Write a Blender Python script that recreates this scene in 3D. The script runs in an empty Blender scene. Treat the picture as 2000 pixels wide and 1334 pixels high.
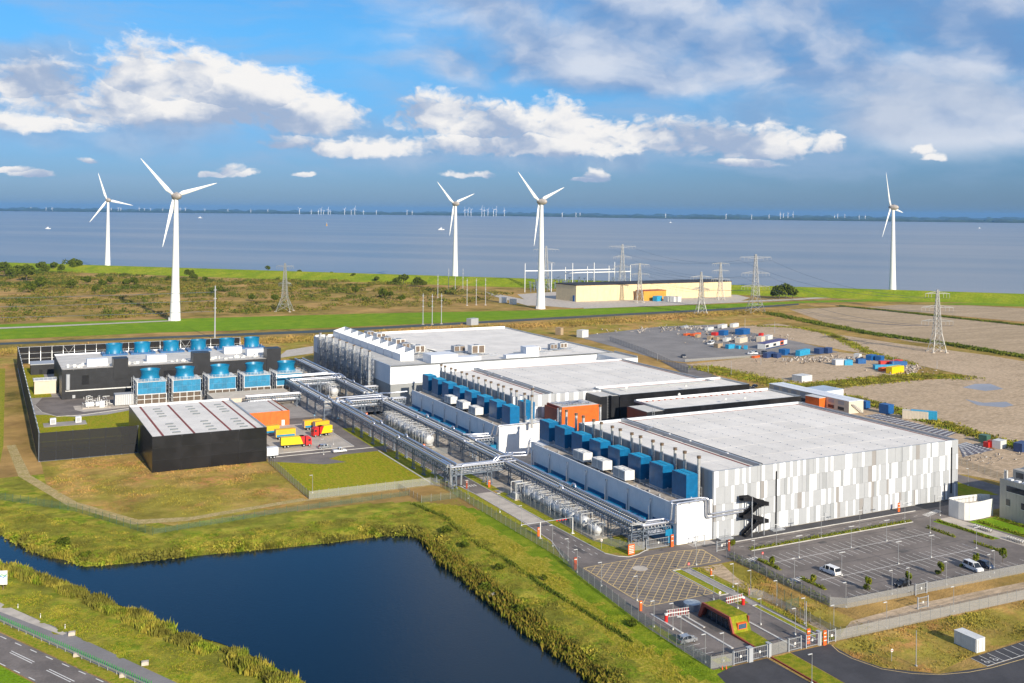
import bpy, math, random
import numpy as np
from mathutils import Vector, Matrix
random.seed(7); RNG = np.random.default_rng(7)
scene = bpy.context.scene
COL = scene.collection
R = math.radians

# ---------------------------------------------------------------- camera, world, sun, exposure
# The world axes are the axes of the site: X along the pale facade, Y along the pipe racks.
FPX, CX, CY, HCAM = 2030.0, 1000.0, 412.4, 88.0
ROLL = math.atan(0.00998); TH = math.atan(1040 / 2030.0)
cT, sT = math.cos(TH), math.sin(TH)
CAM = (-176.58, -224.31, HCAM)
FWD = Vector((sT, cT, 0)); RIGHT = Vector((cT, -sT, 0)); UP = Vector((0, 0, 1))
cd = bpy.data.cameras.new('camera'); cam = bpy.data.objects.new('camera', cd); COL.objects.link(cam)
cd.sensor_width = 36.0; cd.lens = 36.0 * FPX / 2000.0
cd.shift_y = -(667.0 - CY) / 2000.0
cd.clip_start = 1.0; cd.clip_end = 200000.0
r2 = RIGHT * math.cos(ROLL) + UP * math.sin(ROLL); u2 = -RIGHT * math.sin(ROLL) + UP * math.cos(ROLL)
m = Matrix((( r2.x, u2.x, -FWD.x, CAM[0]), (r2.y, u2.y, -FWD.y, CAM[1]), (r2.z, u2.z, -FWD.z, CAM[2]), (0, 0, 0, 1)))
cam.matrix_world = m
scene.camera = cam

SUN_EL = R(23.0); SUN_AZ = math.atan2(0.062, -0.998)      # direction towards the sun, measured from +Y towards +X
sund = bpy.data.lights.new('sun', 'SUN'); sun = bpy.data.objects.new('sun', sund); COL.objects.link(sun)
sund.energy = 4.9; sund.angle = R(0.53); sund.color = (1.0, 0.90, 0.74)
sdir = Vector((math.sin(SUN_AZ) * math.cos(SUN_EL), math.cos(SUN_AZ) * math.cos(SUN_EL), math.sin(SUN_EL)))
sun.rotation_euler = sdir.to_track_quat('Z', 'Y').to_euler()
sun.location = (0, -100, 150)

vs = scene.view_settings
vs.view_transform = 'Standard'; vs.look = 'None'; vs.gamma = 1.0; vs.use_curve_mapping = False; vs.exposure = 0.35
scene.cycles.max_bounces = 5; scene.cycles.diffuse_bounces = 2; scene.cycles.glossy_bounces = 2
scene.cycles.transparent_max_bounces = 16; scene.cycles.volume_bounces = 0; scene.cycles.caustics_reflective = False
scene.cycles.caustics_refractive = False; scene.cycles.use_denoising = True

# small node builder --------------------------------------------------
class NB:
    def __init__(s, nt): s.nt = nt; s.n = nt.nodes; s.l = nt.links
    def node(s, t, **kw):
        nd = s.n.new(t)
        for k, v in kw.items(): setattr(nd, k, v)
        return nd
    def put(s, sock, v):
        if isinstance(v, bpy.types.NodeSocket): s.l.new(v, sock)
        elif v is not None: sock.default_value = v
    def math(s, op, a, b=None, c=None, clamp=False):
        nd = s.n.new('ShaderNodeMath'); nd.operation = op; nd.use_clamp = clamp
        s.put(nd.inputs[0], a); s.put(nd.inputs[1], b)
        if c is not None: s.put(nd.inputs[2], c)
        return nd.outputs[0]
    def add(s, a, b): return s.math('ADD', a, b)
    def sub(s, a, b): return s.math('SUBTRACT', a, b)
    def mul(s, a, b, clamp=False): return s.math('MULTIPLY', a, b, clamp=clamp)
    def mx(s, a, b): return s.math('MAXIMUM', a, b)
    def ramp(s, v, a, b, lo=0.0, hi=1.0, smooth=True):
        nd = s.n.new('ShaderNodeMapRange'); nd.interpolation_type = 'SMOOTHSTEP' if smooth else 'LINEAR'
        s.put(nd.inputs[0], v); nd.inputs[1].default_value = a; nd.inputs[2].default_value = b
        nd.inputs[3].default_value = lo; nd.inputs[4].default_value = hi
        return nd.outputs[0]
    def vmath(s, op, a, b=None):
        nd = s.n.new('ShaderNodeVectorMath'); nd.operation = op
        s.put(nd.inputs[0], a); s.put(nd.inputs[1], b)
        return nd.outputs['Value'] if op == 'DOT_PRODUCT' else nd.outputs[0]
    def xyz(s, x, y, z):
        nd = s.n.new('ShaderNodeCombineXYZ'); s.put(nd.inputs[0], x); s.put(nd.inputs[1], y); s.put(nd.inputs[2], z)
        return nd.outputs[0]
    def noise(s, vec, scale, detail=4, rough=0.55, dist=0.0, color=False):
        nd = s.n.new('ShaderNodeTexNoise'); s.put(nd.inputs['Vector'], vec); nd.inputs['Scale'].default_value = scale
        nd.inputs['Detail'].default_value = detail; nd.inputs['Roughness'].default_value = rough
        nd.inputs['Distortion'].default_value = dist
        return nd.outputs[1] if color else nd.outputs[0]
    def mix(s, f, a, b):
        nd = s.n.new('ShaderNodeMix'); nd.data_type = 'RGBA'
        s.put(nd.inputs[0], f); s.put(nd.inputs[6], a); s.put(nd.inputs[7], b)
        return nd.outputs[2]

def rgb(c): return (c[0], c[1], c[2], 1.0)

# ---------------------------------------------------------------- sky: Nishita air with procedural cumulus all around
world = bpy.data.worlds.new('World'); scene.world = world; world.use_nodes = True
nb = NB(world.node_tree); nb.n.clear()
out = nb.node('ShaderNodeOutputWorld'); bg = nb.node('ShaderNodeBackground'); nb.l.new(bg.outputs[0], out.inputs[0])
bg.inputs[1].default_value = 0.13
sky = nb.node('ShaderNodeTexSky'); sky.sky_type = 'NISHITA'; sky.sun_disc = False
sky.sun_elevation = SUN_EL; sky.sun_rotation = SUN_AZ; sky.altitude = 100; sky.air_density = 1.3; sky.dust_density = 0.3; sky.ozone_density = 1.5
tc = nb.node('ShaderNodeTexCoord'); D = tc.outputs['Generated']
px_ = nb.vmath('DOT_PRODUCT', D, tuple(RIGHT)); py_ = nb.vmath('DOT_PRODUCT', D, tuple(FWD)); pz_ = nb.vmath('DOT_PRODUCT', D, (0, 0, 1))
AZ = nb.math('ARCTAN2', px_, py_); EL = nb.math('ARCSINE', pz_)
def azel(px, py):
    x = px - CX; y = (py - CY) - 0.00998 * x
    a = math.atan(x / FPX); return a, math.atan(-y / FPX * math.cos(a))
# domain warp
P0 = nb.xyz(AZ, nb.mul(EL, 1.55), 0.0)
W = nb.noise(P0, 9.0, 4, 0.6, color=True)
Wv = nb.vmath('MULTIPLY', nb.vmath('SUBTRACT', W, (0.5, 0.5, 0.5)), (0.035, 0.035, 0.0))
W2 = nb.noise(P0, 48.0, 4, 0.6, color=True)
Wv = nb.vmath('ADD', Wv, nb.vmath('MULTIPLY', nb.vmath('SUBTRACT', W2, (0.5, 0.5, 0.5)), (0.022, 0.013, 0.0)))
P1 = nb.vmath('ADD', P0, Wv)
puff = nb.noise(P1, 24.0, 7, 0.56)                          # cauliflower detail
puff_up = nb.noise(nb.vmath('ADD', P1, (0.004, 0.012, 0.0)), 24.0, 7, 0.56)
wsep = nb.node('ShaderNodeSeparateXYZ'); nb.l.new(Wv, wsep.inputs[0])
AZw = nb.add(AZ, wsep.outputs[0]); ELw = nb.add(EL, nb.mul(wsep.outputs[1], 0.6))
def blob(px, py, rx, ry, flat=0.55):
    """a cumulus lobe: rounded above, flat below; returns (density, height in lobe)"""
    a, e = azel(px, py); ra = rx / FPX; re = ry / FPX
    du = nb.mul(nb.sub(AZw, a), 1 / ra); dv = nb.mul(nb.sub(ELw, e), 1 / re)
    dneg = nb.mul(nb.math('MINIMUM', dv, 0.0), 1 / flat - 1)
    dv2 = nb.add(dv, dneg)
    d = nb.sub(1.0, nb.add(nb.mul(du, du), nb.mul(dv2, dv2)))
    return d, dv
dens = None; hgt = None
CLOUDS = [(335, 165, 175, 92), (470, 195, 150, 78), (210, 205, 160, 72), (590, 235, 130, 55), (85, 165, 120, 50), (370, 225, 300, 40),
          (60, 243, 130, 24), (845, 232, 105, 66), (960, 252, 110, 58), (1085, 248, 70, 66), (1200, 270, 140, 52), (1350, 282, 140, 48), (1480, 288, 100, 48),
          (1040, 290, 300, 30), (700, 292, 100, 26), (428, 338, 34, 10), (455, 331, 34, 17), (484, 338, 30, 11), (560, 280, 70, 20), (902, 343, 34, 8), (932, 339, 36, 10), (1138, 349, 34, 8), (1160, 342, 26, 16), (1803, 297, 20, 13), (1826, 310, 22, 10),
          (18, 337, 34, 8), (64, 344, 40, 8), (180, 318, 24, 8), (596, 341, 26, 7), (1620, 283, 34, 22), (1450, 320, 70, 13)]
for (x, y, rx, ry) in CLOUDS:
    d, v = blob(x, y, rx, ry)
    if dens is None: dens, hgt = d, v
    else:
        sel = nb.math('GREATER_THAN', d, dens)
        hgt = nb.add(nb.mul(sel, v), nb.mul(nb.sub(1.0, sel), hgt)); dens = nb.math('SMOOTH_MAX', dens, d, 0.25)
# the same kind of broken cloud goes on everywhere else in the sky
gen = nb.noise(nb.xyz(AZ, nb.mul(EL, 2.4), 3.7), 3.3, 6, 0.55)
inview = nb.mul(nb.ramp(nb.math('ABSOLUTE', AZ), 0.55, 0.8, 1.0, 0.0), nb.ramp(EL, 0.22, 0.4, 1.0, 0.0))
genf = nb.sub(nb.mul(nb.sub(gen, 0.585), 7.0), nb.mul(inview, 6.0))
dens = nb.mx(dens, genf)
big = nb.noise(P1, 10.0, 4, 0.45); big_up = nb.noise(nb.vmath('ADD', P1, (0.012, 0.034, 0.0)), 10.0, 4, 0.45); frill = nb.noise(P1, 95.0, 4, 0.6)
F = nb.add(nb.add(dens, nb.mul(nb.sub(puff, 0.5), 2.7)), nb.add(nb.mul(nb.sub(big, 0.5), 1.8), nb.mul(nb.sub(frill, 0.5), 1.35)))
cmask = nb.ramp(F, -0.22, 0.72)
# shading: sunlit tops, blue-grey bases, relief from the puff field
relief = nb.add(nb.mul(nb.sub(puff, puff_up), 1.3), nb.mul(nb.sub(big, big_up), 3.6))
lit = nb.add(nb.add(nb.mul(hgt, 0.40), 0.47), relief)
lit = nb.add(lit, nb.mul(nb.sub(puff, 0.5), 0.35))
litc = nb.ramp(lit, 0.0, 1.0)
ccol = nb.mix(litc, rgb((2.25, 2.85, 3.95)), rgb((5.7, 5.6, 5.5)))
# high stratocumulus sheet over the upper right and thin veils
a0, e0 = azel(1480, 60)
sheetn = nb.noise(nb.xyz(AZw, nb.mul(ELw, 2.0), 1.3), 6.5, 6, 0.52, 0.3)
reg = nb.mx(nb.mul(nb.ramp(AZ, -0.22, 0.06), nb.ramp(EL, 0.085, 0.135)), nb.mul(nb.ramp(AZ, 0.20, 0.40), nb.ramp(EL, 0.03, 0.085, 0, 0.75)))
smask = nb.mul(nb.ramp(nb.add(sheetn, nb.mul(reg, 0.32)), 0.56, 0.86), nb.ramp(reg, 0.0, 0.6), clamp=True)
scol = nb.mix(nb.ramp(nb.add(sheetn, nb.mul(nb.sub(big, big_up), 0.6)), 0.36, 0.70), rgb((1.05, 1.95, 3.6)), rgb((4.2, 4.5, 5.1)))
veiln = nb.noise(nb.xyz(nb.mul(AZw, 1.0), nb.mul(ELw, 5.0), 5.0), 5.0, 6, 0.55, 0.3)
vmask = nb.mul(nb.ramp(veiln, 0.44, 0.74, 0, 0.62), nb.ramp(EL, 0.008, 0.05))
tint = nb.mix(1.0, sky.outputs[0], rgb((1, 1, 1)))
tn = tint.node; tn.blend_type = 'MULTIPLY'; SKYTINT = tn.inputs[7]; nb.put(SKYTINT, nb.mix(nb.ramp(EL, 0.0, 0.19), rgb((.150, .285, .74)), rgb((.175, .455, .80))))
c = nb.mix(vmask, tint, rgb((2.3, 3.0, 4.2)))
c = nb.mix(nb.mul(smask, 0.93), c, scol)
# soft grey-blue banks that the bright heads stand out of
bankd = None
for bl in ((250, 225, 420, 95), (640, 262, 260, 60), (1130, 285, 520, 75), (60, 150, 240, 75), (1760, 215, 360, 80)):
    d, v = blob(*bl, 0.8); bankd = d if bankd is None else nb.math('SMOOTH_MAX', bankd, d, 0.4)
bmask = nb.ramp(nb.add(bankd, nb.mul(nb.sub(big, 0.5), 3.0)), -0.1, 1.15)
c = nb.mix(nb.mul(bmask, 0.58), c, nb.mix(nb.ramp(puff, 0.35, 0.68), rgb((1.75, 2.45, 3.7)), rgb((2.9, 3.4, 4.3))))
c = nb.mix(nb.mul(cmask, nb.ramp(EL, -0.005, 0.01)), c, ccol)
nb.l.new(c, bg.inputs[0])

# ---------------------------------------------------------------- coordinates on the ground
def ray(px, py):
    x, y = px - CX, py - CY
    xr = x * math.cos(ROLL) + y * math.sin(ROLL); yr = -x * math.sin(ROLL) + y * math.cos(ROLL)
    return RIGHT * (xr / FPX) + FWD - UP * (yr / FPX)
def G(px, py, z=0.0):
    """where the ground (at height z) is, from a survey of the photograph"""
    r = ray(px, py); k = (z - HCAM) / r.z
    return (CAM[0] + r.x * k, CAM[1] + r.y * k)
def GL(pts, z=0.0): return [G(x, y, z) for x, y in pts]
def S(X, Dp):
    """camera-relative right/forward metres -> site"""
    return (CAM[0] + RIGHT.x * X + FWD.x * Dp, CAM[1] + RIGHT.y * X + FWD.y * Dp)
def hor(px): return CY + 0.00998 * (px - CX)
def HT(px, py, pytop):
    """height of something whose base is at (px,py) and top at pytop"""
    return HCAM * (py - pytop) / (py - hor(px))

# ---------------------------------------------------------------- materials
MATS = {}
def M(name, col, var=0.12, scale=0.6, rough=0.7, metal=0.0, col2=None, detail=5, bump=0.0, bscale=8.0, lo=0.35, hi=0.65, spec=0.5, streak=0.0, rnd=0.0, aniso=(1, 1, 1), fine=0.0):
    if name in MATS: return MATS[name]
    mt = bpy.data.materials.new(name); mt.use_nodes = True; b = NB(mt.node_tree)
    bs = b.n['Principled BSDF']
    geo = b.node('ShaderNodeNewGeometry'); pos = geo.outputs['Position']
    if aniso != (1, 1, 1): pos = b.vmath('MULTIPLY', pos, aniso)
    n = b.noise(pos, scale, detail, 0.6)
    f = b.ramp(n, lo, hi)
    if col2 is None:
        A = tuple(max(0, x * (1 - var)) for x in col); B = tuple(x * (1 + var) for x in col)
    else: A, B = col, col2
    c = b.mix(f, rgb(A), rgb(B))
    if fine:
        g = b.ramp(b.noise(pos, scale * 14, 3, 0.7), 0.3, 0.7, 1 - fine, 1 + fine, False)
        mm = b.mix(1.0, c, g); mm.node.blend_type = 'MULTIPLY'; c = mm
    if streak:
        st = b.ramp(b.noise(b.vmath('MULTIPLY', geo.outputs['Position'], (1.1, 1.1, 0.06)), 1.6, 5, 0.7), 0.42, 0.75, 1.0, 1.0 - streak, False)
        mm = b.mix(1.0, c, st); mm.node.blend_type = 'MULTIPLY'; c = mm
    if rnd:
        oi = b.node('ShaderNodeObjectInfo')
        v = b.ramp(oi.outputs['Random'], 0, 1, 1 - rnd, 1 + rnd, False)
        mm = b.mix(1.0, c, v); mm.node.blend_type = 'MULTIPLY'; c = mm
    b.l.new(c, bs.inputs['Base Color'])
    bs.inputs['Roughness'].default_value = rough; bs.inputs['Metallic'].default_value = metal
    bs.inputs['Specular IOR Level'].default_value = spec
    if bump:
        bn = b.node('ShaderNodeBump'); bn.inputs['Strength'].default_value = bump; bn.inputs['Distance'].default_value = 0.3
        b.l.new(b.noise(geo.outputs['Position'], bscale, 4, 0.65), bn.inputs['Height']); b.l.new(bn.outputs[0], bs.inputs['Normal'])
    MATS[name] = mt
    return mt
def MV(name, cols, scales=(0.05, 0.35, 2.0), rough=0.9, bump=0.6, bscale=1.5, aniso=(1, 1, 1), contrast=0.12):
    """patchy vegetation: several colours mixed by noise at several scales"""
    if name in MATS: return MATS[name]
    mt = bpy.data.materials.new(name); mt.use_nodes = True; b = NB(mt.node_tree); bs = b.n['Principled BSDF']
    geo = b.node('ShaderNodeNewGeometry'); pos = b.vmath('MULTIPLY', geo.outputs['Position'], aniso)
    c = None
    if name not in ('sandy_soil', 'harvested_field', 'far_land'): cols = [(r_ * 1.04, g_ * .90, b_ * .60) if name in ('dry_grass', 'rough_grassland', 'grassy_track') else (r_ * .98, g_ * 1.04, b_ * .42) for r_, g_, b_ in cols]
    for i, col in enumerate(cols):
        if i == 0: c = rgb(col); continue
        sc = scales[(i - 1) % len(scales)]
        f = b.ramp(b.noise(b.vmath('ADD', pos, (17.3 * i, 5.1 * i, 0)), sc, 6, 0.62), 0.5 - contrast, 0.5 + contrast)
        c = b.mix(f, c, rgb(col))
    g = b.ramp(b.noise(pos, scales[-1] * 2.6, 4, 0.75), 0.3, 0.7, 0.6, 1.4, False)
    mm = b.mix(1.0, c, g); mm.node.blend_type = 'MULTIPLY'
    b.l.new(mm, bs.inputs['Base Color']); bs.inputs['Roughness'].default_value = rough; bs.inputs['Specular IOR Level'].default_value = 0.03
    if bump:
        bn = b.node('ShaderNodeBump'); bn.inputs['Strength'].default_value = bump; bn.inputs['Distance'].default_value = 0.5
        b.l.new(b.noise(pos, bscale, 5, 0.7), bn.inputs['Height']); b.l.new(bn.outputs[0], bs.inputs['Normal'])
    MATS[name] = mt
    return mt
def MT(name, col, alpha, scale=6.0):
    """woven wire / perforated sheet seen from far: part see-through"""
    if name in MATS: return MATS[name]
    mt = bpy.data.materials.new(name); mt.use_nodes = True; b = NB(mt.node_tree); bs = b.n['Principled BSDF']
    geo = b.node('ShaderNodeNewGeometry')
    n = b.ramp(b.noise(geo.outputs['Position'], scale, 3, 0.6), 0.3, 0.7, alpha - 0.08, alpha + 0.08, False)
    bs.inputs['Base Color'].default_value = rgb(col); bs.inputs['Roughness'].default_value = 0.6; bs.inputs['Metallic'].default_value = 0.0
    b.l.new(n, bs.inputs['Alpha'])
    MATS[name] = mt
    return mt
def MW(name, col, rough, wave_scale, strength, aniso=(1, 1, 1), band=0.0, col2=None):
    mt = bpy.data.materials.new(name); mt.use_nodes = True; b = NB(mt.node_tree); bs = b.n['Principled BSDF']
    geo = b.node('ShaderNodeNewGeometry'); pos = b.vmath('MULTIPLY', geo.outputs['Position'], aniso)
    c = rgb(col)
    if col2:
        q = b.vmath('DOT_PRODUCT', geo.outputs['Position'], tuple(RIGHT)); w = b.vmath('DOT_PRODUCT', geo.outputs['Position'], tuple(FWD + RIGHT * 0.33))
        f = b.ramp(b.noise(b.xyz(b.mul(q, 0.00022), b.mul(w, 0.0016), 0.0), 1.6, 5, 0.55), 0.38, 0.64)
        c = b.mix(f, rgb(col), rgb(col2))
    b.put(bs.inputs['Base Color'], c); bs.inputs['Roughness'].default_value = rough; bs.inputs['IOR'].default_value = 1.333
    bn = b.node('ShaderNodeBump'); bn.inputs['Strength'].default_value = strength; bn.inputs['Distance'].default_value = 0.2
    b.l.new(b.noise(pos, wave_scale, 5, 0.6), bn.inputs['Height']); b.l.new(bn.outputs[0], bs.inputs['Normal'])
    MATS[name] = mt
    return mt
# ---------------------------------------------------------------- mesh builder
class MB:
    def __init__(s): s.v = []; s.f = []
    def quad(s, a, b, c, d):
        i = len(s.v); s.v += [a, b, c, d]; s.f.append((i, i + 1, i + 2, i + 3)); return s
    def box(s, x0, x1, y0, y1, z0, z1):
        i = len(s.v)
        s.v += [(x0, y0, z0), (x1, y0, z0), (x1, y1, z0), (x0, y1, z0), (x0, y0, z1), (x1, y0, z1), (x1, y1, z1), (x0, y1, z1)]
        for q in ((0, 3, 2, 1), (4, 5, 6, 7), (0, 1, 5, 4), (1, 2, 6, 5), (2, 3, 7, 6), (3, 0, 4, 7)): s.f.append(tuple(i + k for k in q))
        return s
    def bar(s, p, q, w, h=None):
        h = h or w
        p = Vector(p); q = Vector(q); d = q - p
        if d.length < 1e-6: return s
        d.normalize(); a = Vector((0, 0, 1)) if abs(d.z) < 0.95 else Vector((1, 0, 0))
        u = d.cross(a).normalized() * (w / 2); v = u.cross(d).normalized() * (h / 2)
        i = len(s.v)
        for c in (p, q):
            for (k, l) in ((-1, -1), (1, -1), (1, 1), (-1, 1)): s.v.append(tuple(c + u * k + v * l))
        for f in ((0, 1, 2, 3), (7, 6, 5, 4), (0, 4, 5, 1), (1, 5, 6, 2), (2, 6, 7, 3), (3, 7, 4, 0)): s.f.append(tuple(i + k for k in f))
        return s
    def cyl(s, p, q, r0, r1=None, n=12, cap=True):
        r1 = r0 if r1 is None else r1
        p = Vector(p); q = Vector(q); d = (q - p).normalized(); a = Vector((0, 0, 1)) if abs(d.z) < 0.95 else Vector((1, 0, 0))
        u = d.cross(a).normalized(); v = d.cross(u)
        i = len(s.v)
        for c, r in ((p, r0), (q, r1)):
            for k in range(n):
                t = 2 * math.pi * k / n; s.v.append(tuple(c + (u * math.cos(t) + v * math.sin(t)) * r))
        for k in range(n): s.f.append((i + k, i + (k + 1) % n, i + n + (k + 1) % n, i + n + k))
        if cap: s.f.append(tuple(i + k for k in range(n))); s.f.append(tuple(i + n + k for k in reversed(range(n))))
        return s
    def tube(s, pts, r, n=10):
        pts = [Vector(p) for p in pts]; rings = []
        for k, p in enumerate(pts):
            d = (pts[min(k + 1, len(pts) - 1)] - pts[max(k - 1, 0)]).normalized()
            a = Vector((0, 0, 1)) if abs(d.z) < 0.9 else Vector((1, 0.3, 0)).normalized()
            u = d.cross(a).normalized(); v = u.cross(d).normalized(); i = len(s.v); rings.append(i)
            for j in range(n):
                t = 2 * math.pi * j / n; s.v.append(tuple(p + (u * math.cos(t) + v * math.sin(t)) * r))
        for a, b in zip(rings, rings[1:]):
            for j in range(n): s.f.append((a + j, a + (j + 1) % n, b + (j + 1) % n, b + j))
        s.f.append(tuple(rings[0] + j for j in range(n))); s.f.append(tuple(rings[-1] + j for j in reversed(range(n))))
        return s
    def lathe(s, c, prof, n=24, cap=True):
        """prof: list of (r, z) round the vertical axis through c"""
        i0 = len(s.v)
        for (r, z) in prof:
            for k in range(n):
                t = 2 * math.pi * k / n; s.v.append((c[0] + r * math.cos(t), c[1] + r * math.sin(t), c[2] + z))
        for a in range(len(prof) - 1):
            for k in range(n):
                s.f.append((i0 + a * n + k, i0 + a * n + (k + 1) % n, i0 + (a + 1) * n + (k + 1) % n, i0 + (a + 1) * n + k))
        if cap: s.f.append(tuple(i0 + k for k in reversed(range(n)))); s.f.append(tuple(i0 + (len(prof) - 1) * n + k for k in range(n)))
        return s
    def prism(s, poly, z0, z1):
        n = len(poly); i = len(s.v)
        ar = sum(poly[k][0] * poly[(k + 1) % n][1] - poly[(k + 1) % n][0] * poly[k][1] for k in range(n))
        if ar < 0: poly = poly[::-1]
        s.v += [(p[0], p[1], z0) for p in poly] + [(p[0], p[1], z1) for p in poly]
        s.f.append(tuple(i + k for k in reversed(range(n)))); s.f.append(tuple(i + n + k for k in range(n)))
        for k in range(n): s.f.append((i + k, i + (k + 1) % n, i + n + (k + 1) % n, i + n + k))
        return s
    def sheet(s, poly, z):
        n = len(poly); i = len(s.v)
        ar = sum(poly[k][0] * poly[(k + 1) % n][1] - poly[(k + 1) % n][0] * poly[k][1] for k in range(n))
        if ar < 0: poly = poly[::-1]
        s.v += [(p[0], p[1], z) for p in poly]; s.f.append(tuple(i + k for k in range(n))); return s
    def strip(s, line, w, z):
        """a flat ribbon along a polyline"""
        L = []; Rr = []
        for k, p in enumerate(line):
            a = Vector(line[max(k - 1, 0)]).to_2d() if False else Vector((line[max(k - 1, 0)][0], line[max(k - 1, 0)][1]))
            b = Vector((line[min(k + 1, len(line) - 1)][0], line[min(k + 1, len(line) - 1)][1]))
            d = (b - a).normalized(); nrm = Vector((-d.y, d.x)) * (w / 2)
            L.append((p[0] + nrm.x, p[1] + nrm.y, z)); Rr.append((p[0] - nrm.x, p[1] - nrm.y, z))
        i = len(s.v); n = len(line); s.v += L + Rr
        for k in range(n - 1): s.f.append((i + n + k, i + n + k + 1, i + k + 1, i + k))
        return s
    def ridge(s, line, w, z0, z1):
        """kerb: ribbon with height"""
        for p, q in zip(line, line[1:]): s.bar((p[0], p[1], (z0 + z1) / 2), (q[0], q[1], (z0 + z1) / 2), w, z1 - z0)
        return s
    def side(s, prof, y0, y1, tf=lambda p: p):
        """profile in x,z extruded along y; tf may bend each point"""
        n = len(prof); i = len(s.v)
        for y in (y0, y1): s.v += [tf((p[0], y, p[1])) for p in prof]
        s.f.append(tuple(i + k for k in range(n))); s.f.append(tuple(i + n + k for k in reversed(range(n))))
        for k in range(n): s.f.append((i + (k + 1) % n, i + k, i + n + k, i + n + (k + 1) % n))
        return s
    def mesh(s, name, mat, smooth=False, org=(0, 0, 0)):
        me = bpy.data.meshes.new(name)
        v = s.v if org == (0, 0, 0) else [(a - org[0], b - org[1], c - org[2]) for a, b, c in s.v]
        me.from_pydata(v, [], s.f); me.materials.append(mat)
        if smooth:
            me.polygons.foreach_set('use_smooth', [True] * len(me.polygons))
            try: me.set_sharp_from_angle(angle=R(40))
            except Exception: pass
        me.update(); return me
    def build(s, name, mat, parent=None, smooth=False, local=False):
        """local: the points are already relative to the parent"""
        org = (0, 0, 0)
        if parent is not None and not local: org = wloc(parent)
        o = bpy.data.objects.new(name, s.mesh(name, mat, smooth, org)); COL.objects.link(o)
        if parent is not None: o.parent = parent
        return o
def wloc(o):
    x, y, z = 0, 0, 0
    while o is not None: x += o.location[0]; y += o.location[1]; z += o.location[2]; o = o.parent
    return (x, y, z)
def thing(name, label, cat, loc=(0, 0, 0), rz=0.0, group=None):
    o = bpy.data.objects.new(name, None); COL.objects.link(o); o.location = loc if len(loc) == 3 else (loc[0], loc[1], 0); o.rotation_euler = (0, 0, rz)
    o.empty_display_size = 0.5
    return tag(o, label, cat, group)
def tag(o, label, cat, group=None, kind=None):
    o['label'] = label
    if cat: o['category'] = cat
    if group: o['group'] = group
    if kind: o['kind'] = kind
    return o
def struct(o, label=None):
    o['kind'] = 'structure'
    if label: o['label'] = label; o['category'] = o.name.split('.')[0].replace('_', ' ')
    return o
def link(me, name, parent=None, loc=(0, 0, 0), rz=0.0):
    o = bpy.data.objects.new(name, me); COL.objects.link(o); o.location = loc; o.rotation_euler = (0, 0, rz)
    if parent is not None: o.parent = parent
    return o
KIDS = {}
def kids(o):
    return list(o.children)
def copy_tree(o, parent=None):
    c = o.copy(); COL.objects.link(c); c.parent = parent
    for ch in o.children: copy_tree(ch, c)
    return c
ORD = ['first', 'second', 'third', 'fourth', 'fifth', 'sixth', 'seventh', 'eighth', 'ninth', 'tenth', 'eleventh', 'twelfth', 'thirteenth', 'fourteenth', 'fifteenth', 'sixteenth', 'seventeenth', 'eighteenth', 'nineteenth', 'twentieth', 'twenty-first', 'twenty-second', 'twenty-third', 'twenty-fourth', 'twenty-fifth', 'twenty-sixth', 'twenty-seventh', 'twenty-eighth', 'twenty-ninth', 'thirtieth']
def ordn(i):
    if i < 30: return ORD[i]
    return {3: 'thirty', 4: 'forty', 5: 'fifty'}[(i + 1) // 10] + '-' + ORD[(i + 1) % 10 - 1] if (i + 1) % 10 else {4: 'fortieth', 5: 'fiftieth'}[(i + 1) // 10]
def rect(x0, x1, y0, y1): return [(x0, y0), (x1, y0), (x1, y1), (x0, y1)]

# ---------------------------------------------------------------- palette
m_white = M('white_cladding', (.74, .76, .79), .02, .5, .45, streak=.02)
m_wallw = M('deck_wall_white', (.86, .86, .86), .03, .5, .5, streak=.05)
m_lgrey = M('light_grey_cladding', (.395, .41, .43), .02, .5, .5, streak=.025)
m_mgrey = M('mid_grey_cladding', (.33, .345, .36), .02, .5, .5, streak=.025)
m_taupe = M('taupe_cladding', (.30, .285, .275), .02, .5, .5, streak=.025)
m_roof = M('roof_membrane', (.76, .715, .65), .07, .09, .8, rnd=.04, detail=8, fine=.06)
m_roof2 = M('roof_membrane_plain', (.62, .59, .54), .08, .2, .8, fine=.05)
m_deck = M('deck_concrete', (.44, .38, .31), .2, .35, .9, fine=.12)
m_red = M('red_roof_strip', (.24, .055, .04), .15, .5, .8)
m_parap = M('parapet_flashing', (.42, .44, .45), .06, .4, .35, metal=.4)
m_steel = M('galvanised_steel', (.50, .52, .55), .12, 1.5, .38, metal=.55, streak=.1)
m_pipe = M('aluminium_pipe_lagging', (.60, .62, .68), .1, 2.0, .3, metal=.75)
m_dsteel = M('shaded_rack_steel', (.20, .24, .30), .15, 1.0, .5, metal=.5)  # dark blue-grey carries the shade among the rack pipes in the colour
m_blue = M('blue_enclosure_paint', (.003, .125, .29), .12, .6, .35, rnd=.10, streak=.15)
m_blue2 = M('light_blue_louvre', (.006, .20, .38), .12, 1.0, .45, rnd=.1)
m_ctblue = M('cooling_tower_blue', (.012, .20, .365), .12, 1.0, .5, rnd=.12, streak=.1)
m_fan = M('fan_cylinder_blue', (.004, .18, .34), .08, .8, .4, rnd=.08)
m_black = M('black_cladding', (.013, .014, .017), .25, .3, .42, streak=.1)
m_black2 = M('black_smooth_panel', (.012, .012, .014), .3, .2, .3, rnd=.25)
m_orange = M('orange_cladding', (.72, .14, .012), .08, .5, .55, streak=.06)
m_brown = M('red_brown_cladding', (.30, .055, .022), .1, .5, .6)
m_grid = M('louvre_dark', (.16, .12, .09), .2, 1.5, .8)
m_frame = M('pale_frame_paint', (.62, .62, .60), .08, 1.0, .5)
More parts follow.
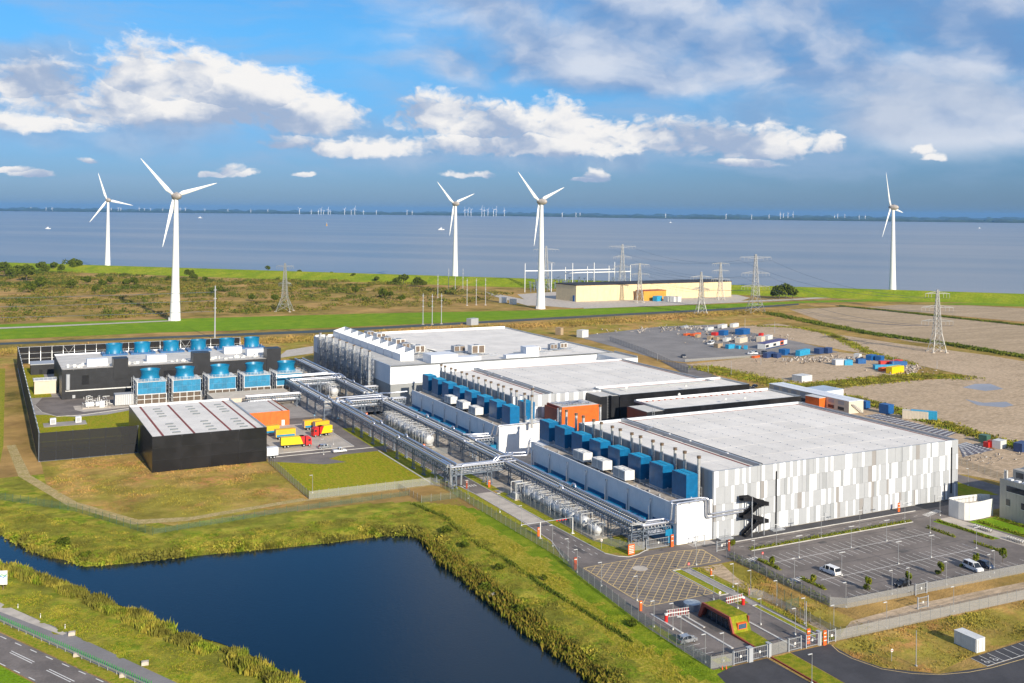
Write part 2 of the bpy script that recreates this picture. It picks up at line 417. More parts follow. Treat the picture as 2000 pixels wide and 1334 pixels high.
m_conc = M('pale_concrete', (.50, .44, .37), .12, .3, .85, fine=.08)
m_kerb = M('kerb_concrete', (.56, .54, .50), .12, .6, .85)
m_asph = M('asphalt_worn', (.176, .150, .134), .20, .12, .9, detail=9, fine=.14)
m_asph2 = M('asphalt_new', (.055, .053, .057), .18, .15, .85, detail=7, fine=.12)
m_pave = M('grey_pavers', (.33, .30, .275), .14, .15, .9, fine=.12)
m_mark = M('white_road_paint', (.72, .70, .66), .15, 2.0, .8)
m_yel = M('yellow_road_paint', (.62, .45, .20), .15, 2.0, .8)
m_lawn = MV('mown_lawn', [(.285, .275, .030), (.33, .29, .045), (.235, .26, .03), (.34, .27, .06)], (.04, .12, .8), bump=.25, aniso=(1, .25, 1))
m_verge = MV('verge_grass', [(.21, .255, .03), (.33, .28, .065), (.17, .23, .03), (.37, .29, .10)], (.05, .25, 1.4), bump=.4)
m_dry = MV('dry_grass', [(.37, .29, .11), (.27, .27, .07), (.50, .30, .16), (.44, .33, .16), (.29, .28, .075)], (1.0, .3, .08, .03), bump=.5, contrast=.09)
m_green = MV('fresh_green_grass', [(.185, .295, .035), (.24, .31, .045), (.16, .26, .03)], (.02, .1, .6), bump=.2)
m_rough = MV('rough_grassland', [(.25, .22, .075), (.38, .28, .14), (.15, .155, .05), (.30, .26, .085), (.42, .30, .16)], (.9, .2, .05, .014), bump=.7)
m_bank = MV('bank_herbs', [(.22, .27, .045), (.34, .32, .085), (.16, .23, .035), (.42, .33, .12), (.24, .22, .08)], (1.3, .5, .2, .07), bump=.8, contrast=.09)
m_reedm = MV('reed_leaf', [(.20, .26, .045), (.30, .30, .065), (.13, .19, .035), (.40, .31, .12), (.17, .15, .07)], (2.5, .8, .28, .10), bump=0, contrast=.09)
m_leaf = MV('shrub_leaf', [(.085, .11, .03), (.15, .16, .04), (.06, .08, .025)], (.3, 1.0, 3.0), bump=0)
m_leaf2 = MV('young_tree_leaf', [(.17, .20, .035), (.26, .22, .05), (.12, .15, .03)], (.5, 1.5, 4.0), bump=0)
m_sand = MV('sandy_soil', [(.49, .365, .24), (.55, .415, .28), (.40, .30, .195), (.51, .385, .26)], (.012, .07, .4), bump=.2, contrast=.13, aniso=(.35, 1, 1))
m_field = MV('harvested_field', [(.45, .34, .22), (.51, .385, .255), (.39, .295, .19)], (.012, .12, .6), bump=.3, contrast=.16, aniso=(.14, 1, 1))
m_gravel = M('grey_yard_surface', (.235, .215, .20), .12, .05, .9, detail=7, fine=.1)
m_wood = M('weathered_timber', (.22, .15, .10), .2, 2.0, .85)
m_trunk = M('bark', (.12, .09, .06), .2, 3.0, .9)
m_turb = M('turbine_white', (.80, .80, .79), .02, .1, .4)
m_nac = M('nacelle_grey', (.40, .36, .33), .1, .5, .5)
m_glass = M('dark_glass', (.02, .025, .035), .2, .5, .08)
m_tyre = M('tyre_rubber', (.018, .018, .018), .2, 3.0, .9)
m_zinc = M('lamp_post_zinc', (.42, .43, .44), .08, 1.5, .4, metal=.4)
m_sign = M('orange_sign', (.78, .13, .02), .06, 1.0, .5)
m_fence = MT('fence_mesh', (.36, .36, .345), .48)
m_fenceg = MT('green_fence_mesh', (.09, .16, .11), .30)
m_screen = MT('black_screen_mesh', (.006, .006, .008), .80, 3.0)
m_screenh = M('black_screen_sheet', (.008, .008, .010), .25, .3, .6, spec=.25)
m_stack = M('stack_steel', (.62, .62, .61), .12, 1.0, .35, metal=.5, streak=.15)
m_cap = M('rusty_stack_cap', (.24, .17, .11), .2, 4.0, .6, metal=.5)
m_gen_base = M('grey_plinth', (.40, .42, .44), .1, 1.0, .7)
m_yellowp = M('yellow_paint', (.80, .56, .005), .05, 1.0, .45)
m_redp = M('red_paint', (.62, .02, .018), .06, 1.0, .4)
m_cream = M('cream_panel', (.74, .58, .34), .05, .3, .6)
m_ochre = M('ochre_panel', (.55, .29, .035), .06, .3, .6)
m_sedum = MV('sedum_roof', [(.25, .25, .04), (.34, .27, .07), (.17, .20, .035)], (.2, .6, 2.5), bump=.5)
m_redwall = M('dark_red_wall', (.30, .05, .025), .1, .6, .6)
m_taupew = M('taupe_wall', (.42, .39, .34), .04, .4, .55)
# ================================================================ THE SETTING
ZW = -1.6
POND = [(0, 1043), (60, 1075), (90, 1088), (125, 1093), (165, 1107), (240, 1101), (330, 1091), (430, 1081), (540, 1071), (640, 1061), (740, 1048), (790, 1045), (830, 1055), (852, 1080), (864, 1100), (890, 1112), (920, 1140),
        (940, 1160), (965, 1178), (990, 1200), (1020, 1228), (1060, 1255), (1110, 1290), (1150, 1322), (1172, 1345), (1240, 1420), (700, 1420), (640, 1362), (590, 1332), (555, 1312), (500, 1284), (430, 1256), (350, 1234), (300, 1203),
        (240, 1184), (150, 1154), (100, 1134), (50, 1112), (0, 1098), (-90, 1060), (-220, 1010), (-220, 985), (-90, 1015)]
POND = [Vector(G(x, y, ZW)) for x, y in POND]
def poly_dist(px, py, poly):
    """signed distance (negative inside)"""
    d = np.full(px.shape, 1e9); ins = np.zeros(px.shape, bool); n = len(poly)
    for i in range(n):
        ax, ay = poly[i][0], poly[i][1]; bx, by = poly[(i + 1) % n][0], poly[(i + 1) % n][1]
        dx, dy = bx - ax, by - ay; L = dx * dx + dy * dy + 1e-9
        t = np.clip(((px - ax) * dx + (py - ay) * dy) / L, 0, 1)
        d = np.minimum(d, np.hypot(px - ax - t * dx, py - ay - t * dy))
        c = ((ay > py) != (by > py)) & (px < (bx - ax) * (py - ay) / (by - ay + 1e-12) + ax)
        ins ^= c
    return np.where(ins, -d, d)
def pnoise(x, y, s, seed=0):
    """cheap smooth value noise"""
    x = x / s + seed * 13.7; y = y / s + seed * 7.3
    return (np.sin(x * 1.3 + 1.7 * np.sin(y * 0.9)) + np.sin(y * 1.7 + 1.3 * np.sin(x * 1.1 + 2)) + np.sin((x + y) * 0.8 + np.sin(x - y))) / 3
SEA = lambda X: 1243 - 0.326 * X        # forward distance of the sea dike crest
def sea_over(x, y):
    dx, dy = x - CAM[0], y - CAM[1]; X = dx * RIGHT.x + dy * RIGHT.y; Dp = dx * FWD.x + dy * FWD.y
    return (Dp - SEA(X)) * 0.951
xs = np.unique(np.concatenate([np.arange(-4200, -1500, 150), np.arange(-1500, 1500, 24), np.arange(1500, 4200, 150), np.arange(-300, -30, 1.6)]))
ys = np.unique(np.concatenate([np.arange(-700, -200, 60), np.arange(-150, 120, 1.6), np.arange(120, 700, 30), np.arange(700, 2400, 24), np.arange(2400, 6000, 200)]))
gx, gy = np.meshgrid(xs, ys, indexing='ij')
pd = poly_dist(gx, gy, POND)
t_ = np.clip((pd + 0.6) / 6.5, 0, 1); near = np.clip((40 - pd) / 25, 0, 1)
gz = np.where(pd < 60, ZW - 0.25 + (0.25 - ZW) * (t_ * t_ * (3 - 2 * t_)), 0.0)
gz = np.where(pd < -0.6, ZW - 0.25 + np.maximum(pd + 0.6, -6) * 0.3, gz)
gz += np.where((pd > 0.5) & (pd < 22), 0.16 * pnoise(gx, gy, 2.3, 1) * np.clip(pd / 3, 0, 1) * np.clip((22 - pd) / 12, 0, 1), 0)
so = sea_over(gx, gy)
gz = np.where(so > -4, -9.0, gz)
nx, ny = len(xs), len(ys)
me = bpy.data.meshes.new('ground')
vv = np.stack([gx, gy, gz], -1).reshape(-1, 3)
ii, jj = np.meshgrid(np.arange(nx - 1), np.arange(ny - 1), indexing='ij'); a = (ii * ny + jj).ravel()
ff = np.stack([a, a + ny, a + ny + 1, a + 1], -1)
me.vertices.add(len(vv)); me.vertices.foreach_set('co', vv.ravel().astype(np.float32))
me.loops.add(ff.size); me.loops.foreach_set('vertex_index', ff.ravel().astype(np.int32))
me.polygons.add(len(ff)); me.polygons.foreach_set('loop_start', (np.arange(len(ff)) * 4).astype(np.int32))
m_lush = MV('lush_bank_grass', [(.20, .265, .04), (.29, .30, .06), (.16, .22, .03)], (.08, .3, 1.2), bump=.6)
m_straw = MV('straw_grass', [(.44, .34, .12), (.33, .29, .07), (.50, .37, .16), (.26, .25, .05)], (.1, .35, 1.3), bump=.8)
FENCE_L = [(-45.2, 82), (-44.9, 5), (-47.2, -8), (-50.2, -41), (-50.6, -64), (-52, -80), (-56, -120)]
def fence_dist(px, py):
    d = np.full(px.shape, 1e9)
    for (ax, ay), (bx, by) in zip(FENCE_L, FENCE_L[1:]):
        dx, dy = bx - ax, by - ay; t = np.clip(((px - ax) * dx + (py - ay) * dy) / (dx * dx + dy * dy), 0, 1); d = np.minimum(d, np.hypot(px - ax - t * dx, py - ay - t * dy))
    return d
def bank_zone(px, py, d):
    """1 mixed herbs, 2 lush grass below the fence, 3 straw coloured band"""
    fd = fence_dist(px, py) + 2.2 * pnoise(px, py, 4.0, 8) + 1.2 * pnoise(px, py, 1.3, 4); z = np.ones(px.shape, np.int32)
    z[(fd < 11.5) & (px < -44)] = 3; z[(fd < 4.8) & (px < -44) & (py < 68)] = 2
    return z
for mt_ in (m_rough, m_bank, m_lush, m_straw): me.materials.append(mt_)
pc = pd[:-1, :-1].ravel(); zc_ = bank_zone(gx[:-1, :-1].ravel(), gy[:-1, :-1].ravel(), pc)
me.polygons.foreach_set('material_index', np.where(pc < 26, zc_, 0).astype(np.int32)); me.polygons.foreach_set('use_smooth', np.ones(len(ff), bool))
me.update(); me.validate()
ground = bpy.data.objects.new('ground', me); COL.objects.link(ground); struct(ground)
def ground_z(x, y):
    d = poly_dist(np.array([x]), np.array([y]), POND)[0]
    if d > 60: return 0.0
    t = min(1, max(0, (d + .6) / 6.5)); return ZW - .25 + (.25 - ZW) * t * t * (3 - 2 * t) if d > -.6 else ZW

m_pond = MW('pond_water', (.0018, .012, .024), .06, 1.7, .22)
m_sea = MW('sea_water', (.18, .225, .27), .32, .16, .8, col2=(.27, .285, .30))
m_canal = MW('canal_water', (.075, .09, .085), .55, .8, .5); m_canal.node_tree.nodes['Principled BSDF'].inputs['Specular IOR Level'].default_value = .12
struct(MB().sheet([(p[0], p[1]) for p in [Vector(q) for q in POND]], ZW).build('pond_water', m_pond))
struct(MB().quad(*[S(x, d) + (-2.0,) for x, d in ((-30000, 11023), (3000, 265), (30000, 265), (30000, 42000))]).quad(*[S(x, d) + (-2.0,) for x, d in ((-30000, 11023), (30000, 42000), (-30000, 42000), (-30001, 26000))]).build('sea', m_sea))
# sea dike: a long grassy bank, stone foot on the water side
dk = MB(); Xs = [-2600 + 130 * i for i in range(40)]
prof = [(-40, 0.0), (-30, 1.0), (-8, 7.2), (-2, 8.0), (2, 8.0), (22, 2.2), (34, -2.6)]
nrm = Vector((0.31, 0.951))     # across the dike, camera right / forward
for X in Xs:
    for (o, z) in prof:
        p = S(X + nrm.x * o, SEA(X) + nrm.y * o); dk.v.append((p[0], p[1], z))
k = len(prof)
for i in range(len(Xs) - 1):
    for j in range(k - 1): dk.f.append((i * k + j, (i + 1) * k + j, (i + 1) * k + j + 1, i * k + j + 1))
m_dike = MV('dike_grass', [(.25, .29, .04), (.33, .32, .07), (.20, .26, .035)], (.008, .04, .2), bump=.2)
struct(dk.build('sea_dike', m_dike, smooth=True))

# far shore: flat land with tree belts across the water, and everything fading in the air
fl = [(-26000, 42000), (-13000, 19500), (-9000, 18500), (-6000, 18200), (-4300, 18800), (-2500, 18600), (0, 18400), (1500, 16500), (3500, 14600), (6000, 13800), (9000, 13200), (14000, 12600), (28000, 11000), (28000, 42000), (0, 42000)]
m_farland = MV('far_land', [(.075, .10, .045), (.13, .12, .06), (.05, .075, .035)], (.0006, .002, .005), bump=0)
struct(MB().sheet([S(x, d) for x, d in fl], 1.0).build('far_land', m_farland))
tb = MB(); rr = random.Random(3)
for row, (off, hh, gap) in enumerate(((300, 24, .2), (900, 28, .3), (1900, 32, .3), (3600, 38, .25), (7000, 46, .2), (12000, 60, .1))):
    X = -13000
    while X < 14000:
        w = rr.uniform(120, 700)
        base = float(np.interp(X, [p[0] for p in fl[1:13]], [p[1] for p in fl[1:13]])) + off + rr.uniform(-60, 200)
        sc = 1 + off / 18000
        if rr.random() > gap:
            n = max(3, int(w / 60)); prev = None
            for q in range(n + 1):
                x = X + w * q / n; h = hh * rr.uniform(.55, 1.15) * (0.5 if q in (0, n) else 1)
                p0 = S(x * sc, base); p1 = S(x * sc, base + 60)
                cur = ((p0[0], p0[1], 0.5), (p0[0], p0[1], h), (p1[0], p1[1], h), (p1[0], p1[1], .5))
                if prev: tb.quad(prev[0], cur[0], cur[1], prev[1]); tb.quad(prev[1], cur[1], cur[2], prev[2]); tb.quad(prev[3], prev[2], cur[2], cur[3])
                prev = cur
        X += w * rr.uniform(1.0, 1.6)
o = tb.build('treeline', M('far_trees', (.03, .05, .025), .4, .004, .9)); tag(o, 'dark tree belts and villages along the far shore', None, kind='stuff')

LAYER = [0]
def ground_sheet(name, poly, mat, z=None, label=None):
    LAYER[0] += 1
    o = MB().sheet(poly, z).build(name, mat); struct(o); return o
# ---- far surfaces, in survey points
FS = [
 ('grass_dike', [(-60, 636), (200, 627), (340, 623), (700, 613), (1050, 606), (1300, 598), (1600, 587), (1800, 582), (2060, 576), (2060, 592), (1700, 589), (1560, 592), (1400, 603), (1200, 613), (900, 629), (620, 641), (300, 650), (-60, 666)], m_green, .05),
 ('canal', [(-60, 672), (300, 658), (620, 645), (830, 633.5), (1200, 613.5), (1420, 602), (1560, 593), (1560, 595.5), (1425, 605.5), (1205, 617), (835, 637.5), (620, 650), (300, 662), (-60, 676)], m_canal, .08),
 ('field', [(-60, 682), (300, 668), (620, 655), (835, 641), (1205, 620), (1425, 608), (1500, 606), (1535, 612), (1480, 634), (1330, 641), (1130, 654), (880, 648), (620, 700), (-60, 722)], m_dry, .05),
 ('field', [(1542, 604.5), (1660, 599), (1700, 604), (1850, 619), (2060, 640), (2060, 705), (1950, 686), (1780, 668), (1640, 640)], m_field, .05),
 ('field', [(1690, 600), (1760, 595), (1900, 597), (2060, 606), (2060, 634), (1880, 618)], m_field, .06),
 ('field', [(1800, 594), (1900, 592), (2060, 594), (2060, 601), (1900, 596)], m_green, .07),
 ('field', [(1420, 640), (1520, 632), (1620, 651), (1760, 672), (1930, 694), (2060, 716), (2060, 735), (1900, 736), (1800, 715), (1680, 690), (1560, 668)], m_sand, .05),
 ('field', [(1560, 782), (1640, 757), (1780, 744), (1885, 737), (2060, 722), (2060, 880), (1960, 862), (1760, 802), (1660, 775)], m_sand, .075),
 ('storage_yard', [(1125, 657), (1290, 638), (1400, 634), (1470, 650), (1560, 668), (1640, 688), (1560, 697), (1480, 694), (1340, 708), (1290, 703)], m_gravel, .09),
 ('storage_yard', [(1340, 712), (1480, 697), (1560, 699), (1640, 688), (1700, 695), (1800, 716), (1790, 728), (1680, 738), (1555, 750), (1400, 724)], m_sand, .09),
 ('service_road', [(1290, 705), (1340, 710), (1400, 735), (1480, 760), (1600, 790), (1560, 800), (1400, 757), (1340, 733)], m_asph, .08),
 ('perimeter_road', [(560, 684), (612, 676), (612, 690), (540, 700)], m_conc, .07),
 ('substation_yard', [(1010, 575), (1085, 570), (1200, 570), (1440, 576), (1465, 582), (1440, 590), (1250, 597), (1120, 602), (1040, 596)], m_conc, .10),
 ('track', [(950, 570), (1040, 588), (1050, 597), (1030, 597), (945, 573)], m_conc, .11),
 ('track', [(1140, 600), (1300, 594), (1560, 583), (1680, 576), (1680, 578), (1560, 586), (1300, 597), (1140, 603)], m_conc, .12),
 ('track', [(-60, 642), (120, 635), (340, 625.5), (345, 627), (120, 637.5), (-60, 645)], m_conc, .12),
]
for n, p, mt, z in FS: ground_sheet(n, GL(p), mt, z)
# shallow puddles on the sand
for p in ([(1880, 757), (1905, 750), (1935, 750), (1960, 760), (1925, 764)], [(1885, 780), (1920, 787), (1965, 785), (1980, 792), (1960, 796), (1910, 792)]):
    o = ground_sheet('puddle', GL(p), M('puddle_water', (.30, .29, .30), .1, .05, .3), .10)

m_track = MV('grassy_track', [(.46, .42, .34), (.33, .32, .15), (.54, .47, .37), (.38, .34, .2)], (.25, .5, 1.2), bump=.4, contrast=.1)
# ---- near surfaces, in site metres
NS = [
 ('plant_yard', rect(-31.5, -11, 14, 206), m_deck, .004), ('plant_yard', rect(-47, 40, 200, 345), m_deck, .004), ('plant_yard', rect(-20, 40, 72, 215), m_deck, .008), ('plant_yard', rect(-20, -11, 0.5, 14), m_pave, .006),
 ('site_road', [(-43.4, 5), (-39.7, 17.5), (-38.6, 40), (-38.6, 68), (-39.5, 80), (-39.5, 206), (-33, 206), (-33, 33), (-32.4, 2.75), (-28.3, -2.3), (-21.8, 0), (-11, 0), (-6, 0), (-6, -16), (-19, -16), (-19, -64.2), (-50, -64.2), (-49.8, -42), (-46.5, -8)], m_asph, .012),
 ('paved_bay', rect(-38.5, -33.1, 33, 68), m_conc, .018),
 ('facade_road', rect(-6, 120, -13.2, -.0), m_asph, .010),
 ('car_park', [(-5.6, -13.2), (76, -13.2), (76, -8), (100, -30), (100, -58), (54, -53.6), (-5.6, -49.6)], m_asph, .014),
 ('verge', rect(-33, -29.5, 2, 66), m_verge, .010), ('verge', [(-29.5, 2), (-29.5, 13), (-21, 13), (-21, 1.5), (-28, -1)], m_verge, .010),
 ('verge', rect(-33, -29.5, 69, 206), m_verge, .010),
 ('verge', [(-43.8, 6), (-40.2, 18), (-39.1, 40), (-39.1, 68), (-40, 80), (-44.6, 80), (-44.6, 6)], m_verge, .010),
 ('verge', rect(-46.2, -40, 84, 132), m_verge, .016), ('verge', rect(-46.2, -40, 142, 178), m_verge, .016),
 ('front_lawn', rect(-86.3, -46.3, 84.5, 135.5), m_lawn, .016),
 ('truck_yard', [(-86, 136), (-40, 136), (-40, 206), (-46, 206), (-86, 206)], m_asph, .010),
 ('truck_apron', rect(-80, -52, 146, 194), M('pale_apron_pavers', (.46, .41, .35), .1, .2, .9, fine=.1), .016),
 ('service_drive', [(-85, 135), (-78, 130), (-70, 124), (-62, 124), (-66, 131), (-60, 135.2), (-46, 135.2), (-46, 141), (-85, 141)], m_asph, .020),
 ('dry_meadow', [(-157, 168), (-125, 168), (-125, 137), (-87, 136.5), (-87, 84), (-90, 80), (-128, 74), (-146, 98), (-157, 125)], m_dry, .012),
 ('dirt_track', [(-88, 83), (-88, 86), (-122, 80.5), (-136, 84), (-150, 110), (-161, 150), (-164, 200), (-167, 200), (-164.5, 150), (-153, 108), (-138, 80), (-124, 77)], m_track, .020),
 ('dirt_track', [(-46, 85), (-46, 82.8), (-88, 82.5), (-88, 84)], m_track, .022),
 ('compound_ground', rect(-157.5, -34, 168, 415), m_pave, .008),
 ('compound_lawn', [(-156.5, 170), (-118, 170), (-118, 252), (-128, 246), (-140, 246), (-151, 256), (-156.5, 258)], m_lawn, .014),
 ('compound_lawn', rect(-156.5, -146, 300, 412), m_lawn, .014),
 ('compound_drive', [(-152, 262), (-147, 250), (-138, 249), (-116, 257), (-116, 288), (-150, 300), (-154, 280)], m_asph, .016),
 ('equipment_slab', [(-139, 262), (-136, 256), (-114, 260), (-114, 272), (-139, 272)], m_conc, .022),
 ('outer_meadow', [(-230, 130), (-172, 130), (-168, 200), (-163, 420), (-230, 420)], m_verge, .004),
 ('field', rect(-19, -6.4, -63.6, -16.4), m_dry, .014),
 ('dirt_track', [(-16.5, -16.5), (-10, -16.5), (-13, -26), (-13.5, -44), (-16, -63), (-18.5, -63), (-16, -44), (-16.5, -28)], m_sand, .020),
 ('dirt_track', [(-17, -63.4), (80, -68), (80, -60), (40, -58), (10, -57), (-8, -58)], m_sand, .020),
 ('field', [(-18.5, -64.8), (90, -68.5), (90, -78), (12, -81), (-0.5, -82), (-12, -84), (-19.5, -78), (-21.3, -72), (-21, -66)], m_dry, .012),
 ('verge', rect(-24.0, -21.8, -33.5, -15.5), m_verge, .020), ('verge', rect(-19.2, -17.4, -33, -15.8), m_verge, .022), ('verge', rect(-21.5, -20.2, -63.4, -42), m_verge, .022),
 ('verge', rect(-19.0, -17.4, -63.4, -33), m_verge, .024), ('verge', rect(-23.8, -21, -40, -36), m_verge, .022), ('verge', rect(-49.3, -47.4, -52, -41), m_verge, .020),
 ('verge', rect(-47.5, -44.0, -62.5, -60.3), m_verge, .020),
 ('lane_path', rect(-21.4, -19.5, -62, -16), m_pave, .019),
 ('pavement', rect(-6, 96, -4.1, -0.05), m_asph2, .016), ('pavement', rect(-8.5, -1, -3, 0), m_redwall if False else m_pave, .018),
 ('bottom_road', [(-46, -64.6), (-37.0, -64.6), (-36.5, -110), (-60, -110), (-54, -80), (-50.5, -66)], m_asph2, .014),
 ('bottom_road', [(-31, -64.6), (-20.8, -65), (-21.3, -72), (-19.5, -78), (-12, -84.6), (-.5, -86.6), (12, -86), (60, -84), (60, -120), (-31.5, -120)], m_asph2, .014),
 ('parking_bays', [(-.4, -82.2), (40, -80.5), (40, -85), (-.6, -86.4)], m_asph2, .024),
 ('sedum_verge', [(-36.0, -64.8), (-31.2, -64.8), (-31.6, -110), (-36, -110)], m_sedum, .018),
 ('highway', GL([(-80, 1200), (0, 1236), (216, 1335), (330, 1388), (170, 1388), (72, 1335), (0, 1297), (-80, 1258)]), m_pave if False else m_asph, .016),
 ('service_lane', GL([(-80, 1140), (0, 1178), (130, 1234), (348, 1335), (470, 1392), (400, 1392), (271, 1335), (0, 1214), (-80, 1178)]), M('pale_asphalt', (.235, .22, .215), .08, .1, .9, detail=7, fine=.08), .016),
 ('concrete_strip', GL([(-80, 1138), (0, 1177), (130, 1237), (122, 1241), (60, 1218), (0, 1195), (-80, 1160)]), m_conc, .024),
 ('verge', GL([(-80, 1182), (0, 1219), (262, 1335), (400, 1396), (340, 1396), (222, 1335), (0, 1233), (-80, 1197)]), m_verge, .010),
 ('field', GL([(-80, 1262), (0, 1300), (66, 1335), (160, 1388), (-80, 1388)]), m_green, .010),
]
ROADS = {}
for n, p, mt, z in NS:
    ROADS.setdefault(n, []).append(ground_sheet(n, p, mt, z))

# ---- kerbs (parts of their roads)
def kerb(parent, line, w=.22, h=.13):
    MB().ridge(line, w, .0, h).build('kerb', m_kerb, parent)
sr = ROADS['site_road'][0]
kerb(sr, [(-43.6, 5), (-39.9, 17.5), (-38.8, 40), (-38.8, 68), (-39.7, 80), (-39.7, 206)]); kerb(sr, [(-32.9, 206), (-32.9, 33), (-32.3, 2.8), (-30.5, -.6), (-28.2, -2.2), (-25, -1.6), (-21.8, .1), (-20.5, .4)])
kerb(sr, [(-24.2, -33.6), (-24.2, -15.4), (-21.7, -15.4), (-21.7, -33.6), (-24.2, -33.6)]); kerb(sr, [(-19.3, -33), (-19.3, -15.7)])
kerb(sr, [(-21.6, -63.4), (-21.6, -41.8), (-20.1, -41.8), (-20.1, -63.4)])
for l in ([(-40.3, -58), (-40.3, -36.5)], [(-38.9, -47), (-38.9, -40)], [(-28.4, -63), (-28.4, -45)], [(-44.9, -36), (-44.9, -47.5)]): kerb(sr, l, .5, .16)
fr = ROADS['facade_road'][0]; kerb(fr, [(-1.8, -4.2), (72, -4.2)], .3, .14)
cp = ROADS['car_park'][0]; kerb(cp, [(3.4, -11.9), (62.4, -11.9)], .3, .14)
ty = ROADS['truck_yard'][0]; kerb(ty, [(-52, 194), (-52, 146), (-80, 146)], .4, .15); kerb(ty, [(-86, 141.3), (-46, 141.3)], .3, .14); kerb(ty, [(-46.2, 84), (-46.2, 135.3)], .5, .14)
cdv = ROADS['compound_drive'][0]; kerb(cdv, [(-154, 280), (-152, 262), (-147, 250), (-138, 249), (-116, 257)], .3, .14)
# ---- markings
def mark(parent, line, w, z, mat=m_mark, name='road_marking'): MB().strip(line, w, z).build(name, mat, parent)
for row, (tc_, t0, t1, x0, n) in enumerate(((-21.4, -26.1, -16.7, 3.9, 24), (-36.1, -41.2, -31.7, 5.5, 24))):
    mark(cp, [(x0 - 1.2, tc_), (x0 + 2.31 * (n - 1) + 1.2, tc_)], .16, .020, name='bay_line')
    me1 = MB().strip([(0, t0), (0, t1)], .12, .022).mesh('bay_line', m_mark)
    for i in range(n): link(me1, 'bay_line', cp, (x0 + 2.31 * i, 0, 0))
me1 = MB().strip([(0, -49.6), (0, -45.2)], .12, .022).mesh('bay_line', m_mark)
for i in range(26):
    if i % 5 != 4: link(me1, 'bay_line', cp, (4 + 2.31 * i, -.06 * i, 0))
zb = MB().strip([(0, 0), (0, 2.2)], .45, .024).mesh('crossing_bar', m_mark)
for i in range(6):
    link(zb, 'crossing_bar', cp, (-3.4 + i * .9, -18.2, 0)); link(zb, 'crossing_bar', cp, (-3.4 + i * .9, -34.4, 0)); link(zb, 'crossing_bar', sr, (-38.9 + i * .9, 76.2, 0))
for i in range(9): link(zb, 'crossing_bar', fr, (71 + i * .95, -10 + i * .25, 0))
da = MB().strip([(0, 0), (1.6, 0)], .13, .020).mesh('lane_dash', m_mark)
for i in range(16): link(da, 'lane_dash', fr, (-2 + 4.6 * i, -8.0, 0))
db = MB().strip([(0, 0), (0, 1.5)], .13, .020).mesh('lane_dash', m_mark)
for i in range(8): link(db, 'lane_dash', sr, (-36.0, 3 + 3.8 * i, 0))
for i in range(4): link(db, 'lane_dash', sr, (-34.4 + .1 * i, 3 + 3.8 * i, 0)); link(db, 'lane_dash', sr, (-38.2 - .5 * i, 14 - 3.8 * i, 0))
# repairs and tar seams in the car park and roads
m_seam = M('tar_seam', (.045, .042, .042), .2, .6, .8); m_patch = M('asphalt_patch', (.105, .095, .090), .2, .3, .9, fine=.12)
for (x0, y0, x1, y1) in ((4, -29, 62, -29.3), (30, -14, 30.4, -48), (-4, -14.2, 60, -14.6), (52, -14, 52.3, -48), (12, -43, 50, -44)): mark(cp, [(x0, y0), (x1, y1)], .14, .018, m_seam, 'tar_seam')
for (x, y, w_, d_) in ((14, -28.6, 5, 1.6), (38, -30.2, 3, 2.2), (50, -15.6, 6, 1.2), (6, -44.4, 3.5, 2), (24, -15.4, 2.5, 1.6)): MB().sheet(rect(x, x + w_, y, y + d_), .0165).build('repair_patch', m_patch, cp)
for (x, y, w_, d_) in ((-37.6, 5, 1.6, 6), (-35, 18, 1.2, 8), (-44, -38, 4, 2), (-26, -56, 2, 5), (-38, -50, 1.5, 7)): MB().sheet(rect(x, x + w_, y, y + d_), .0145).build('repair_patch', m_patch, sr)
for (x0, x1, y) in ((-2, 40, -6.2), (20, 70, -9.6), (40, 72, -6.0)): mark(fr, [(x0, y), (x1, y)], .5, .0125, m_patch, 'tyre_track')
# yellow box hatching, clipped to its outline
HP = [(-43.0, -4.2), (-43.2, -31.8), (-24.6, -31.8), (-24.6, -14.6), (-8.7, -14.5), (-7.6, -5.4), (-15, -3.6), (-28, -3.9)]
hm = struct(MB().sheet(HP, .018).build('hatched_yard', m_asph))
for p, q in zip(HP, HP[1:] + HP[:1]): mark(hm, [p, q], .28, .026, m_yel, 'hatch_line')
def clip_line(p, d, poly):
    ts = []
    for a, b in zip(poly, poly[1:] + poly[:1]):
        ex, ey = b[0] - a[0], b[1] - a[1]; den = d[0] * ey - d[1] * ex
        if abs(den) < 1e-9: continue
        t = ((a[0] - p[0]) * ey - (a[1] - p[1]) * ex) / den; u = ((a[0] - p[0]) * d[1] - (a[1] - p[1]) * d[0]) / den
        if 0 <= u < 1: ts.append(t)
    ts.sort(); return [(ts[i], ts[i + 1]) for i in range(0, len(ts) - 1, 2)]
for (dx, dy, zz) in ((.707, .707, .030), (.707, -.707, .034)):
    for k in range(-30, 31):
        p = (-26 - dy * k * 1.75, -18 + dx * k * 1.75)
        for t0, t1 in clip_line(p, (dx, dy), HP):
            if t1 - t0 > .4: mark(hm, [(p[0] + dx * t0, p[1] + dy * t0), (p[0] + dx * t1, p[1] + dy * t1)], .18, zz, m_yel, 'hatch_line')
MB().lathe((-30.5, -10.5, .036), [(1.9, 0), (1.9, .02)], 20).build('manhole_slab', m_conc, hm)
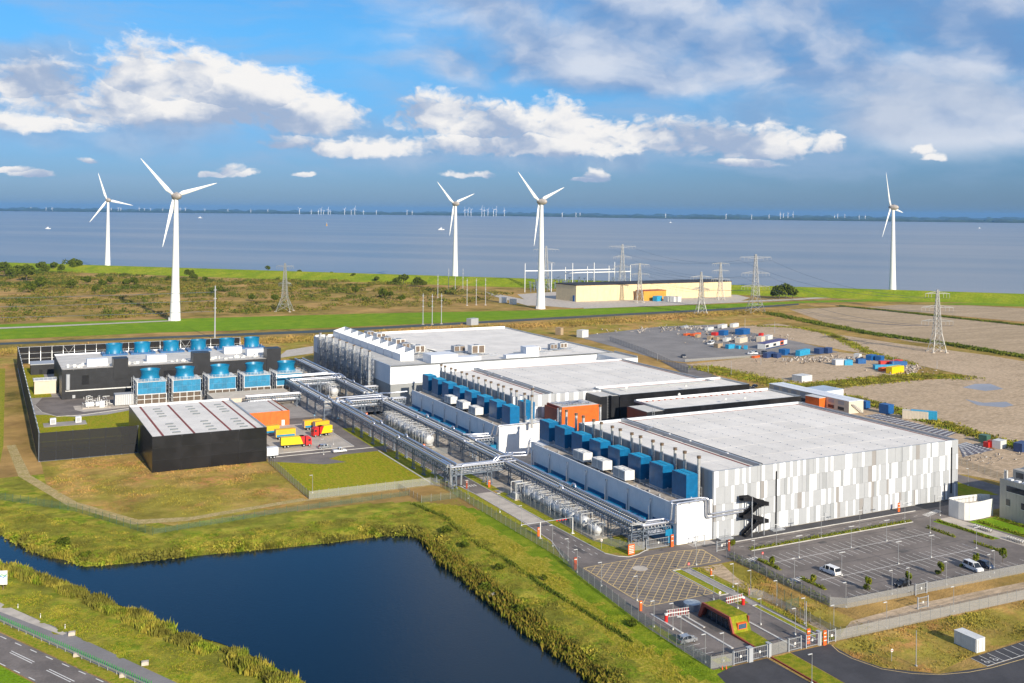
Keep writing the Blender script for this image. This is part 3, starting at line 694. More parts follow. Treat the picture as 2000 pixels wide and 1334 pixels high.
# bottom roads: edge line, bays with wheelchair signs
br = ROADS['bottom_road'][1]
cur = [(-20.9, -65.6), (-21.9, -68.5), (-21.9, -72), (-20.2, -78.2), (-16.5, -82.2), (-12, -84.9), (-6, -86.6), (-.5, -87.2), (9, -87.2), (40, -86)]
mark(br, cur, .18, .030, m_yel, 'edge_line')
pb = ROADS['parking_bays'][0]
for i in range(8): mark(pb, [(-.3 + 2.5 * i, -82.4 + .1 * i), (-.45 + 2.5 * i, -86.2 + .04 * i)], .12, .032, name='bay_line')
mark(pb, [(-.6, -86.3), (30, -85.5)], .16, .034, name='bay_line')
for i in range(2):      # wheelchair symbols: wheel, body, head
    x, y = 1.0 + 2.5 * i, -85.0
    ring = [(x + .42 * math.cos(a), y + .42 * math.sin(a)) for a in np.linspace(R(100), R(400), 16)]
    mark(pb, ring, .12, .033, name='wheelchair_symbol'); mark(pb, [(x - .05, y + .95), (x, y + .3), (x + .42, y + .2), (x + .62, y - .3)], .14, .036, name='wheelchair_symbol')
    MB().lathe((x - .08, y + 1.15, .033), [(.15, 0), (.15, .003)], 10).build('wheelchair_symbol', m_mark, pb)
# highway lines
hw = ROADS['highway'][0]
def lerp(a, b, t): return (a[0] + (b[0] - a[0]) * t, a[1] + (b[1] - a[1]) * t)
def dashes(parent, a, b, n, duty, w, z):
    A, B = G(*a), G(*b)
    for i in range(n): mark(parent, [lerp(A, B, (i + .2) / n), lerp(A, B, (i + .2 + duty) / n)], w, z, name='lane_dash')
dashes(hw, (-60, 1216), (215, 1338), 9, .42, .22, .026); dashes(hw, (-60, 1267), (110, 1349), 6, .42, .22, .026)
dashes(hw, (-60, 1232), (160, 1338), 3, .62, .20, .026); dashes(hw, (-60, 1236), (152, 1339), 3, .62, .20, .026)
# the pavings with rows of pale slabs beside the big hall
for nm, quadp, rows, cols in (('slab_field', [(1686, 812), (1716, 808), (1868, 846), (1850, 853)], 5, 16), ('slab_field', [(1871, 868), (1885, 864), (1945, 878), (1880, 893)], 5, 8)):
    q = GL(quadp); o = ground_sheet(nm, q, M('plum_ground', (.13, .12, .14), .2, .2, .9), .03)
    sl = MB().box(-.75, .75, -.3, .3, .0, .12).mesh('pale_slab', m_lgrey)
    for i in range(rows):
        for j in range(cols):
            u, v = (i + .5) / rows, (j + .5) / cols
            a = lerp(q[0], q[1], u); b = lerp(q[3], q[2], u); p = lerp(a, b, v)
            link(sl, 'pale_slab', o, (p[0], p[1], .03), R(2))
# ================================================================ THE DATA HALLS
prnd = random.Random(11)
PANEL = {}
def panel_mesh(w, h, mat, axis):
    k = (round(w, 2), round(h, 2), mat.name, axis)
    if k not in PANEL:
        b = MB()
        if axis == 'x': b.box(.02, w - .02, -.1, 0, .02, h - .02)
        else: b.box(-.1, 0, .02, w - .02, .02, h - .02)
        PANEL[k] = b.mesh('cladding_panel', mat)
    return PANEL[k]
def clad_front(root, x0, x1, y, zs, mats, weights, widths=None, org=(0, 0, 0)):
    for z0, z1 in zip(zs, zs[1:]):
        x = x0; last = None
        while x < x1 - .3:
            mt = prnd.choices(mats, weights)[0]
            if mt is last: mt = prnd.choices(mats, weights)[0]
            w = min(prnd.choice((.8, 1.1, 1.1, 1.6)) if mt is m_white else prnd.choice((1.1, 1.6, 2.2, 3.0)) if mt is m_lgrey else prnd.choice((.8, 1.1, 1.6)), x1 - x)
            if x1 - x - w < .5: w = x1 - x
            last = mt
            link(panel_mesh(w, z1 - z0, mt, 'x'), 'cladding_panel', root, (x - org[0], y - org[1] - prnd.uniform(0, .05), z0)); x += w
def clad_side(root, x, y0, y1, z0, z1, mats, w, org=(0, 0, 0)):
    y = y0; i = 0
    while y < y1 - .3:
        ww = min(w, y1 - y); link(panel_mesh(ww, z1 - z0, prnd.choice(mats), 'y'), 'cladding_panel', root, (x - org[0] - prnd.uniform(0, .04), y - org[1], z0)); y += ww
def roof_tiles(root, x0, x1, y0, y1, z, nx_, ny_, org, mat=m_roof):
    w, d = (x1 - x0) / nx_, (y1 - y0) / ny_
    me = MB().box(.05, w - .05, .05, d - .05, 0, .05).mesh('roof_sheet', mat)
    for i in range(nx_):
        for j in range(ny_): link(me, 'roof_sheet', root, (x0 + i * w - org[0], y0 + j * d - org[1], z))
def parapets(root, x0, x1, y0, y1, z0, z1, th=.4, mat=m_parap, skip=()):
    P_ = dict(front=(x0 + th, x1 - th, y0, y0 + th), back=(x0 + th, x1 - th, y1 - th, y1), left=(x0, x0 + th, y0, y1), right=(x1 - th, x1, y0, y1))
    for k, (a, b, c_, d) in P_.items():
        if k not in skip: MB().box(a, b, c_, d, z0, z1).build('parapet', mat, root)
def hall(name, label, x0, x1, y0, y1, ztop, xg, nx_, ny_, seed):
    org = (x0, y0, 0); t = thing(name, label, 'building', org)
    zr = ztop - .75
    MB().box(x0, x1, y0 + .12, y1, 0, zr).build('wall', m_lgrey, t)
    parapets(t, x0, x1, y0 + .1, y1, zr, ztop, .45)
    # white strip: sun on the far parapet's inner face, put into the colour
    MB().box(x0 + .5, x1 - .5, y1 - .62, y1 - .47, zr + .02, ztop - .03).build('sunlit_parapet_strip', m_white, t)
    MB().box(xg, xg + .9, y0 + .6, y1 - .7, zr, ztop + .25).build('parapet', m_parap, t)
    MB().box(xg + 1.0, xg + 1.22, y0 + .7, y1 - .8, zr + .06, ztop + .35).build('cable_tray', m_black2, t)
    roof_tiles(t, x0 + .6, xg - .1, y0 + .6, y1 - .7, zr, 2, ny_, org); roof_tiles(t, xg + 1.3, x1 - .6, y0 + .6, y1 - .7, zr, nx_, ny_, org)
    rd = MB()
    for a, b, c_, d in ((xg - 1.9, xg - 1.2, y0 + .6, y1 - 1), (x1 - 2.0, x1 - 1.35, y0 + .6, y1 - 1), (xg + 1.7, xg + 2.1, y0 + .6, y1 - 1)):
        MB().box(a, b, c_, d, zr + .05, zr + .11).build('red_edge_strip', m_red, t)
    MB().box(xg + 2.2, x1 - 1.7, y0 + .75, y0 + 1.35, zr + .05, zr + .11).build('red_edge_strip', m_red, t)
    MB().box(xg + 2.2, x1 - 1.7, y1 - 2.0, y1 - 1.75, zr + .05, zr + .11).build('red_edge_strip', m_red, t)
    # roof drains along the seams: small upstands
    up_ = MB().lathe((0, 0, 0), [(.17, 0), (.13, .14)], 6).mesh('roof_drain', m_dsteel)
    w, d = (x1 - .6 - xg - 1.3) / nx_, (y1 - y0 - 1.3) / ny_
    for i in range(1, nx_):
        for j in range(ny_ * 4): link(up_, 'roof_drain', t, (xg + 1.3 + i * w - x0 + prnd.uniform(-.2, .2), .6 + (j + .5) * d / 4, zr + .05))
    # small crossover stairs bridging the gutter
    for ty_ in (y0 + (y1 - y0) * .74,):
        b = MB()
        for k in range(4): b.box(xg - 1.6 + .35 * k, xg - 1.25 + .35 * k, ty_, ty_ + 1.0, zr + .3 * k + .2, zr + .3 * k + .27)
        b.box(xg - .2, xg + 1.4, ty_, ty_ + 1, ztop + .5, ztop + .58)
        for yy in (ty_, ty_ + 1): b.bar((xg - 1.6, yy, zr + 1.1), (xg - .2, yy, ztop + 1.5), .06); b.bar((xg - .2, yy, ztop + 1.5), (xg + 2, yy, ztop + 1.5), .06); b.bar((xg - .2, yy, ztop + 1.5), (xg - .2, yy, zr), .06); b.bar((xg + 1.6, yy, ztop + 1.5), (xg + 1.6, yy, zr), .06)
        b.build('crossover_stair', m_steel, t)
    for yy in (.2, .45, .6): MB().box(xg - .2, xg + .3, y0 + (y1 - y0) * yy, y0 + (y1 - y0) * yy + .9, ztop + .26, ztop + .5).build('gutter_outlet', m_white, t)
    return t
hallA = hall('data_hall', 'huge hall with white and grey striped facade panels facing the car park', 0.3, 95.2, 0, 71, 18.3, 16.5, 9, 6, 1)
clad_front(hallA, 0.3, 95.2, .12, [0.25, 4.7, 9.2, 13.9, 18.28], [m_white, m_lgrey, m_mgrey, m_taupe], [.42, .44, .07, .07], org=(.3, 0, 0))
clad_side(hallA, .3, .3, 71, 9.6, 18.2, [m_mgrey, m_lgrey, m_taupe, m_mgrey], 1.9, org=(.3, 0, 0))
for x in (21.8, 91.9): MB().box(x, x + .3, -.35, -.06, 2.0 if x > 50 else 0, 16.2).build('downpipe', m_black2, hallA)
MB().box(16.4, 16.55, -.10, -.0, .3, 18.3).build('panel_joint', m_mgrey, hallA)
for x, w, h in ((4.2, 1.1, 2.3), (20.0, 1.1, 2.3), (27.5, 1.2, 2.3), (40, 1.2, 2.3), (55, 1.2, 2.3), (70, 1.2, 2.3), (85, 1.2, 2.3)):
    d_ = MB().box(x, x + w, -.16, -.07, .1, h).build('door', m_lgrey, hallA); MB().box(x + w - .2, x + w - .1, -.20, -.16, 1.0, 1.2).build('handle', m_dsteel, d_)
for x in (1.5, 19.6):     # steel steps and rails under the doors
    b = MB().box(x, x + 4.2, -1.9, -.2, 0, .28)
    for k in range(5): b.bar((x + k * 1.05, -1.9, .28), (x + k * 1.05, -1.9, 1.3), .06)
    b.bar((x, -1.9, 1.3), (x + 4.2, -1.9, 1.3), .06); b.bar((x, -1.9, .8), (x + 4.2, -1.9, .8), .05); b.build('entrance_platform', m_steel, hallA)
# black fire stair on the facade
st = thing('fire_stair', 'black zigzag steel fire stair on the striped facade', 'stair', (8, -2, 0))
for zl, zu, xa, xb in ((0.15, 3.3, 9.2, 14.2), (5.2, 8.0, 9.2, 14.4)):
    b = MB()
    for yy in (-2.6, -1.0): b.side([(xa, zl), (xa + .5, zl - .0), (xb, zu + .0), (xb, zu + 1.1), (xb - .4, zu + 1.1), (xa, zl + 1.0)], yy - .06, yy + .06)
    n = 12
    for k in range(n): b.box(xa + (xb - xa) * k / n, xa + (xb - xa) * (k + 1) / n + .05, -2.5, -1.1, zl + (zu - zl) * k / n, zl + (zu - zl) * k / n + .08)
    b.build('flight', m_black2, st)
for z0_ in (3.3, 8.0):
    b = MB()
    for yy in (-2.9, -1.0): b.side([(8.2, z0_ + 2.0), (8.2, z0_ + 3.15), (11.2, z0_ + 3.05), (13.6, z0_ + 1.9), (17, z0_ + .9), (17, z0_ - .2), (14.0, z0_ + .5), (11.4, z0_ + 1.85)], yy - .05, yy + .05)
    b.box(14.0, 17, -2.85, -1.05, z0_ - .15, z0_ - .03); b.box(8.2, 11.3, -2.85, -1.05, z0_ + 1.9, z0_ + 2.0)
    b.build('landing', m_black2, st)
for x in (11.0, 15.2):
    for yy in (-3.05, -.75): MB().bar((x, yy, 0), (x, yy, 11 if x < 12 else 8), .22).build('column', m_steel, st)

hallB = hall('data_hall', 'middle hall with wide pale roof behind the black roofed blocks', 2.4, 96.5, 122.5, 192.5, 18.3, 18.6, 8, 6, 2)
clad_front(hallB, 2.4, 41, 122.62, [9.5, 13.9, 18.28], [m_white, m_lgrey, m_mgrey], [.6, .35, .05], org=(2.4, 122.5, 0))
clad_side(hallB, 2.4, 123, 192.4, 9.6, 18.2, [m_mgrey, m_lgrey, m_taupe], 2.4, org=(2.4, 122.5, 0))

# ---- generator decks: low white blocks along the halls
def deck(label, x0, x1, y0, y1, z, xr):
    t = thing('generator_deck', label, 'building', (x0, y0, 0))
    MB().box(x0 + .12, x1, y0 + .12, y1, 0, z - 1.0).build('wall', m_wallw, t)
    n = 14; w = (y1 - y0) / n
    me = MB().box(-.1, 0, .03, w - .03, .1, z).mesh('wall_panel', m_wallw)
    for i in range(n): link(me, 'wall_panel', t, (.12, i * w, 0))
    n = max(2, int((xr - x0) / 5)); w = (xr - x0) / n
    me = MB().box(.03, w - .03, -.1, 0, .1, z + .2).mesh('wall_panel', m_wallw)
    for i in range(n): link(me, 'wall_panel', t, (i * w, .1, 0))
    MB().box(x0 + .12, x0 + .45, y0 + .5, y1, z - 1.0, z - .02).build('parapet', m_wallw, t); MB().box(x0 + .12, xr, y0 + .12, y0 + .5, z - 1, z + .17).build('parapet', m_wallw, t)
    MB().box(x0 + .45, x1, y0 + .5, y1 - .05, z - 1.0, z - .94).build('deck_floor', m_deck, t)
    n = 7; w = (y1 - y0) / n
    dp = MB().cyl((-.28, 0, .3), (-.28, 0, z - 1.4), .09, n=8).box(-.42, -.1, -.18, .18, z - 1.5, z - 1.1).mesh('downpipe', m_dsteel)
    for i in range(n): link(dp, 'downpipe', t, (0, 1.5 + w * i + w * .9, 0))
    # pipes and trays lying on the deck
    b = MB()
    for k in range(60):
        yy = y0 + 2 + (y1 - y0 - 4) * prnd.random(); xx = x0 + prnd.choice((1.2, 1.6, 2.6, 5.4))
        b.bar((xx, yy, z - .75), (xx + prnd.uniform(-.1, .1), yy + prnd.uniform(1, 3), z - .75), .16) if prnd.random() < .5 else b.box(xx, xx + .5, yy, yy + .5, z - .9, z - prnd.uniform(.2, .7))
    for xx in (x0 + .9, x0 + 5.8): b.cyl((xx, y0 + 1, z - .6), (xx, y1 - 1, z - .6), .12, n=6)
    b.build('deck_pipework', m_steel, t)['kind'] = 'stuff'
    # blue air intakes at the foot of the wall
    n = 7; w = (y1 - y0) / n
    for i in range(n):
        ya = y0 + w * i + w * .16
        o = MB().box(x0 - 2.3, x0 - .1, ya, ya + w * .72, .3, 3.9).build('air_intake', m_blue2, t)
        MB().box(x0 - 2.36, x0 - 2.3, ya + .15, ya + w * .72 - .15, .5, 3.6).build('louvre', m_blue, o); MB().box(x0 - .1, x0 - .02, ya - .2, ya + w * .8, .3, 4.7).build('back_plate', m_blue, o)
    return t
deckA = deck('white low block with pipes and blue housings on its deck, nearest the car park', -11.6, 0.1, 0.2, 80, 10.6, 0.1)
deckB = deck('white low block with blue housings beside the middle hall, in front of its orange box', -10.4, 2.3, 108.5, 193, 10.7, 14.0)
MB().box(2.3, 14, 108.62, 122.4, 0, 9.6).build('wall', m_wallw, deckB)
MB().box(-8.4, 0.1, 80.05, 88, 0, 9.6).build('wall', m_wallw, deckA)

# ---- blue generator housings with plinth, ribs on the roof and a side louvre
def housing_proto():
    t = thing('generator_housing', '', 'generator')
    MB().box(-.5, 3.3, 0, 6.5, 0, .95).build('plinth', m_gen_base, t, local=True)
    MB().box(-.53, 3.33, -.03, 6.53, .95, 7.25).build('housing_body', m_blue, t, local=True)
    b = MB()
    for k in range(7): b.box(-.3, 3.1, .35 + .9 * k, .47 + .9 * k, 7.25, 7.4)
    b.bar((1.4, .2, 7.35), (1.4, 6.2, 7.35), .1); b.build('roof_rib', m_blue2, t, local=True)
    MB().box(3.36, 4.0, 1.2, 5.2, 1.6, 4.6).build('side_louvre', m_blue, t, local=True)
    MB().box(1.0, 1.35, -.10, -.04, .9, 1.25).build('lamp', m_white, t, local=True)
    b = MB()
    for yy in (0, 2, 4, 6): b.bar((-1.0, yy, 0), (-1.0, yy, 1.1), .05)
    b.bar((-1.0, 0, 1.1), (-1.0, 6, 1.1), .05); b.build('handrail', m_steel, t, local=True)
    return t
def stack_proto():
    t = thing('exhaust_stack', '', 'chimney')
    MB().cyl((0, 0, 0), (0, 0, 11.2), .44, n=14).build('flue', m_stack, t, smooth=True, local=True)
    MB().lathe((0, 0, 11.2), [(.42, 0), (.60, .12), (.60, .3), (.44, .42), (.62, .62), (.62, .72)], 14).build('cap', m_cap, t, smooth=True, local=True)
    MB().lathe((0, 0, 5.2), [(.5, 0), (.5, .12)], 12).lathe((0, 0, 8.3), [(.5, 0), (.5, .12)], 12).build('clamp_ring', m_steel, t, smooth=True, local=True)
    b = MB()
    for a, c_ in ((-.6, -.6), (.6, -.6), (.6, .6), (-.6, .6)): b.bar((a, c_, 0), (a, c_, 3.4), .09)
    for z in (1.6, 3.4):
        for p, q in (((-.6, -.6), (.6, -.6)), ((.6, -.6), (.6, .6)), ((.6, .6), (-.6, .6)), ((-.6, .6), (-.6, -.6))): b.bar((p[0], p[1], z), (q[0], q[1], z), .07)
    b.build('support_cage', m_steel, t, local=True)
    return t
hp = housing_proto(); sp = stack_proto(); uh = us = False
def put(proto, first, loc, label, group):
    o = proto if first else copy_tree(proto)
    o.location = loc; o['label'] = label; o['group'] = group; return o
rowsG = [(-5.1, 9.66, [4.6, 15.5, 26.4, 37.4, 48.3, 59.3, 70.3, 80.9], 'near', 'striped facade end', -.85), (-4.6, 9.76, [110.6, 121.4, 132.2, 143.6, 154.8, 166.2, 177.0, 187.6], 'far', 'orange box end', 1.2)]
fh = fs = True
for x, z, ts, nm, ref, xs_ in rowsG:
    for i, t0 in enumerate(ts):
        put(hp, fh, (x, t0 - .3, z), f'{ORD[i]} tall dark blue generator housing from the {ref} of the {nm} deck', 'blue generator housings on the decks'); fh = False
        for j, dt in enumerate((.5, 6.9)):
            if i == 7 and j == 1: continue
            put(sp, fs, (xs_, t0 + dt, z), f'{ORD[2 * i + j]} steel exhaust stack from the {ref} of the {nm} deck', 'steel exhaust stacks behind the blue housings'); fs = False
put(hp, False, (4.6, 115.6, 9.76), 'single blue generator housing standing right before the brown red wall', 'blue generator housings on the decks')
put(sp, False, (9.0, 119.5, 9.6), 'single steel stack behind the housing at the brown red wall', 'steel exhaust stacks behind the blue housings')
put(sp, False, (1.2, 105.5, 9.9), 'single steel stack rising beside the white end wall of the far deck', 'steel exhaust stacks behind the blue housings')
put(sp, False, (12.0, 76.5, 10.5), 'single steel stack standing in the gap before the black block', 'steel exhaust stacks behind the blue housings')
# ---- white air handling units on legs
def ahu_proto():
    t = thing('air_handler', '', 'air handler')
    for y in (0, 3.3): 
        bx = MB().box(0, 3.3, y, y + 3.1, 1.0, 3.7).build('casing', M('unit_white', (.72, .71, .68), .06, .8, .5), t, local=True)
        MB().box(-.05, 0, y + .3, y + 2.8, 1.3, 3.4).build('filter_panel', m_lgrey, bx, local=True)
        MB().box(.4, 1.5, y - .04, y, 1.2, 3.5).build('access_door', m_frame, bx, local=True)
        MB().lathe((1.7, y + 1.5, 3.7), [(.9, 0), (.9, .12), (.7, .12), (.7, .02)], 16).build('fan_ring', m_frame, bx, local=True)
    b = MB()
    for xx in (.1, 3.2):
        for yy in (.1, 3.1, 6.3): b.bar((xx, yy, 0), (xx, yy, 1.0), .14)
    for xx in (.1, 3.2): b.bar((xx, 0, .95), (xx, 6.4, .95), .14)
    b.build('leg_frame', m_dsteel, t, local=True)
    return t
ap = ahu_proto(); fa = True
for i, (x, y, z) in enumerate(((-10.4, 27.0, 9.66), (-10.0, 39.6, 9.66), (-9.9, 51.0, 9.66))):
    put(ap, fa, (x, y, z), f'{ORD[i]} pair of white air handlers from the striped facade on the near deck', 'white air handlers on the decks'); fa = False
for i, (x, y, z) in enumerate(((-9.2, 131, 9.76), (-8.9, 143, 9.76), (-8.6, 155.5, 9.76))):
    put(ap, False, (x, y, z), f'{ORD[i]} pair of white air handlers from the orange box on the far deck', 'white air handlers on the decks')

# ---- black blocks with pale roofs between the halls
def black_block(label, x0, x1, y0, y1, z, org):
    t = thing('office_block', label, 'building', (x0, y0, 0))
    MB().box(x0, x1, y0 + .1, y1, 0, z - .7).build('wall', m_black, t)
    n = int((x1 - x0) / 5.2); w = (x1 - x0) / n
    for za, zb in ((z - 4.6, z - 2.3), (z - 2.3, z)):
        me = MB().box(.02, w - .02, -.06, .04, .02, zb - za - .02).mesh('cladding_panel', m_black2)
        for i in range(n): link(me, 'cladding_panel', t, (i * w, .1, za))
    parapets(t, x0, x1, y0 + .1, y1, z - .7, z, .4, m_parap, skip=())
    MB().box(x0 + .5, x1 - .5, y1 - .7, y1 - .42, z - .68, z + .25).build('sunlit_parapet_strip', m_white, t)  # white strip colours the back parapet's inner face as sunlit
    roof_tiles(t, x0 + .5, x1 - .5, y0 + .6, y1 - .75, z - .7, 8, 2, (x0, y0, 0))
    MB().box(x0 + 1, x1 - 1, y1 - 1.6, y1 - 1.3, z - .65, z - .59).build('red_edge_strip', m_red, t)
    return t
bb1 = black_block('taller black clad block with pale roof behind the other black block', 41.5, 104.5, 109.5, 128.5, 18.3, 0)
bb2 = black_block('lower black clad block with pale roof just behind the big hall', 40.5, 104.3, 79.2, 98.4, 18.3, 0)
for b_, x0, x1, y0, y1, z in ((bb1, 34.2, 41.4, 112, 130, 17.6), (bb1, 38, 41.4, 110, 112, 18.0), (bb2, 33.2, 40.4, 79.4, 92, 17.6)):
    o = MB().box(x0, x1, y0, y1, 0, z).build('side_wing', m_black, b_); MB().box(x0 + .4, x1 - .1, y0 + .4, y1 - .4, z, z + .05).build('wing_roof', m_roof2, o)
for b_, x, y in ((bb1, 37.2, 111.8), (bb2, 35.2, 79.1)):
    m_ = MB()
    for xx in (x, x + .9): m_.bar((xx, y - .1, 8), (xx, y - .1, 19.4), .1)
    for k in range(18): m_.bar((x, y - .1, 8.4 + .6 * k), (x + .9, y - .1, 8.4 + .6 * k), .07)
    m_.build('roof_ladder', m_steel, b_)
for b_, x, y, z in ((bb1, 74, 111.6, 17.65), (bb1, 50, 118, 17.65), (bb2, 60, 97.0, 17.65), (bb2, 70, 82, 17.65), (bb2, 78, 80.6, 17.65)):
    m_ = MB().bar((x, y, z), (x, y, z + 2.2), .12).box(x - .5, x + .5, y - .1, y + .1, z + 1.2, z + 1.9).bar((x - .8, y, z + 1.2), (x + .8, y, z + 1.2), .08); m_.build('roof_antenna', m_frame, b_)
m_ = MB()
for k in range(22): m_.box(42 + k * 2.7, 42.6 + k * 2.7, 96.2, 96.8, 17.62, 17.95)
m_.build('roof_anchor', m_brown, bb2)

# ---- orange clad box, brown return wall
t = thing('orange_plant_room', 'orange clad plant room with brown side wall between the two decks', 'building', (12.6, 104.5, 0))
MB().box(13.2, 29.2, 104.6, 116, 0, 16.4).build('wall', m_brown, t)
n = 16
me = MB().box(0, 15.98, -.1, 0, .03, .47).mesh('cladding_board', m_orange)
for k in range(18): link(me, 'cladding_board', t, (.62, .08, 7.6 + k * .5))
MB().box(12.6, 13.1, 104.6, 116.5, 8, 15.6).build('side_wall', m_brown, t)
MB().box(13.6, 29, 105, 115.6, 16.4, 16.5).build('roof', m_roof2, t)
m_ = MB()
for k in range(26): m_.bar((13.6 + prnd.uniform(0, 14), 106 + prnd.uniform(0, 8), 16.9), (13.6 + prnd.uniform(0, 14), 106 + prnd.uniform(0, 8), 16.9), .25)
m_.build('roof_pipework', m_pipe, t)['kind'] = 'stuff'
for x in (12.0, 11.3): MB().tube([(x, 104.2, 16.5), (x, 104.2, 11.2), (x - .8, 104.0, 10.9), (x - 3, 104, 10.9)], .28, 8).build('riser_pipe', m_pipe, t, smooth=True)

# ---- the far hall: white upper walls, grey foot, wedge shaped roof vents
t = thing('data_hall', 'far white hall with grey foot and a row of wedge roof vents', 'building', (-11.7, 215.5, 0)); farhall = t
MB().box(-11.7, 107, 215.6, 336, 9.5, 17.3).build('wall', m_white, t); MB().box(-11.6, 107, 215.7, 336, 0, 9.5).build('wall_base', M('grey_wall_base', (.27, .28, .28), .05, .4, .6), t)
w = 119 / 18
me = MB().box(.03, w - .03, -.1, 0, 0, 8.45).mesh('cladding_panel', m_white)
for i in range(18): link(me, 'cladding_panel', t, (i * w - .0, .1, 9.55))
me = MB().box(-.1, 0, .03, 7.5 - .03, 0, 8.45).mesh('cladding_panel', m_white)
for i in range(16): link(me, 'cladding_panel', t, (0, .1 + i * 7.5, 9.55))
roof_tiles(t, -11.2, 26, 216.2, 335.5, 17.3, 3, 8, (-11.7, 215.5, 0), M('roof_membrane_far', (.55, .53, .49), .08, .2, .8, rnd=.03)); roof_tiles(t, 26.6, 106.4, 216.2, 335.5, 17.3, 6, 8, (-11.7, 215.5, 0))
parapets(t, -11.7, 107, 215.5, 336, 17.3, 18.0, .45)
MB().box(26, 26.6, 216.2, 335.4, 17.3, 17.75).build('roof_joint', m_black2, t); MB().box(-11, 106, 335.2, 335.5, 17.4, 18.6).build('sunlit_parapet_strip', m_white, t)  # the white strip paints sunlight on the far parapet's inside
MB().box(97, 107.4, 195, 215.4, 0, 17.6).build('side_wing', m_white, t); MB().box(97.4, 107, 195.4, 215.3, 17.6, 17.7).build('wing_roof', m_roof2, t)
MB().box(106.9, 107.3, 195, 215.4, 17.7, 18.6).build('parapet', m_parap, t)
# low white block on the near roof edge
MB().box(8.6, 22, 217, 227, 17.4, 21.4).build('roof_block', m_white, t); MB().box(22, 34, 217, 223, 17.4, 19.6).build('roof_block', m_white, t)
MB().box(58, 65, 217, 223, 17.4, 22.6).build('roof_block', m_white, t); MB().box(47, 58, 216.6, 220, 17.4, 19.4).build('roof_block', m_white, t)
for i in range(9):
    y = 231.5 + i * 11.6
    v = thing('roof_vent', f'{ORD[i]} wedge shaped white roof vent on the far hall, counted from its near end', 'roof vent', (-.9, y, 17.35), group='wedge roof vents on the far hall')
    x0, x1 = 0, 6.8
    b = MB()
    # open topped wedge: sloping side walls, low west wall, high east wall
    for ya in (0, 10.6): b.side([(x0, 0), (x1, 0), (x1, 5.2), (x0, 3.2)], ya, ya + .25)
    b.build('side_wall', m_white, v, local=True)
    MB().box(x0 - .0, x0 + .25, .25, 10.6, 0, 3.2).build('low_wall', m_white, v, local=True); MB().box(x1 - .25, x1, .25, 10.6, 0, 5.2).build('high_wall', m_white, v, local=True)
    MB().quad((.25, .25, 1.5), (x1 - .25, .25, 2.0), (x1 - .25, 10.6, 2.0), (.25, 10.6, 1.5)).build('louvre', m_grid if False else M('vent_grey', (.22, .23, .21), .1, 1, .7), v, local=True)
# roof machinery on the far hall
for i, (x, y, sx, sy, sz) in enumerate(((14, 250, 5, 6, 3.2), (13, 265, 4, 5, 2.6), (15, 279, 5, 6, 3.0), (14, 294, 4, 5, 2.4), (15, 308, 5, 6, 2.8), (14, 321, 4, 5, 2.6), (38, 236, 7, 5, 3.8), (33, 246, 6, 4, 2.6), (70, 232, 4, 3, 2.0), (82, 236, 4, 3, 2.2), (89, 238, 4, 3, 2.2))):
    u = thing('roof_unit', ('boxy grey rooftop cooling unit behind the wedge vents, %s of six' % ORD[i]) if i < 6 else ['large white rooftop unit in the middle of the far hall roof', 'low white rooftop unit beside the large white unit', 'small rooftop fan unit next to the tall white roof block', 'small twin fan unit left of the last roof unit', 'small fan unit nearest the far hall roof corner'][i - 6], 'roof unit', (x, y, 17.35), group='rooftop units on the far hall')
    MB().box(0, sx, 0, sy, .9, .9 + sz).build('casing', m_lgrey if i % 2 else M('unit_white', (.72, .71, .68), .06, .8, .5), u, local=True)
    MB().box(.3, sx * .45, -.05, 0, 1.1, .7 + sz).box(sx * .55, sx - .3, -.05, 0, 1.1, .7 + sz).build('grille', m_grid, u, local=True)
    MB().lathe((sx * .5, sy * .5, .9 + sz), [(1.2, 0), (1.2, .3), (1.0, .3), (1.0, .05)], 14).build('fan_ring', m_dsteel, u, local=True)
    b = MB()
    for a in (.1, sx - .1):
        for c_ in (.1, sy - .1): b.bar((a, c_, 0), (a, c_, .9), .15)
    b.bar((-1.5, -.8, .5), (sx + 2, -.8, .5), .3); b.bar((-1, sy + .7, .4), (sx + 1.5, sy + .7, .4), .3); b.build('leg_frame', m_dsteel, u, local=True)
b = MB()
for k in range(70):
    x, y = 9 + prnd.uniform(0, 12), 240 + prnd.uniform(0, 92); d = prnd.uniform(2, 7)
    b.bar((x, y, 18.3 + prnd.uniform(0, 1.3)), (x + d * prnd.choice((0, 1)), y + d * .6 * prnd.choice((0, 1)), 18.3 + prnd.uniform(0, 1.3)), .22)
for k in range(40): x, y = 9 + prnd.uniform(0, 12), 240 + prnd.uniform(0, 92); b.bar((x, y, 17.3), (x, y, 19.6), .1)
b.build('roof_pipework', m_frame, farhall)['kind'] = 'stuff'
b = MB()
for k in range(24): x, y = 36 + prnd.uniform(0, 60), 222 + prnd.uniform(0, 22); b.bar((x, y, 17.9), (x + prnd.uniform(2, 7), y, 17.9), .2)
b.build('roof_pipework', m_steel, farhall)['kind'] = 'stuff'

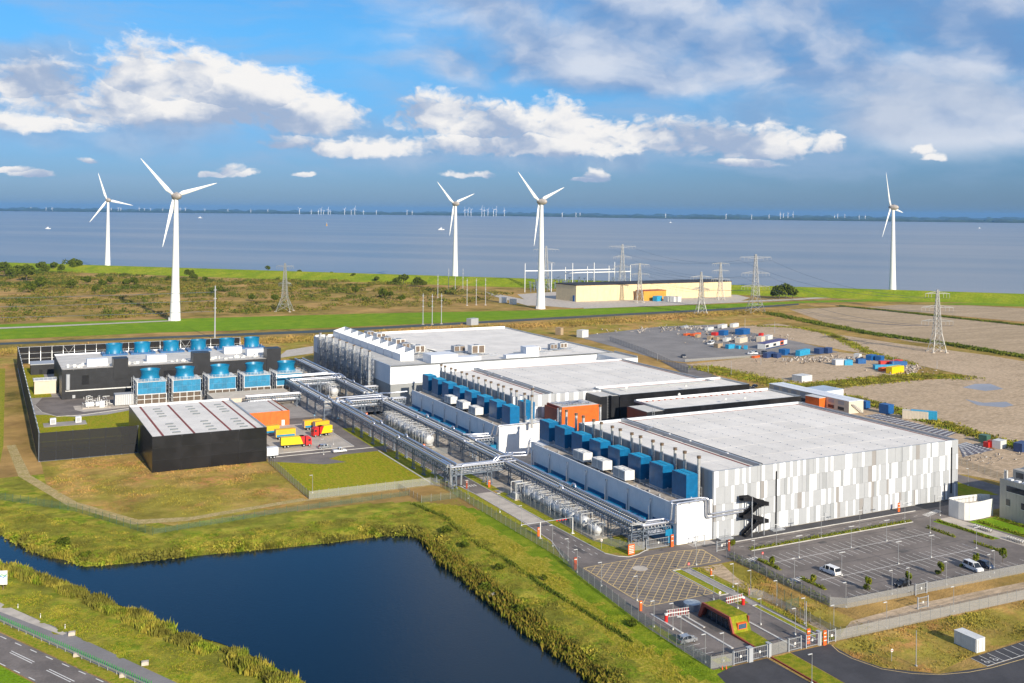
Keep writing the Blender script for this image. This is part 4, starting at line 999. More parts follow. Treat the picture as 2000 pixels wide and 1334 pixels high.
# ---- lattice flue towers along the far hall
def flue_tower_proto():
    t = thing('flue_tower', '', 'chimney')
    for k, (dx, dy) in enumerate(((-.6, -.9), (-.6, .1), (.3, .9))): 
        MB().cyl((dx, dy, .5), (dx, dy, 22), .38, n=12).build('flue', m_stack, t, smooth=True, local=True)
        MB().lathe((dx, dy, 22), [(.38, 0), (.5, .1), (.5, .3), (.4, .4)], 12).build('cap', m_cap, t, local=True)
    b = MB(); h = 20
    C4 = [(-1.3, -1.5), (1.3, -1.5), (1.3, 1.5), (-1.3, 1.5)]
    for c_ in C4: b.bar((*c_, 0), (*c_, h), .18)
    for k in range(8):
        z0, z1 = h * k / 8, h * (k + 1) / 8
        for p, q in zip(C4, C4[1:] + C4[:1]): b.bar((*p, z1), (*q, z1), .12); b.bar((*p, z0), (*q, z1), .1); b.bar((*q, z0), (*p, z1), .1)
    b.build('lattice_frame', m_steel, t, local=True)
    b = MB()
    for z in (8, 14): b.box(-1.6, 1.6, -1.8, 1.8, z, z + .1)
    b.build('platform', m_dsteel, t, local=True)
    return t
ft = flue_tower_proto()
for i in range(8): put(ft, i == 0, (-14.0, 236.5 + 11.25 * i, 0), f'{ORD[i]} lattice flue tower along the far white hall, counted from its near corner', 'lattice flue towers beside the far hall')
# ================================================================ PIPE RACKS
def pipe_rack(label, along, a0, a1, c0, c1, z, spans, npipes=6, end_turn=None, seed=1, legs=None, loops=()):
    """a steel rack running along axis 'y' or 'x' from a0 to a1, between c0 and c1 across, top at z"""
    q = random.Random(seed)
    P_ = (lambda a, c_, zz: (c_, a, zz)) if along == 'y' else (lambda a, c_, zz: (a, c_, zz))
    t = thing('pipe_rack', label, 'pipe rack', P_(a0, (c0 + c1) / 2, 0))
    zb = z - 2.2
    for a in (legs or [a0 + 1 + (a1 - a0 - 2) * k / spans for k in range(spans + 1)]):
        b = MB()
        for da in (-.75, .75):
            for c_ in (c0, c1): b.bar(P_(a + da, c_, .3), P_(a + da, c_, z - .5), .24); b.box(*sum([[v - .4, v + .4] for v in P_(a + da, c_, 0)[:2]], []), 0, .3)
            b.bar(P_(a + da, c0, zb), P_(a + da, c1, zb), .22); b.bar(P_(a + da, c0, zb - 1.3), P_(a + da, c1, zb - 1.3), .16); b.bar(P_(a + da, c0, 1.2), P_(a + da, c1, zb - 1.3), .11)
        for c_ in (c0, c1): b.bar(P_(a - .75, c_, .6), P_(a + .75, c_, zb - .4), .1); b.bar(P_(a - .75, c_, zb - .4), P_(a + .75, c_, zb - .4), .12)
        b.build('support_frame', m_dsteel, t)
    b = MB()
    for c_ in (c0, c1):
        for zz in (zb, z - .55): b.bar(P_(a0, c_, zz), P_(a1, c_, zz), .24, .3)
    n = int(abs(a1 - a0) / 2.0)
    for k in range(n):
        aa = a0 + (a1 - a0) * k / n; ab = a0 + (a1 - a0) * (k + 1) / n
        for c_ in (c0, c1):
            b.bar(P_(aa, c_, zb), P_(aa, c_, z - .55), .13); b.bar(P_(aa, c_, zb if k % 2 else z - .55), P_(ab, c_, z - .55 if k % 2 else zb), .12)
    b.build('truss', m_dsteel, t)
    b = MB()
    for k in range(n * 2):
        aa = a0 + (a1 - a0) * (k + .5) / (2 * n)
        b.bar(P_(aa, c0 - .25, z - .45), P_(aa, c1 + .25, z - .45), .14)
        if k % 2: b.bar(P_(aa, c0, zb + .1), P_(aa, c1, zb + .1), .14)
        for c_ in (c0 + .15, c1 - .15): b.bar(P_(aa, c_, z - .45), P_(aa, c_, z + .0), .2)
    b.build('cross_member', m_frame, t)
    # pipes: two fat lagged lines on top, thinner ones beneath and between
    for c_, r in ((c0 + .15, .31), (c1 - .15, .31)):
        pts = []; ev = sorted(loops); cur = a0
        pts.append(P_(a0, c_, z + .25))
        for L in ev:
            pts += [P_(L - 1.2, c_, z + .25), P_(L - .9, c_, z + .6), P_(L - .6, c_, z + 1.05), P_(L + .6, c_, z + 1.05), P_(L + .9, c_, z + .6), P_(L + 1.2, c_, z + .25)]
        pts.append(P_(a1, c_, z + .25)); MB().tube(pts, r, 12).build('pipe', m_pipe, t, smooth=True)
    for k in range(npipes):
        c_ = c0 + .45 + (c1 - c0 - .9) * k / max(1, npipes - 1); r = q.choice((.10, .14, .18, .22)); lvl = (z - .2) if 0 < k < npipes - 1 and k % 2 else zb + .35
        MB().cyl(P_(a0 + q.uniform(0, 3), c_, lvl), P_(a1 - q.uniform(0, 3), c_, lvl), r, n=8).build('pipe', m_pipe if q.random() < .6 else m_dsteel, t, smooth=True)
    return t
pipe_rack('long pipe rack beside the near white deck, ending at the hatched yard', 'y', 2.4, 108, -24.2, -19.6, 6.6, 8, seed=1, legs=[3.6, 13.5, 24, 34, 44, 54, 64, 73, 82, 95], loops=(40, 82))
pipe_rack('pipe rack beside the far white deck, leading to the far hall', 'y', 108, 213, -24.2, -19.6, 6.9, 9, seed=2, loops=(128, 153, 192))
pipe_rack('pipe rack running below the lattice flue towers', 'y', 213, 326, -25.0, -20.6, 7.4, 9, seed=3, loops=(240, 262))
pipe_rack('pipe rack along the front lawn and truck yard', 'y', 77, 198, -44.2, -40.8, 7.2, 10, seed=4, legs=[86.5, 96.5, 106, 121.5, 134, 147, 160, 170, 180, 192], loops=(121, 147))
pipe_rack('pipe rack leading past the cooling towers', 'y', 198, 262, -47.4, -43.6, 7.5, 5, seed=5, loops=(205, 236))
pipe_rack('pipe bridge crossing over the site road by the crossing', 'x', -43, -19.8, 76.6, 79.6, 6.4, 1, npipes=5, seed=6, legs=[-42, -29.6])
pipe_rack('pipe bridge crossing over the site road near the truck yard', 'x', -43, -19.8, 196.4, 199.6, 7.0, 1, npipes=5, seed=7, legs=[-42, -31, -21.5])
pipe_rack('pipe bridge in front of the cooling towers toward the far rack', 'x', -46, -20.5, 254, 258, 7.6, 1, npipes=5, seed=8, legs=[-45, -33, -22])
pipe_rack('short pipe bridge joining the rack end to the white deck corner', 'x', -21, -12.2, 2.2, 4.6, 5.4, 1, npipes=4, seed=9, legs=[-20.2, -13])
pipe_rack('low pipe bridge behind the orange shed', 'x', -72, -47.5, 232, 235, 5.4, 1, npipes=4, seed=12, legs=[-70, -60, -49])
pipe_rack('short pipe bridge to the far deck end by the far hall', 'x', -19.4, -10.6, 198, 200.6, 6.2, 1, npipes=4, seed=13, legs=[-18.5, -12])
pipe_rack('short pipe bridge to the far hall corner', 'x', -20.4, -12.5, 229, 231.5, 6.6, 1, npipes=4, seed=14, legs=[-19, -13.6])
pipe_rack('short pipe bridge joining the rack to the white end wall', 'x', -19.4, -10.6, 112, 114.6, 6.0, 1, npipes=4, seed=15, legs=[-18.5, -11.8])
# free pipe runs that climb and turn
def pipe_run(label, paths, r, parts=()):
    t = thing('pipe_run', label, 'pipe', paths[0][0][:2] + (0,))
    for p in paths:
        # rounded corners
        pts = [Vector(v) for v in p]; out_ = [pts[0]]
        for a, b, c_ in zip(pts, pts[1:], pts[2:]):
            d1 = (a - b); d2 = (c_ - b); k = min(.9, d1.length * .45, d2.length * .45); d1.normalize(); d2.normalize()
            for u in (0, .25, .5, .75, 1): out_.append((b + d1 * k) * (1 - u) ** 2 + b * 2 * u * (1 - u) + (b + d2 * k) * u * u)
        out_.append(pts[-1]); MB().tube(out_, r, 12).build('pipe', m_pipe, t, smooth=True)
    if parts: 
        b = MB()
        for p, q_ in parts: b.bar(p, q_, .14)
        b.build('pipe_bracket', m_steel, t)
    return t
pipe_run('twin lagged pipes climbing over the white end wall to the striped facade', [[(-21.3, 4.6, 5.9), (-21.3, 2.4, 5.9), (-12.6, 2.2, 5.9), (-12.6, -.4, 5.9), (-12.4, -.4, 11.2), (-2.6, -.4, 11.3), (-2.4, -.5, 6.3), (12.5, -.6, 6.5)], [(-20.0, 5.6, 6.5), (-20.0, 3.6, 6.5), (-13.4, 3.2, 6.5), (-13.4, .5, 6.5), (-12.9, .6, 11.2), (-12.9, 1.2, 11.6), (-3.4, .6, 11.6), (-1.6, -.5, 11.4), (-1.6, -.6, 7.2), (12.5, -.6, 7.3)]], .27,
         [((x, -.1, 10.8), (x, -1.0, 10.8)) for x in (-11, -8, -5)] + [((x, -.0, 6.1), (x, -1.1, 6.1)) for x in (.5, 4, 8, 11.5)])
pipe_run('fat silver pipes over the road bridge, dropping at the fence corner', [[(-20.2, 82, 8.0), (-22, 78.6, 8.0), (-26.5, 78.5, 8.0), (-27.4, 78.4, 6.8), (-40.6, 78.2, 6.8), (-41.0, 78.0, 6.8), (-41.0, 77.6, 1.0), (-42.2, 77.0, .6)], [(-19.6, 80, 8.4), (-21, 77.4, 8.4), (-26.0, 77.2, 8.4), (-27.0, 77.0, 7.0), (-39.3, 76.9, 7.0), (-39.6, 76.8, .8)], [(-43.0, 84, 7.5), (-43.0, 77.2, 7.5), (-43.0, 76.9, .5)]], .36)
pipe_run('silver pipes looping from the bridge onto the near deck corner', [[(-20, 84, 7.6), (-16, 82.4, 7.6), (-12.8, 81.6, 7.6), (-12.6, 81.4, 12.0), (-10.6, 81, 12.2)], [(-20, 82.6, 6.9), (-16.5, 81.2, 6.9), (-13.6, 80.6, 6.9), (-13.4, 80.4, 11.4), (-10.6, 79.6, 11.6)]], .3)
pipe_run('silver pipe looping off the rack to the far deck front corner', [[(-21, 116, 7.6), (-18, 114.5, 7.6), (-11.4, 113.4, 7.6), (-11.2, 109.0, 7.6), (-11.0, 108.2, 11.2), (13.2, 107.9, 11.3), (13.4, 106, 16.2)], [(-20, 114, 7.2), (-17, 112.8, 7.2), (-11.9, 111.8, 7.2), (-11.8, 109.6, 11.4)]], .3)
pipe_run('two parallel silver pipes bending over the bridge near the truck yard', [[(-42, 196.5, 8.4), (-42, 199, 8.4), (-41, 199.6, 8.4), (-22, 199.6, 8.6), (-21.4, 199.6, 8.4), (-21.4, 199.6, 1)], [(-38.4, 188, 7.8), (-38.4, 197.2, 8.0), (-37.5, 197.6, 8.2), (-23, 197.6, 8.2), (-20, 196, 7.8)]], .33)
pipe_run('silver pipes bending from the cooling towers onto the far rack', [[(-52, 257, 9.2), (-25, 257, 9.4), (-22, 255.6, 9.2), (-21.6, 250, 8.4)], [(-52, 261, 9.2), (-27, 261, 9.4), (-24.6, 259.6, 9.2), (-24.4, 252, 8.6)]], .38)
pipe_run('silver pipe leaving the rack for the far hall deck', [[(-20, 206, 7.8), (-18.6, 200.6, 8.6), (-16.8, 199.8, 8.8), (-10, 199.4, 9.0)]], .36)

# ================================================================ TANK ROWS with their valves and frames
def tank_row(loc, n, pitch, r, L, label, seed, padw):
    q = random.Random(seed)
    x, y = loc
    pad = struct(MB().box(x - padw / 2, x + padw / 2, y - 1, y + n * pitch + .5, 0, .35).build('tank_pad', m_conc))
    for i in range(n):
        t = thing('storage_tank', f'{ORD[i]} silver horizontal tank {label}', 'tank', (x, y + i * pitch, .35), group='silver tanks ' + label)
        zc = r + .5
        prof = [(0, -.0), (r * .55, .12), (r * .85, .35), (r, .7), (r, L - .7), (r * .85, L - .35), (r * .55, L - .12), (0, L)]
        b = MB(); N = 20
        for (rr_, yy) in prof:
            for k in range(N): a = 2 * math.pi * k / N; b.v.append((max(rr_, .01) * math.cos(a), yy, zc + max(rr_, .01) * math.sin(a)))
        for a in range(len(prof) - 1):
            for k in range(N): b.f.append((a * N + k, (a + 1) * N + k, (a + 1) * N + (k + 1) % N, a * N + (k + 1) % N))
        b.build('shell', M('tank_white', (.66, .67, .68), .1, .8, .4, metal=.2, streak=.2), t, smooth=True, local=True)
        for yy in (1.0, L - 1.3): MB().box(-r * .7, r * .7, yy, yy + .3, 0, zc - r * .5).build('saddle', m_gen_base, t, local=True)
        MB().lathe((0, L * .5, zc + r - .05), [(.4, 0), (.4, .35), (.5, .35), (.5, .45)], 12).build('manway', m_steel, t, local=True)
        b = MB()
        for yy in (.3, L * .5, L - .3):
            for xx in (-r - .3, r + .3): b.bar((xx, yy, 0), (xx, yy, zc + r + 1.1), .1)
            b.bar((-r - .3, yy, zc + r + 1.1), (r + .3, yy, zc + r + 1.1), .1)
        for xx in (-r - .3, r + .3):
            for zz in (zc + r + .5, zc + r + 1.1): b.bar((xx, .3, zz), (xx, L - .3, zz), .07)
        b.build('access_frame', m_frame, t, local=True)
        b = MB()
        for k in range(16):
            xx, yy = q.uniform(-r - .5, r + .5), q.uniform(0, pitch); z0 = zc + r * .6
            b.bar((xx, yy, .3 if abs(xx) > r else z0), (xx, yy, zc + r + q.uniform(.2, 1.5)), q.choice((.08, .12, .18)))
            b.bar((xx, yy, zc + r + q.uniform(0, .8)), (xx + q.uniform(-1.5, 1.5), yy + q.choice((0, 1.2)), zc + r + q.uniform(0, .8)), q.choice((.1, .14, .2)))
        for k in range(5): xx, yy, zz = q.uniform(-r, r), q.uniform(0, L), zc + r + q.uniform(.2, .9); b.box(xx - .15, xx + .15, yy - .15, yy + .15, zz, zz + .35)
        b.build('valve_pipework', m_pipe, t, local=True)['kind'] = 'stuff'
tank_row((-26.8, 14.2), 1, 5.0, 1.05, 4.6, 'at the open end of the near tank row', 20, 4.6)
tank_row((-26.8, 20.6), 6, 6.2, 1.5, 5.6, 'in the near row beside the pipe rack', 21, 4.6)
tank_row((-26.8, 132.6), 7, 6.4, 1.85, 5.9, 'in the middle row beside the far deck', 22, 5.0)
tank_row((-27.5, 246), 4, 6.4, 1.8, 5.8, 'in the row behind the road bridges', 23, 5.0)
# valve station and gantry at the start of the near tank row
t = thing('valve_station', 'pale pump cabinet with gantry frame at the near tank row head', 'pump', (-29.5, 58, 0))
MB().box(-31, -27.5, 56, 62, 0, .3).build('plinth', m_conc, t); MB().box(-30.6, -28.8, 56.5, 58.6, .3, 2.0).build('cabinet', m_lgrey, t)
MB().cyl((-28, 60, .3), (-28, 60, 4.6), 1.2, n=18).build('vessel', m_steel, t, smooth=True)
b = MB()
for x in (-30.6, -26.6):
    for y in (56.2, 59.4): b.bar((x, y, .3), (x, y, 5.0), .16)
for y in (56.2, 59.4): b.bar((-30.6, y, 5), (-26.6, y, 5), .16)
b.build('gantry', m_frame, t)

# ================================================================ COMPOUND ON THE LEFT
# tall black screen wall on steel frames
def screen(label, p, q_, h, mat, nseg, inner):
    t = thing('screen_wall', label, 'screen wall', (p[0], p[1], 0))
    P_, Q_ = Vector((*p, 0)), Vector((*q_, 0)); d = (Q_ - P_) / nseg; inn = Vector((*inner, 0))
    ux = d.normalized()
    rows = 3
    for i in range(nseg):
        for k in range(rows):
            b = MB(); a = P_ + d * i + ux * .02; c_ = P_ + d * (i + 1) - ux * .02; z0, z1 = .3 + (h - .3) * k / rows + .02, .3 + (h - .3) * (k + 1) / rows - .02
            th = inn * .05
            b.v += [tuple(a + UP * z0), tuple(c_ + UP * z0), tuple(c_ + UP * z1), tuple(a + UP * z1)] + [tuple(a + th + UP * z0), tuple(c_ + th + UP * z0), tuple(c_ + th + UP * z1), tuple(a + th + UP * z1)]
            for f in ((0, 1, 2, 3), (7, 6, 5, 4), (0, 4, 5, 1), (1, 5, 6, 2), (2, 6, 7, 3), (3, 7, 4, 0)): b.f.append(f)
            b.build('mesh_panel', mat, t)
    for i in range(nseg + 1):
        a = P_ + d * i + inn * .35
        b = MB().bar(a, a + UP * h, .28)
        b.bar(a + UP * (h * .75), a + inn * 1.5 + UP * .1, .12); b.build('post', m_steel if mat is m_screenh else m_dsteel, t)
    b = MB()
    for z in (h * .3, h * .6, h - .2): b.bar(P_ + inn * .3 + UP * z, Q_ + inn * .3 + UP * z, .18)
    for i in (int(nseg * .22), int(nseg * .75)): b.bar(P_ + d * i + inn * .3 + UP * .5, P_ + d * (i + 1) + inn * .3 + UP * (h - .3), .14); b.bar(P_ + d * (i + 1) + inn * .3 + UP * .5, P_ + d * i + inn * .3 + UP * (h - .3), .14)
    b.build('rail', m_steel if mat is m_screenh else m_dsteel, t)
screen('tall black screen wall with white steel frames along the compound back', (-157, 415.5), (-34.5, 415.5), 9.6, m_screenh, 21, (0, -1))
screen('tall black screen wall along the left side of the compound', (-157.8, 168.4), (-157.2, 415.2), 10, m_screenh, 26, (1, 0))
screen('see-through black mesh screen between lawn and dry meadow', (-157.6, 168.0), (-125.4, 167.6), 10, m_screen, 6, (0, 1))

def panelled_box(name, label, cat, x0, x1, y0, y1, z, mat, npx, npy, rows, roofmat, strips=True):
    t = thing(name, label, cat, (x0, y0, 0))
    MB().box(x0 + .1, x1 - .1, y0 + .1, y1 - .1, 0, z - .6).build('wall', m_black, t)
    w = (x1 - x0) / npx; d = (y1 - y0) / npy; h = z / rows
    mx_ = MB().box(.03, w - .03, 0, .1, .03, h - .03).mesh('cladding_panel', mat); my_ = MB().box(0, .1, .03, d - .03, .03, h - .03).mesh('cladding_panel', mat)
    for k in range(rows):
        for i in range(npx): link(mx_, 'cladding_panel', t, (i * w, 0, k * h))
        for j in range(npy): link(my_, 'cladding_panel', t, (0, j * d, k * h)); link(my_, 'cladding_panel', t, (x1 - x0 - .1, j * d, k * h))
    MB().box(x0 + .1, x1 - .1, y0 + .1, y1 - .1, z - .6, z - .5).build('roof', roofmat, t)
    MB().box(x1 - .5, x1 - .1, y0 + .1, y1 - .1, z - .5, z + .02).build('parapet', m_parap, t); MB().box(x0 + .1, x1 - .5, y1 - .5, y1 - .1, z - .5, z + .1).build('parapet', m_white, t)
    return t
wh = panelled_box('warehouse', 'black warehouse with pale roof striped by four red lines', 'building', -124.9, -86.8, 136.5, 197, 12, m_black2, 4, 8, 3, m_roof)
for x in (-121.5, -111.3, -99.2, -90.5): MB().box(x, x + .75, 138.0, 195.5, 11.5, 11.56).build('red_roof_strip', m_red, wh)
MB().box(-124, -88, 137.2, 137.6, 11.5, 11.55).build('red_roof_strip', m_red, wh)
for x in (-117.5, -105.5, -94.8):
    for y0_ in (142, 172):
        for k in range(4): MB().box(x, x + 2.6, y0_ + k * 5, y0_ + .5 + k * 5, 11.5, 11.85).build('roof_hatch', M('skylight_grey', (.16, .18, .19), .1, 1, .4), wh)
MB().box(-87, -86.6, 139, 147, 0, 3.2).build('loading_door', m_orange, wh)

os_ = thing('orange_shed', 'low orange shed with pale roof beside the truck yard', 'building', (-72, 194, 0))
MB().box(-84, -63.4, 194.1, 222, 0, 5.4).build('wall', m_brown, os_)
w = 20.6 / 8
me = MB().box(.03, w - .03, -.1, 0, .05, 5.9).mesh('cladding_panel', m_orange)
for i in range(8): link(me, 'cladding_panel', os_, (-12 + i * w, .1, 0))
me = MB().box(0, .1, .03, 3.5, .05, 5.9).mesh('cladding_panel', m_orange)
for i in range(8): link(me, 'cladding_panel', os_, (8.6, .1 + i * 3.5, 0))
MB().box(-83.9, -63.5, 194.2, 221.9, 5.4, 5.5).build('roof', m_roof2, os_); MB().box(-66, -65.4, 195, 221, 5.5, 5.55).build('red_roof_strip', m_red, os_)
d_ = MB().box(-66.5, -65.3, 193.95, 193.99, 0, 2.2).build('door', m_white, os_)

bh = panelled_box('plant_hall', 'long black plant hall with blue fans on its roof', 'building', -142.5, -45, 290.3, 346, 13.6, m_black, 20, 6, 6, m_roof2)
MB().box(-142, -46, 290.6, 293.5, 13.1, 13.6).build('roof_edge', M('beige_roof_edge', (.5, .46, .40), .1, .5, .8), bh)
for x0, x1, zt in ((-120.5, -114, 17.5), (-84.5, -76.5, 18.2), (-49, -42, 18.5)):
    MB().box(x0, x1, 289.9, 297, 0 if x0 > -60 else 8, zt).build('stair_tower', m_black, bh)
for x, w_ in ((-134, 3), (-98, 7), (-58, 7), (-90, 6)): MB().box(x, x + w_, 290.1, 290.2, 6.4, 10.6).build('louvre', m_black2, bh)
for x in (-104, -76): MB().box(x, x + 1.6, 290.05, 290.2, 8.6, 9.9).build('louvre', m_black2, bh)
MB().box(-141, -80, 289.9, 290.2, 3.6, 4.1).build('pipe_ledge', m_frame, bh); MB().cyl((-140, 289.6, 4.5), (-140, 289.6, 11.5), .9, n=14).build('standpipe', m_lgrey, bh, smooth=True)
MB().box(-138, -136.8, 290.1, 290.2, .4, 1.8).build('door', m_lgrey, bh)
b = MB()
for k in range(46): x, y = -140 + prnd.uniform(0, 92), 298 + prnd.uniform(0, 6); b.box(x, x + prnd.uniform(.5, 2.5), y, y + 1, 13.1, 13.1 + prnd.uniform(.4, 1.6))
for k in range(16): x = -140 + 6 * k; b.bar((x, 296, 14.4), (x + 5, 296, 14.4), .12); b.bar((x, 296, 13), (x, 296, 14.4), .1)
b.build('roof_pipework', m_frame, bh)['kind'] = 'stuff'
for i, (x, y) in enumerate(((-131, 300), (-104, 302), (-55, 306), (-64, 318))): 
    MB().box(x, x + 9, y, y + 5, 13.1, 16.4).build('roof_unit', m_white, bh)
for i, x in enumerate((-115, -101.5, -87.2, -73.4, -58.6, -45.4)):
    u = thing('roof_fan', f'{ORD[i]} blue fan cylinder on the black plant hall roof, counted from the left', 'fan', (x, 338, 13.1), group='blue fans on the plant hall roof')
    MB().box(-6, 6, -5, 5, 0, .9).build('fan_deck', M('fan_deck_blue', (.03, .12, .28), .2, 1, .6), u, local=True)
    MB().lathe((0, 0, .9), [(4.3, 0), (4.0, 1.2), (3.85, 2.6), (4.0, 4.0), (4.2, 4.6), (4.0, 4.6), (3.7, 2.6), (3.7, .6)], 28, cap=False).build('cylinder', m_fan, u, smooth=True, local=True)
    MB().lathe((0, 0, 2.0), [(3.7, 0), (.5, .2), (.5, .8)], 20).build('fan', m_dsteel, u, local=True)
    b = MB()
    for k in range(12): a = k * math.pi / 6; b.bar((5.4 * math.cos(a), 4.6 * math.sin(a), .9), (5.4 * math.cos(a), 4.6 * math.sin(a), 2.0), .1)
    b.build('handrail', m_steel, u, local=True)
# ---- five induced draught cooling towers
def ct_proto():
    t = thing('cooling_tower', '', 'cooling tower')
    W, Dp = 12.4, 12.0
    MB().box(.5, W - .5, .5, Dp - .5, 0, 4.4).build('fill_core', m_grid, t, local=True)
    b = MB()
    for k in range(5): x = k * W / 4; b.bar((x, 0, 0), (x, 0, 4.6), .3)
    for k in range(5): y = k * Dp / 4; b.bar((0, y, 0), (0, y, 10.4), .3)
    for z in (.2, 2.3, 4.4): b.bar((0, 0, z), (W, 0, z), .28); b.bar((0, 0, z), (0, Dp, z), .25)
    for k in range(4): y = k * Dp / 4; b.bar((0, y, 4.6), (0, y + Dp / 4, 10), .15); b.bar((0, y + Dp / 4, 4.6), (0, y, 10), .15)
    b.build('frame', m_frame, t, local=True)
    me_ = MB().box(0, .22, -.05, .35, .3, 4.3)
    ms = me_.mesh('louvre', m_grid)
    for k in range(22): link(ms, 'louvre', t, (.35 + k * .54, .05, 0))
    MB().box(.1, W - .1, .12, Dp - .1, 4.5, 9.9).build('casing', M('casing_pale_blue', (.32, .45, .62), .1, .8, .6, streak=.15), t, local=True)
    w = (W - .6) / 6
    pm = MB().box(.02, w - .02, -.08, 0, .02, 2.5).mesh('casing_panel', m_ctblue)
    for k in range(6):
        for j in range(2): link(pm, 'casing_panel', t, (.3 + k * w, .1, 4.7 + j * 2.55))
    MB().box(-.3, W + .3, -.2, Dp + .2, 9.9, 10.1).build('fan_deck', m_frame, t, local=True)
    b = MB()
    for k in range(9):
        for (x, y) in ((k * W / 8, -.1), (-.2, k * Dp / 8)): b.bar((x, y, 10.1), (x, y, 11.3), .09)
    for z in (10.7, 11.3): b.bar((0, -.1, z), (W, -.1, z), .08); b.bar((-.2, 0, z), (-.2, Dp, z), .08)
    b.build('handrail', m_frame, t, local=True)
    MB().lathe((W / 2, Dp / 2, 10.1), [(4.6, 0), (4.0, 1.4), (3.75, 2.4), (3.95, 3.6), (4.35, 4.7), (4.2, 4.7), (3.75, 3.2), (3.6, 2.2), (3.9, .5)], 32, cap=False).build('fan_cylinder', m_fan, t, smooth=True, local=True)
    MB().lathe((W / 2, Dp / 2, 12.0), [(3.6, 0), (.6, .3), (.6, 1.0), (.1, 1.1)], 20).build('fan', m_dsteel, t, local=True)
    b = MB()
    for k in range(9): z = 1.1 * k; b.bar((-1.0, 1.5 + (k % 2) * 6, z), (-1.0, 7.5 - (k % 2) * 6, z + 1.1), .16); 
    for y in (1.5, 7.5): b.bar((-1.4, y, 0), (-1.4, y, 11.4), .14); b.bar((-.4, y, 0), (-.4, y, 11.4), .14)
    b.build('access_stair', m_steel, t, local=True)
    return t
cp_ = ct_proto()
for i, x in enumerate((-113.6, -98.4, -82.6, -66.6, -51.6)): put(cp_, i == 0, (x, 261.5 - (.6 if i == 4 else 0), .3), f'{ORD[i]} blue cooling tower of the front row, counted from the left', 'blue cooling towers in the front row')
basin = struct(MB().box(-117, -37, 258.5, 276, 0, .3).build('basin_slab', m_conc))
bw = thing('basin_wall', 'long cream basin wall in front of the cooling towers', 'wall', (-86, 240, 0))
MB().box(-84, -49, 240, 258, 0, 4.0).build('wall', M('cream_concrete', (.60, .52, .42), .08, .4, .8), bw)
for k in range(6): MB().box(-83 + k * 5.6, -78 + k * 5.6, 239.86, 239.98, .3, 3.7).build('wall_panel', M('cream_concrete', (.60, .52, .42), .08, .4, .8), bw)
MB().box(-60, -57.6, 239.8, 239.95, 0, 4).build('gate', m_black2, bw)
# ---- small structures in the compound
t = thing('pump_house', 'small cream pump house at the left end of the black hall', 'building', (-153, 309, 0))
MB().box(-153, -143.5, 310, 318, 0, 6).build('wall', M('cream_wall', (.66, .58, .46), .05, .6, .7), t); MB().box(-153.4, -143.2, 309.6, 318.4, 6, 6.5).build('roof', m_frame, t)
b = MB()
for k in range(6): b.bar((-153 + 1.9 * k, 310, 6.5), (-153 + 1.9 * k, 310, 7.6), .1)
b.bar((-153, 310, 7.6), (-143.5, 310, 7.6), .1); b.build('handrail', m_frame, t); MB().box(-143.48, -143.4, 311, 316, .5, 5.2).build('door', m_blue2, t)
t = thing('black_shed', 'small black shed with pale roof in the compound back corner', 'building', (-152, 372, 0))
MB().box(-152, -134, 372, 384, 0, 5.2).build('wall', m_black, t); MB().box(-152.3, -133.7, 371.7, 384.3, 5.2, 5.6).build('roof', m_lgrey, t); MB().box(-148, -146.5, 371.85, 371.95, 0, 2.6).build('door', m_black2, t)
t = thing('chemical_skid', 'white skid of tanks and pipes on the compound slab', 'machinery', (-135, 263, 0))
b = MB(); q = random.Random(5)
for k in range(70):
    x, y, z = -135.5 + q.uniform(0, 11), 263 + q.uniform(0, 6), q.uniform(.5, 5)
    d = q.choice(((1, 0, 0), (0, 1, 0), (0, 0, 1))); l = q.uniform(.8, 3)
    b.bar((x, y, z), (x + d[0] * l, y + d[1] * l, max(.2, z - d[2] * l)), q.choice((.15, .22, .3)))
b.build('pipework', m_frame, t)['kind'] = 'stuff'
for x in (-134.5, -130.5): MB().cyl((x, 265, 1.4), (x + 3.4, 265, 1.4), 1.1, n=16).build('vessel', m_white, t, smooth=True)
MB().box(-129, -127, 262.6, 263.6, .2, 3).build('cabinet', m_white, t); MB().box(-136, -124.5, 262.5, 269.5, .02, .3).build('skid_base', m_conc, t)
t = thing('switch_container', 'pale corrugated container next to the white skid', 'container', (-122, 264, 0))
MB().box(-122.5, -114.5, 264, 270, .3, 5.0).build('body', m_lgrey, t)
for k in range(9): MB().box(-122.4 + .88 * k, -122.1 + .88 * k, 263.9, 264, .4, 4.9).build('rib', m_frame, t)
for i, x in enumerate((-150.5, -141)):
    t = thing('ventilation_box', ['white ventilation box on the lawn slab, the left one', 'white ventilation box on the lawn slab, the right one'][i], 'box', (x, 233, 0))
    MB().box(x, x + 2.2, 233, 235, .1, 2.4).build('casing', m_white, t); MB().box(x + .3, x + 1.9, 232.9, 233, .4, 2.0).build('grille', m_lgrey, t)
struct(MB().box(-153, -137, 228.5, 237, 0, .1).build('lawn_slab', m_pave))
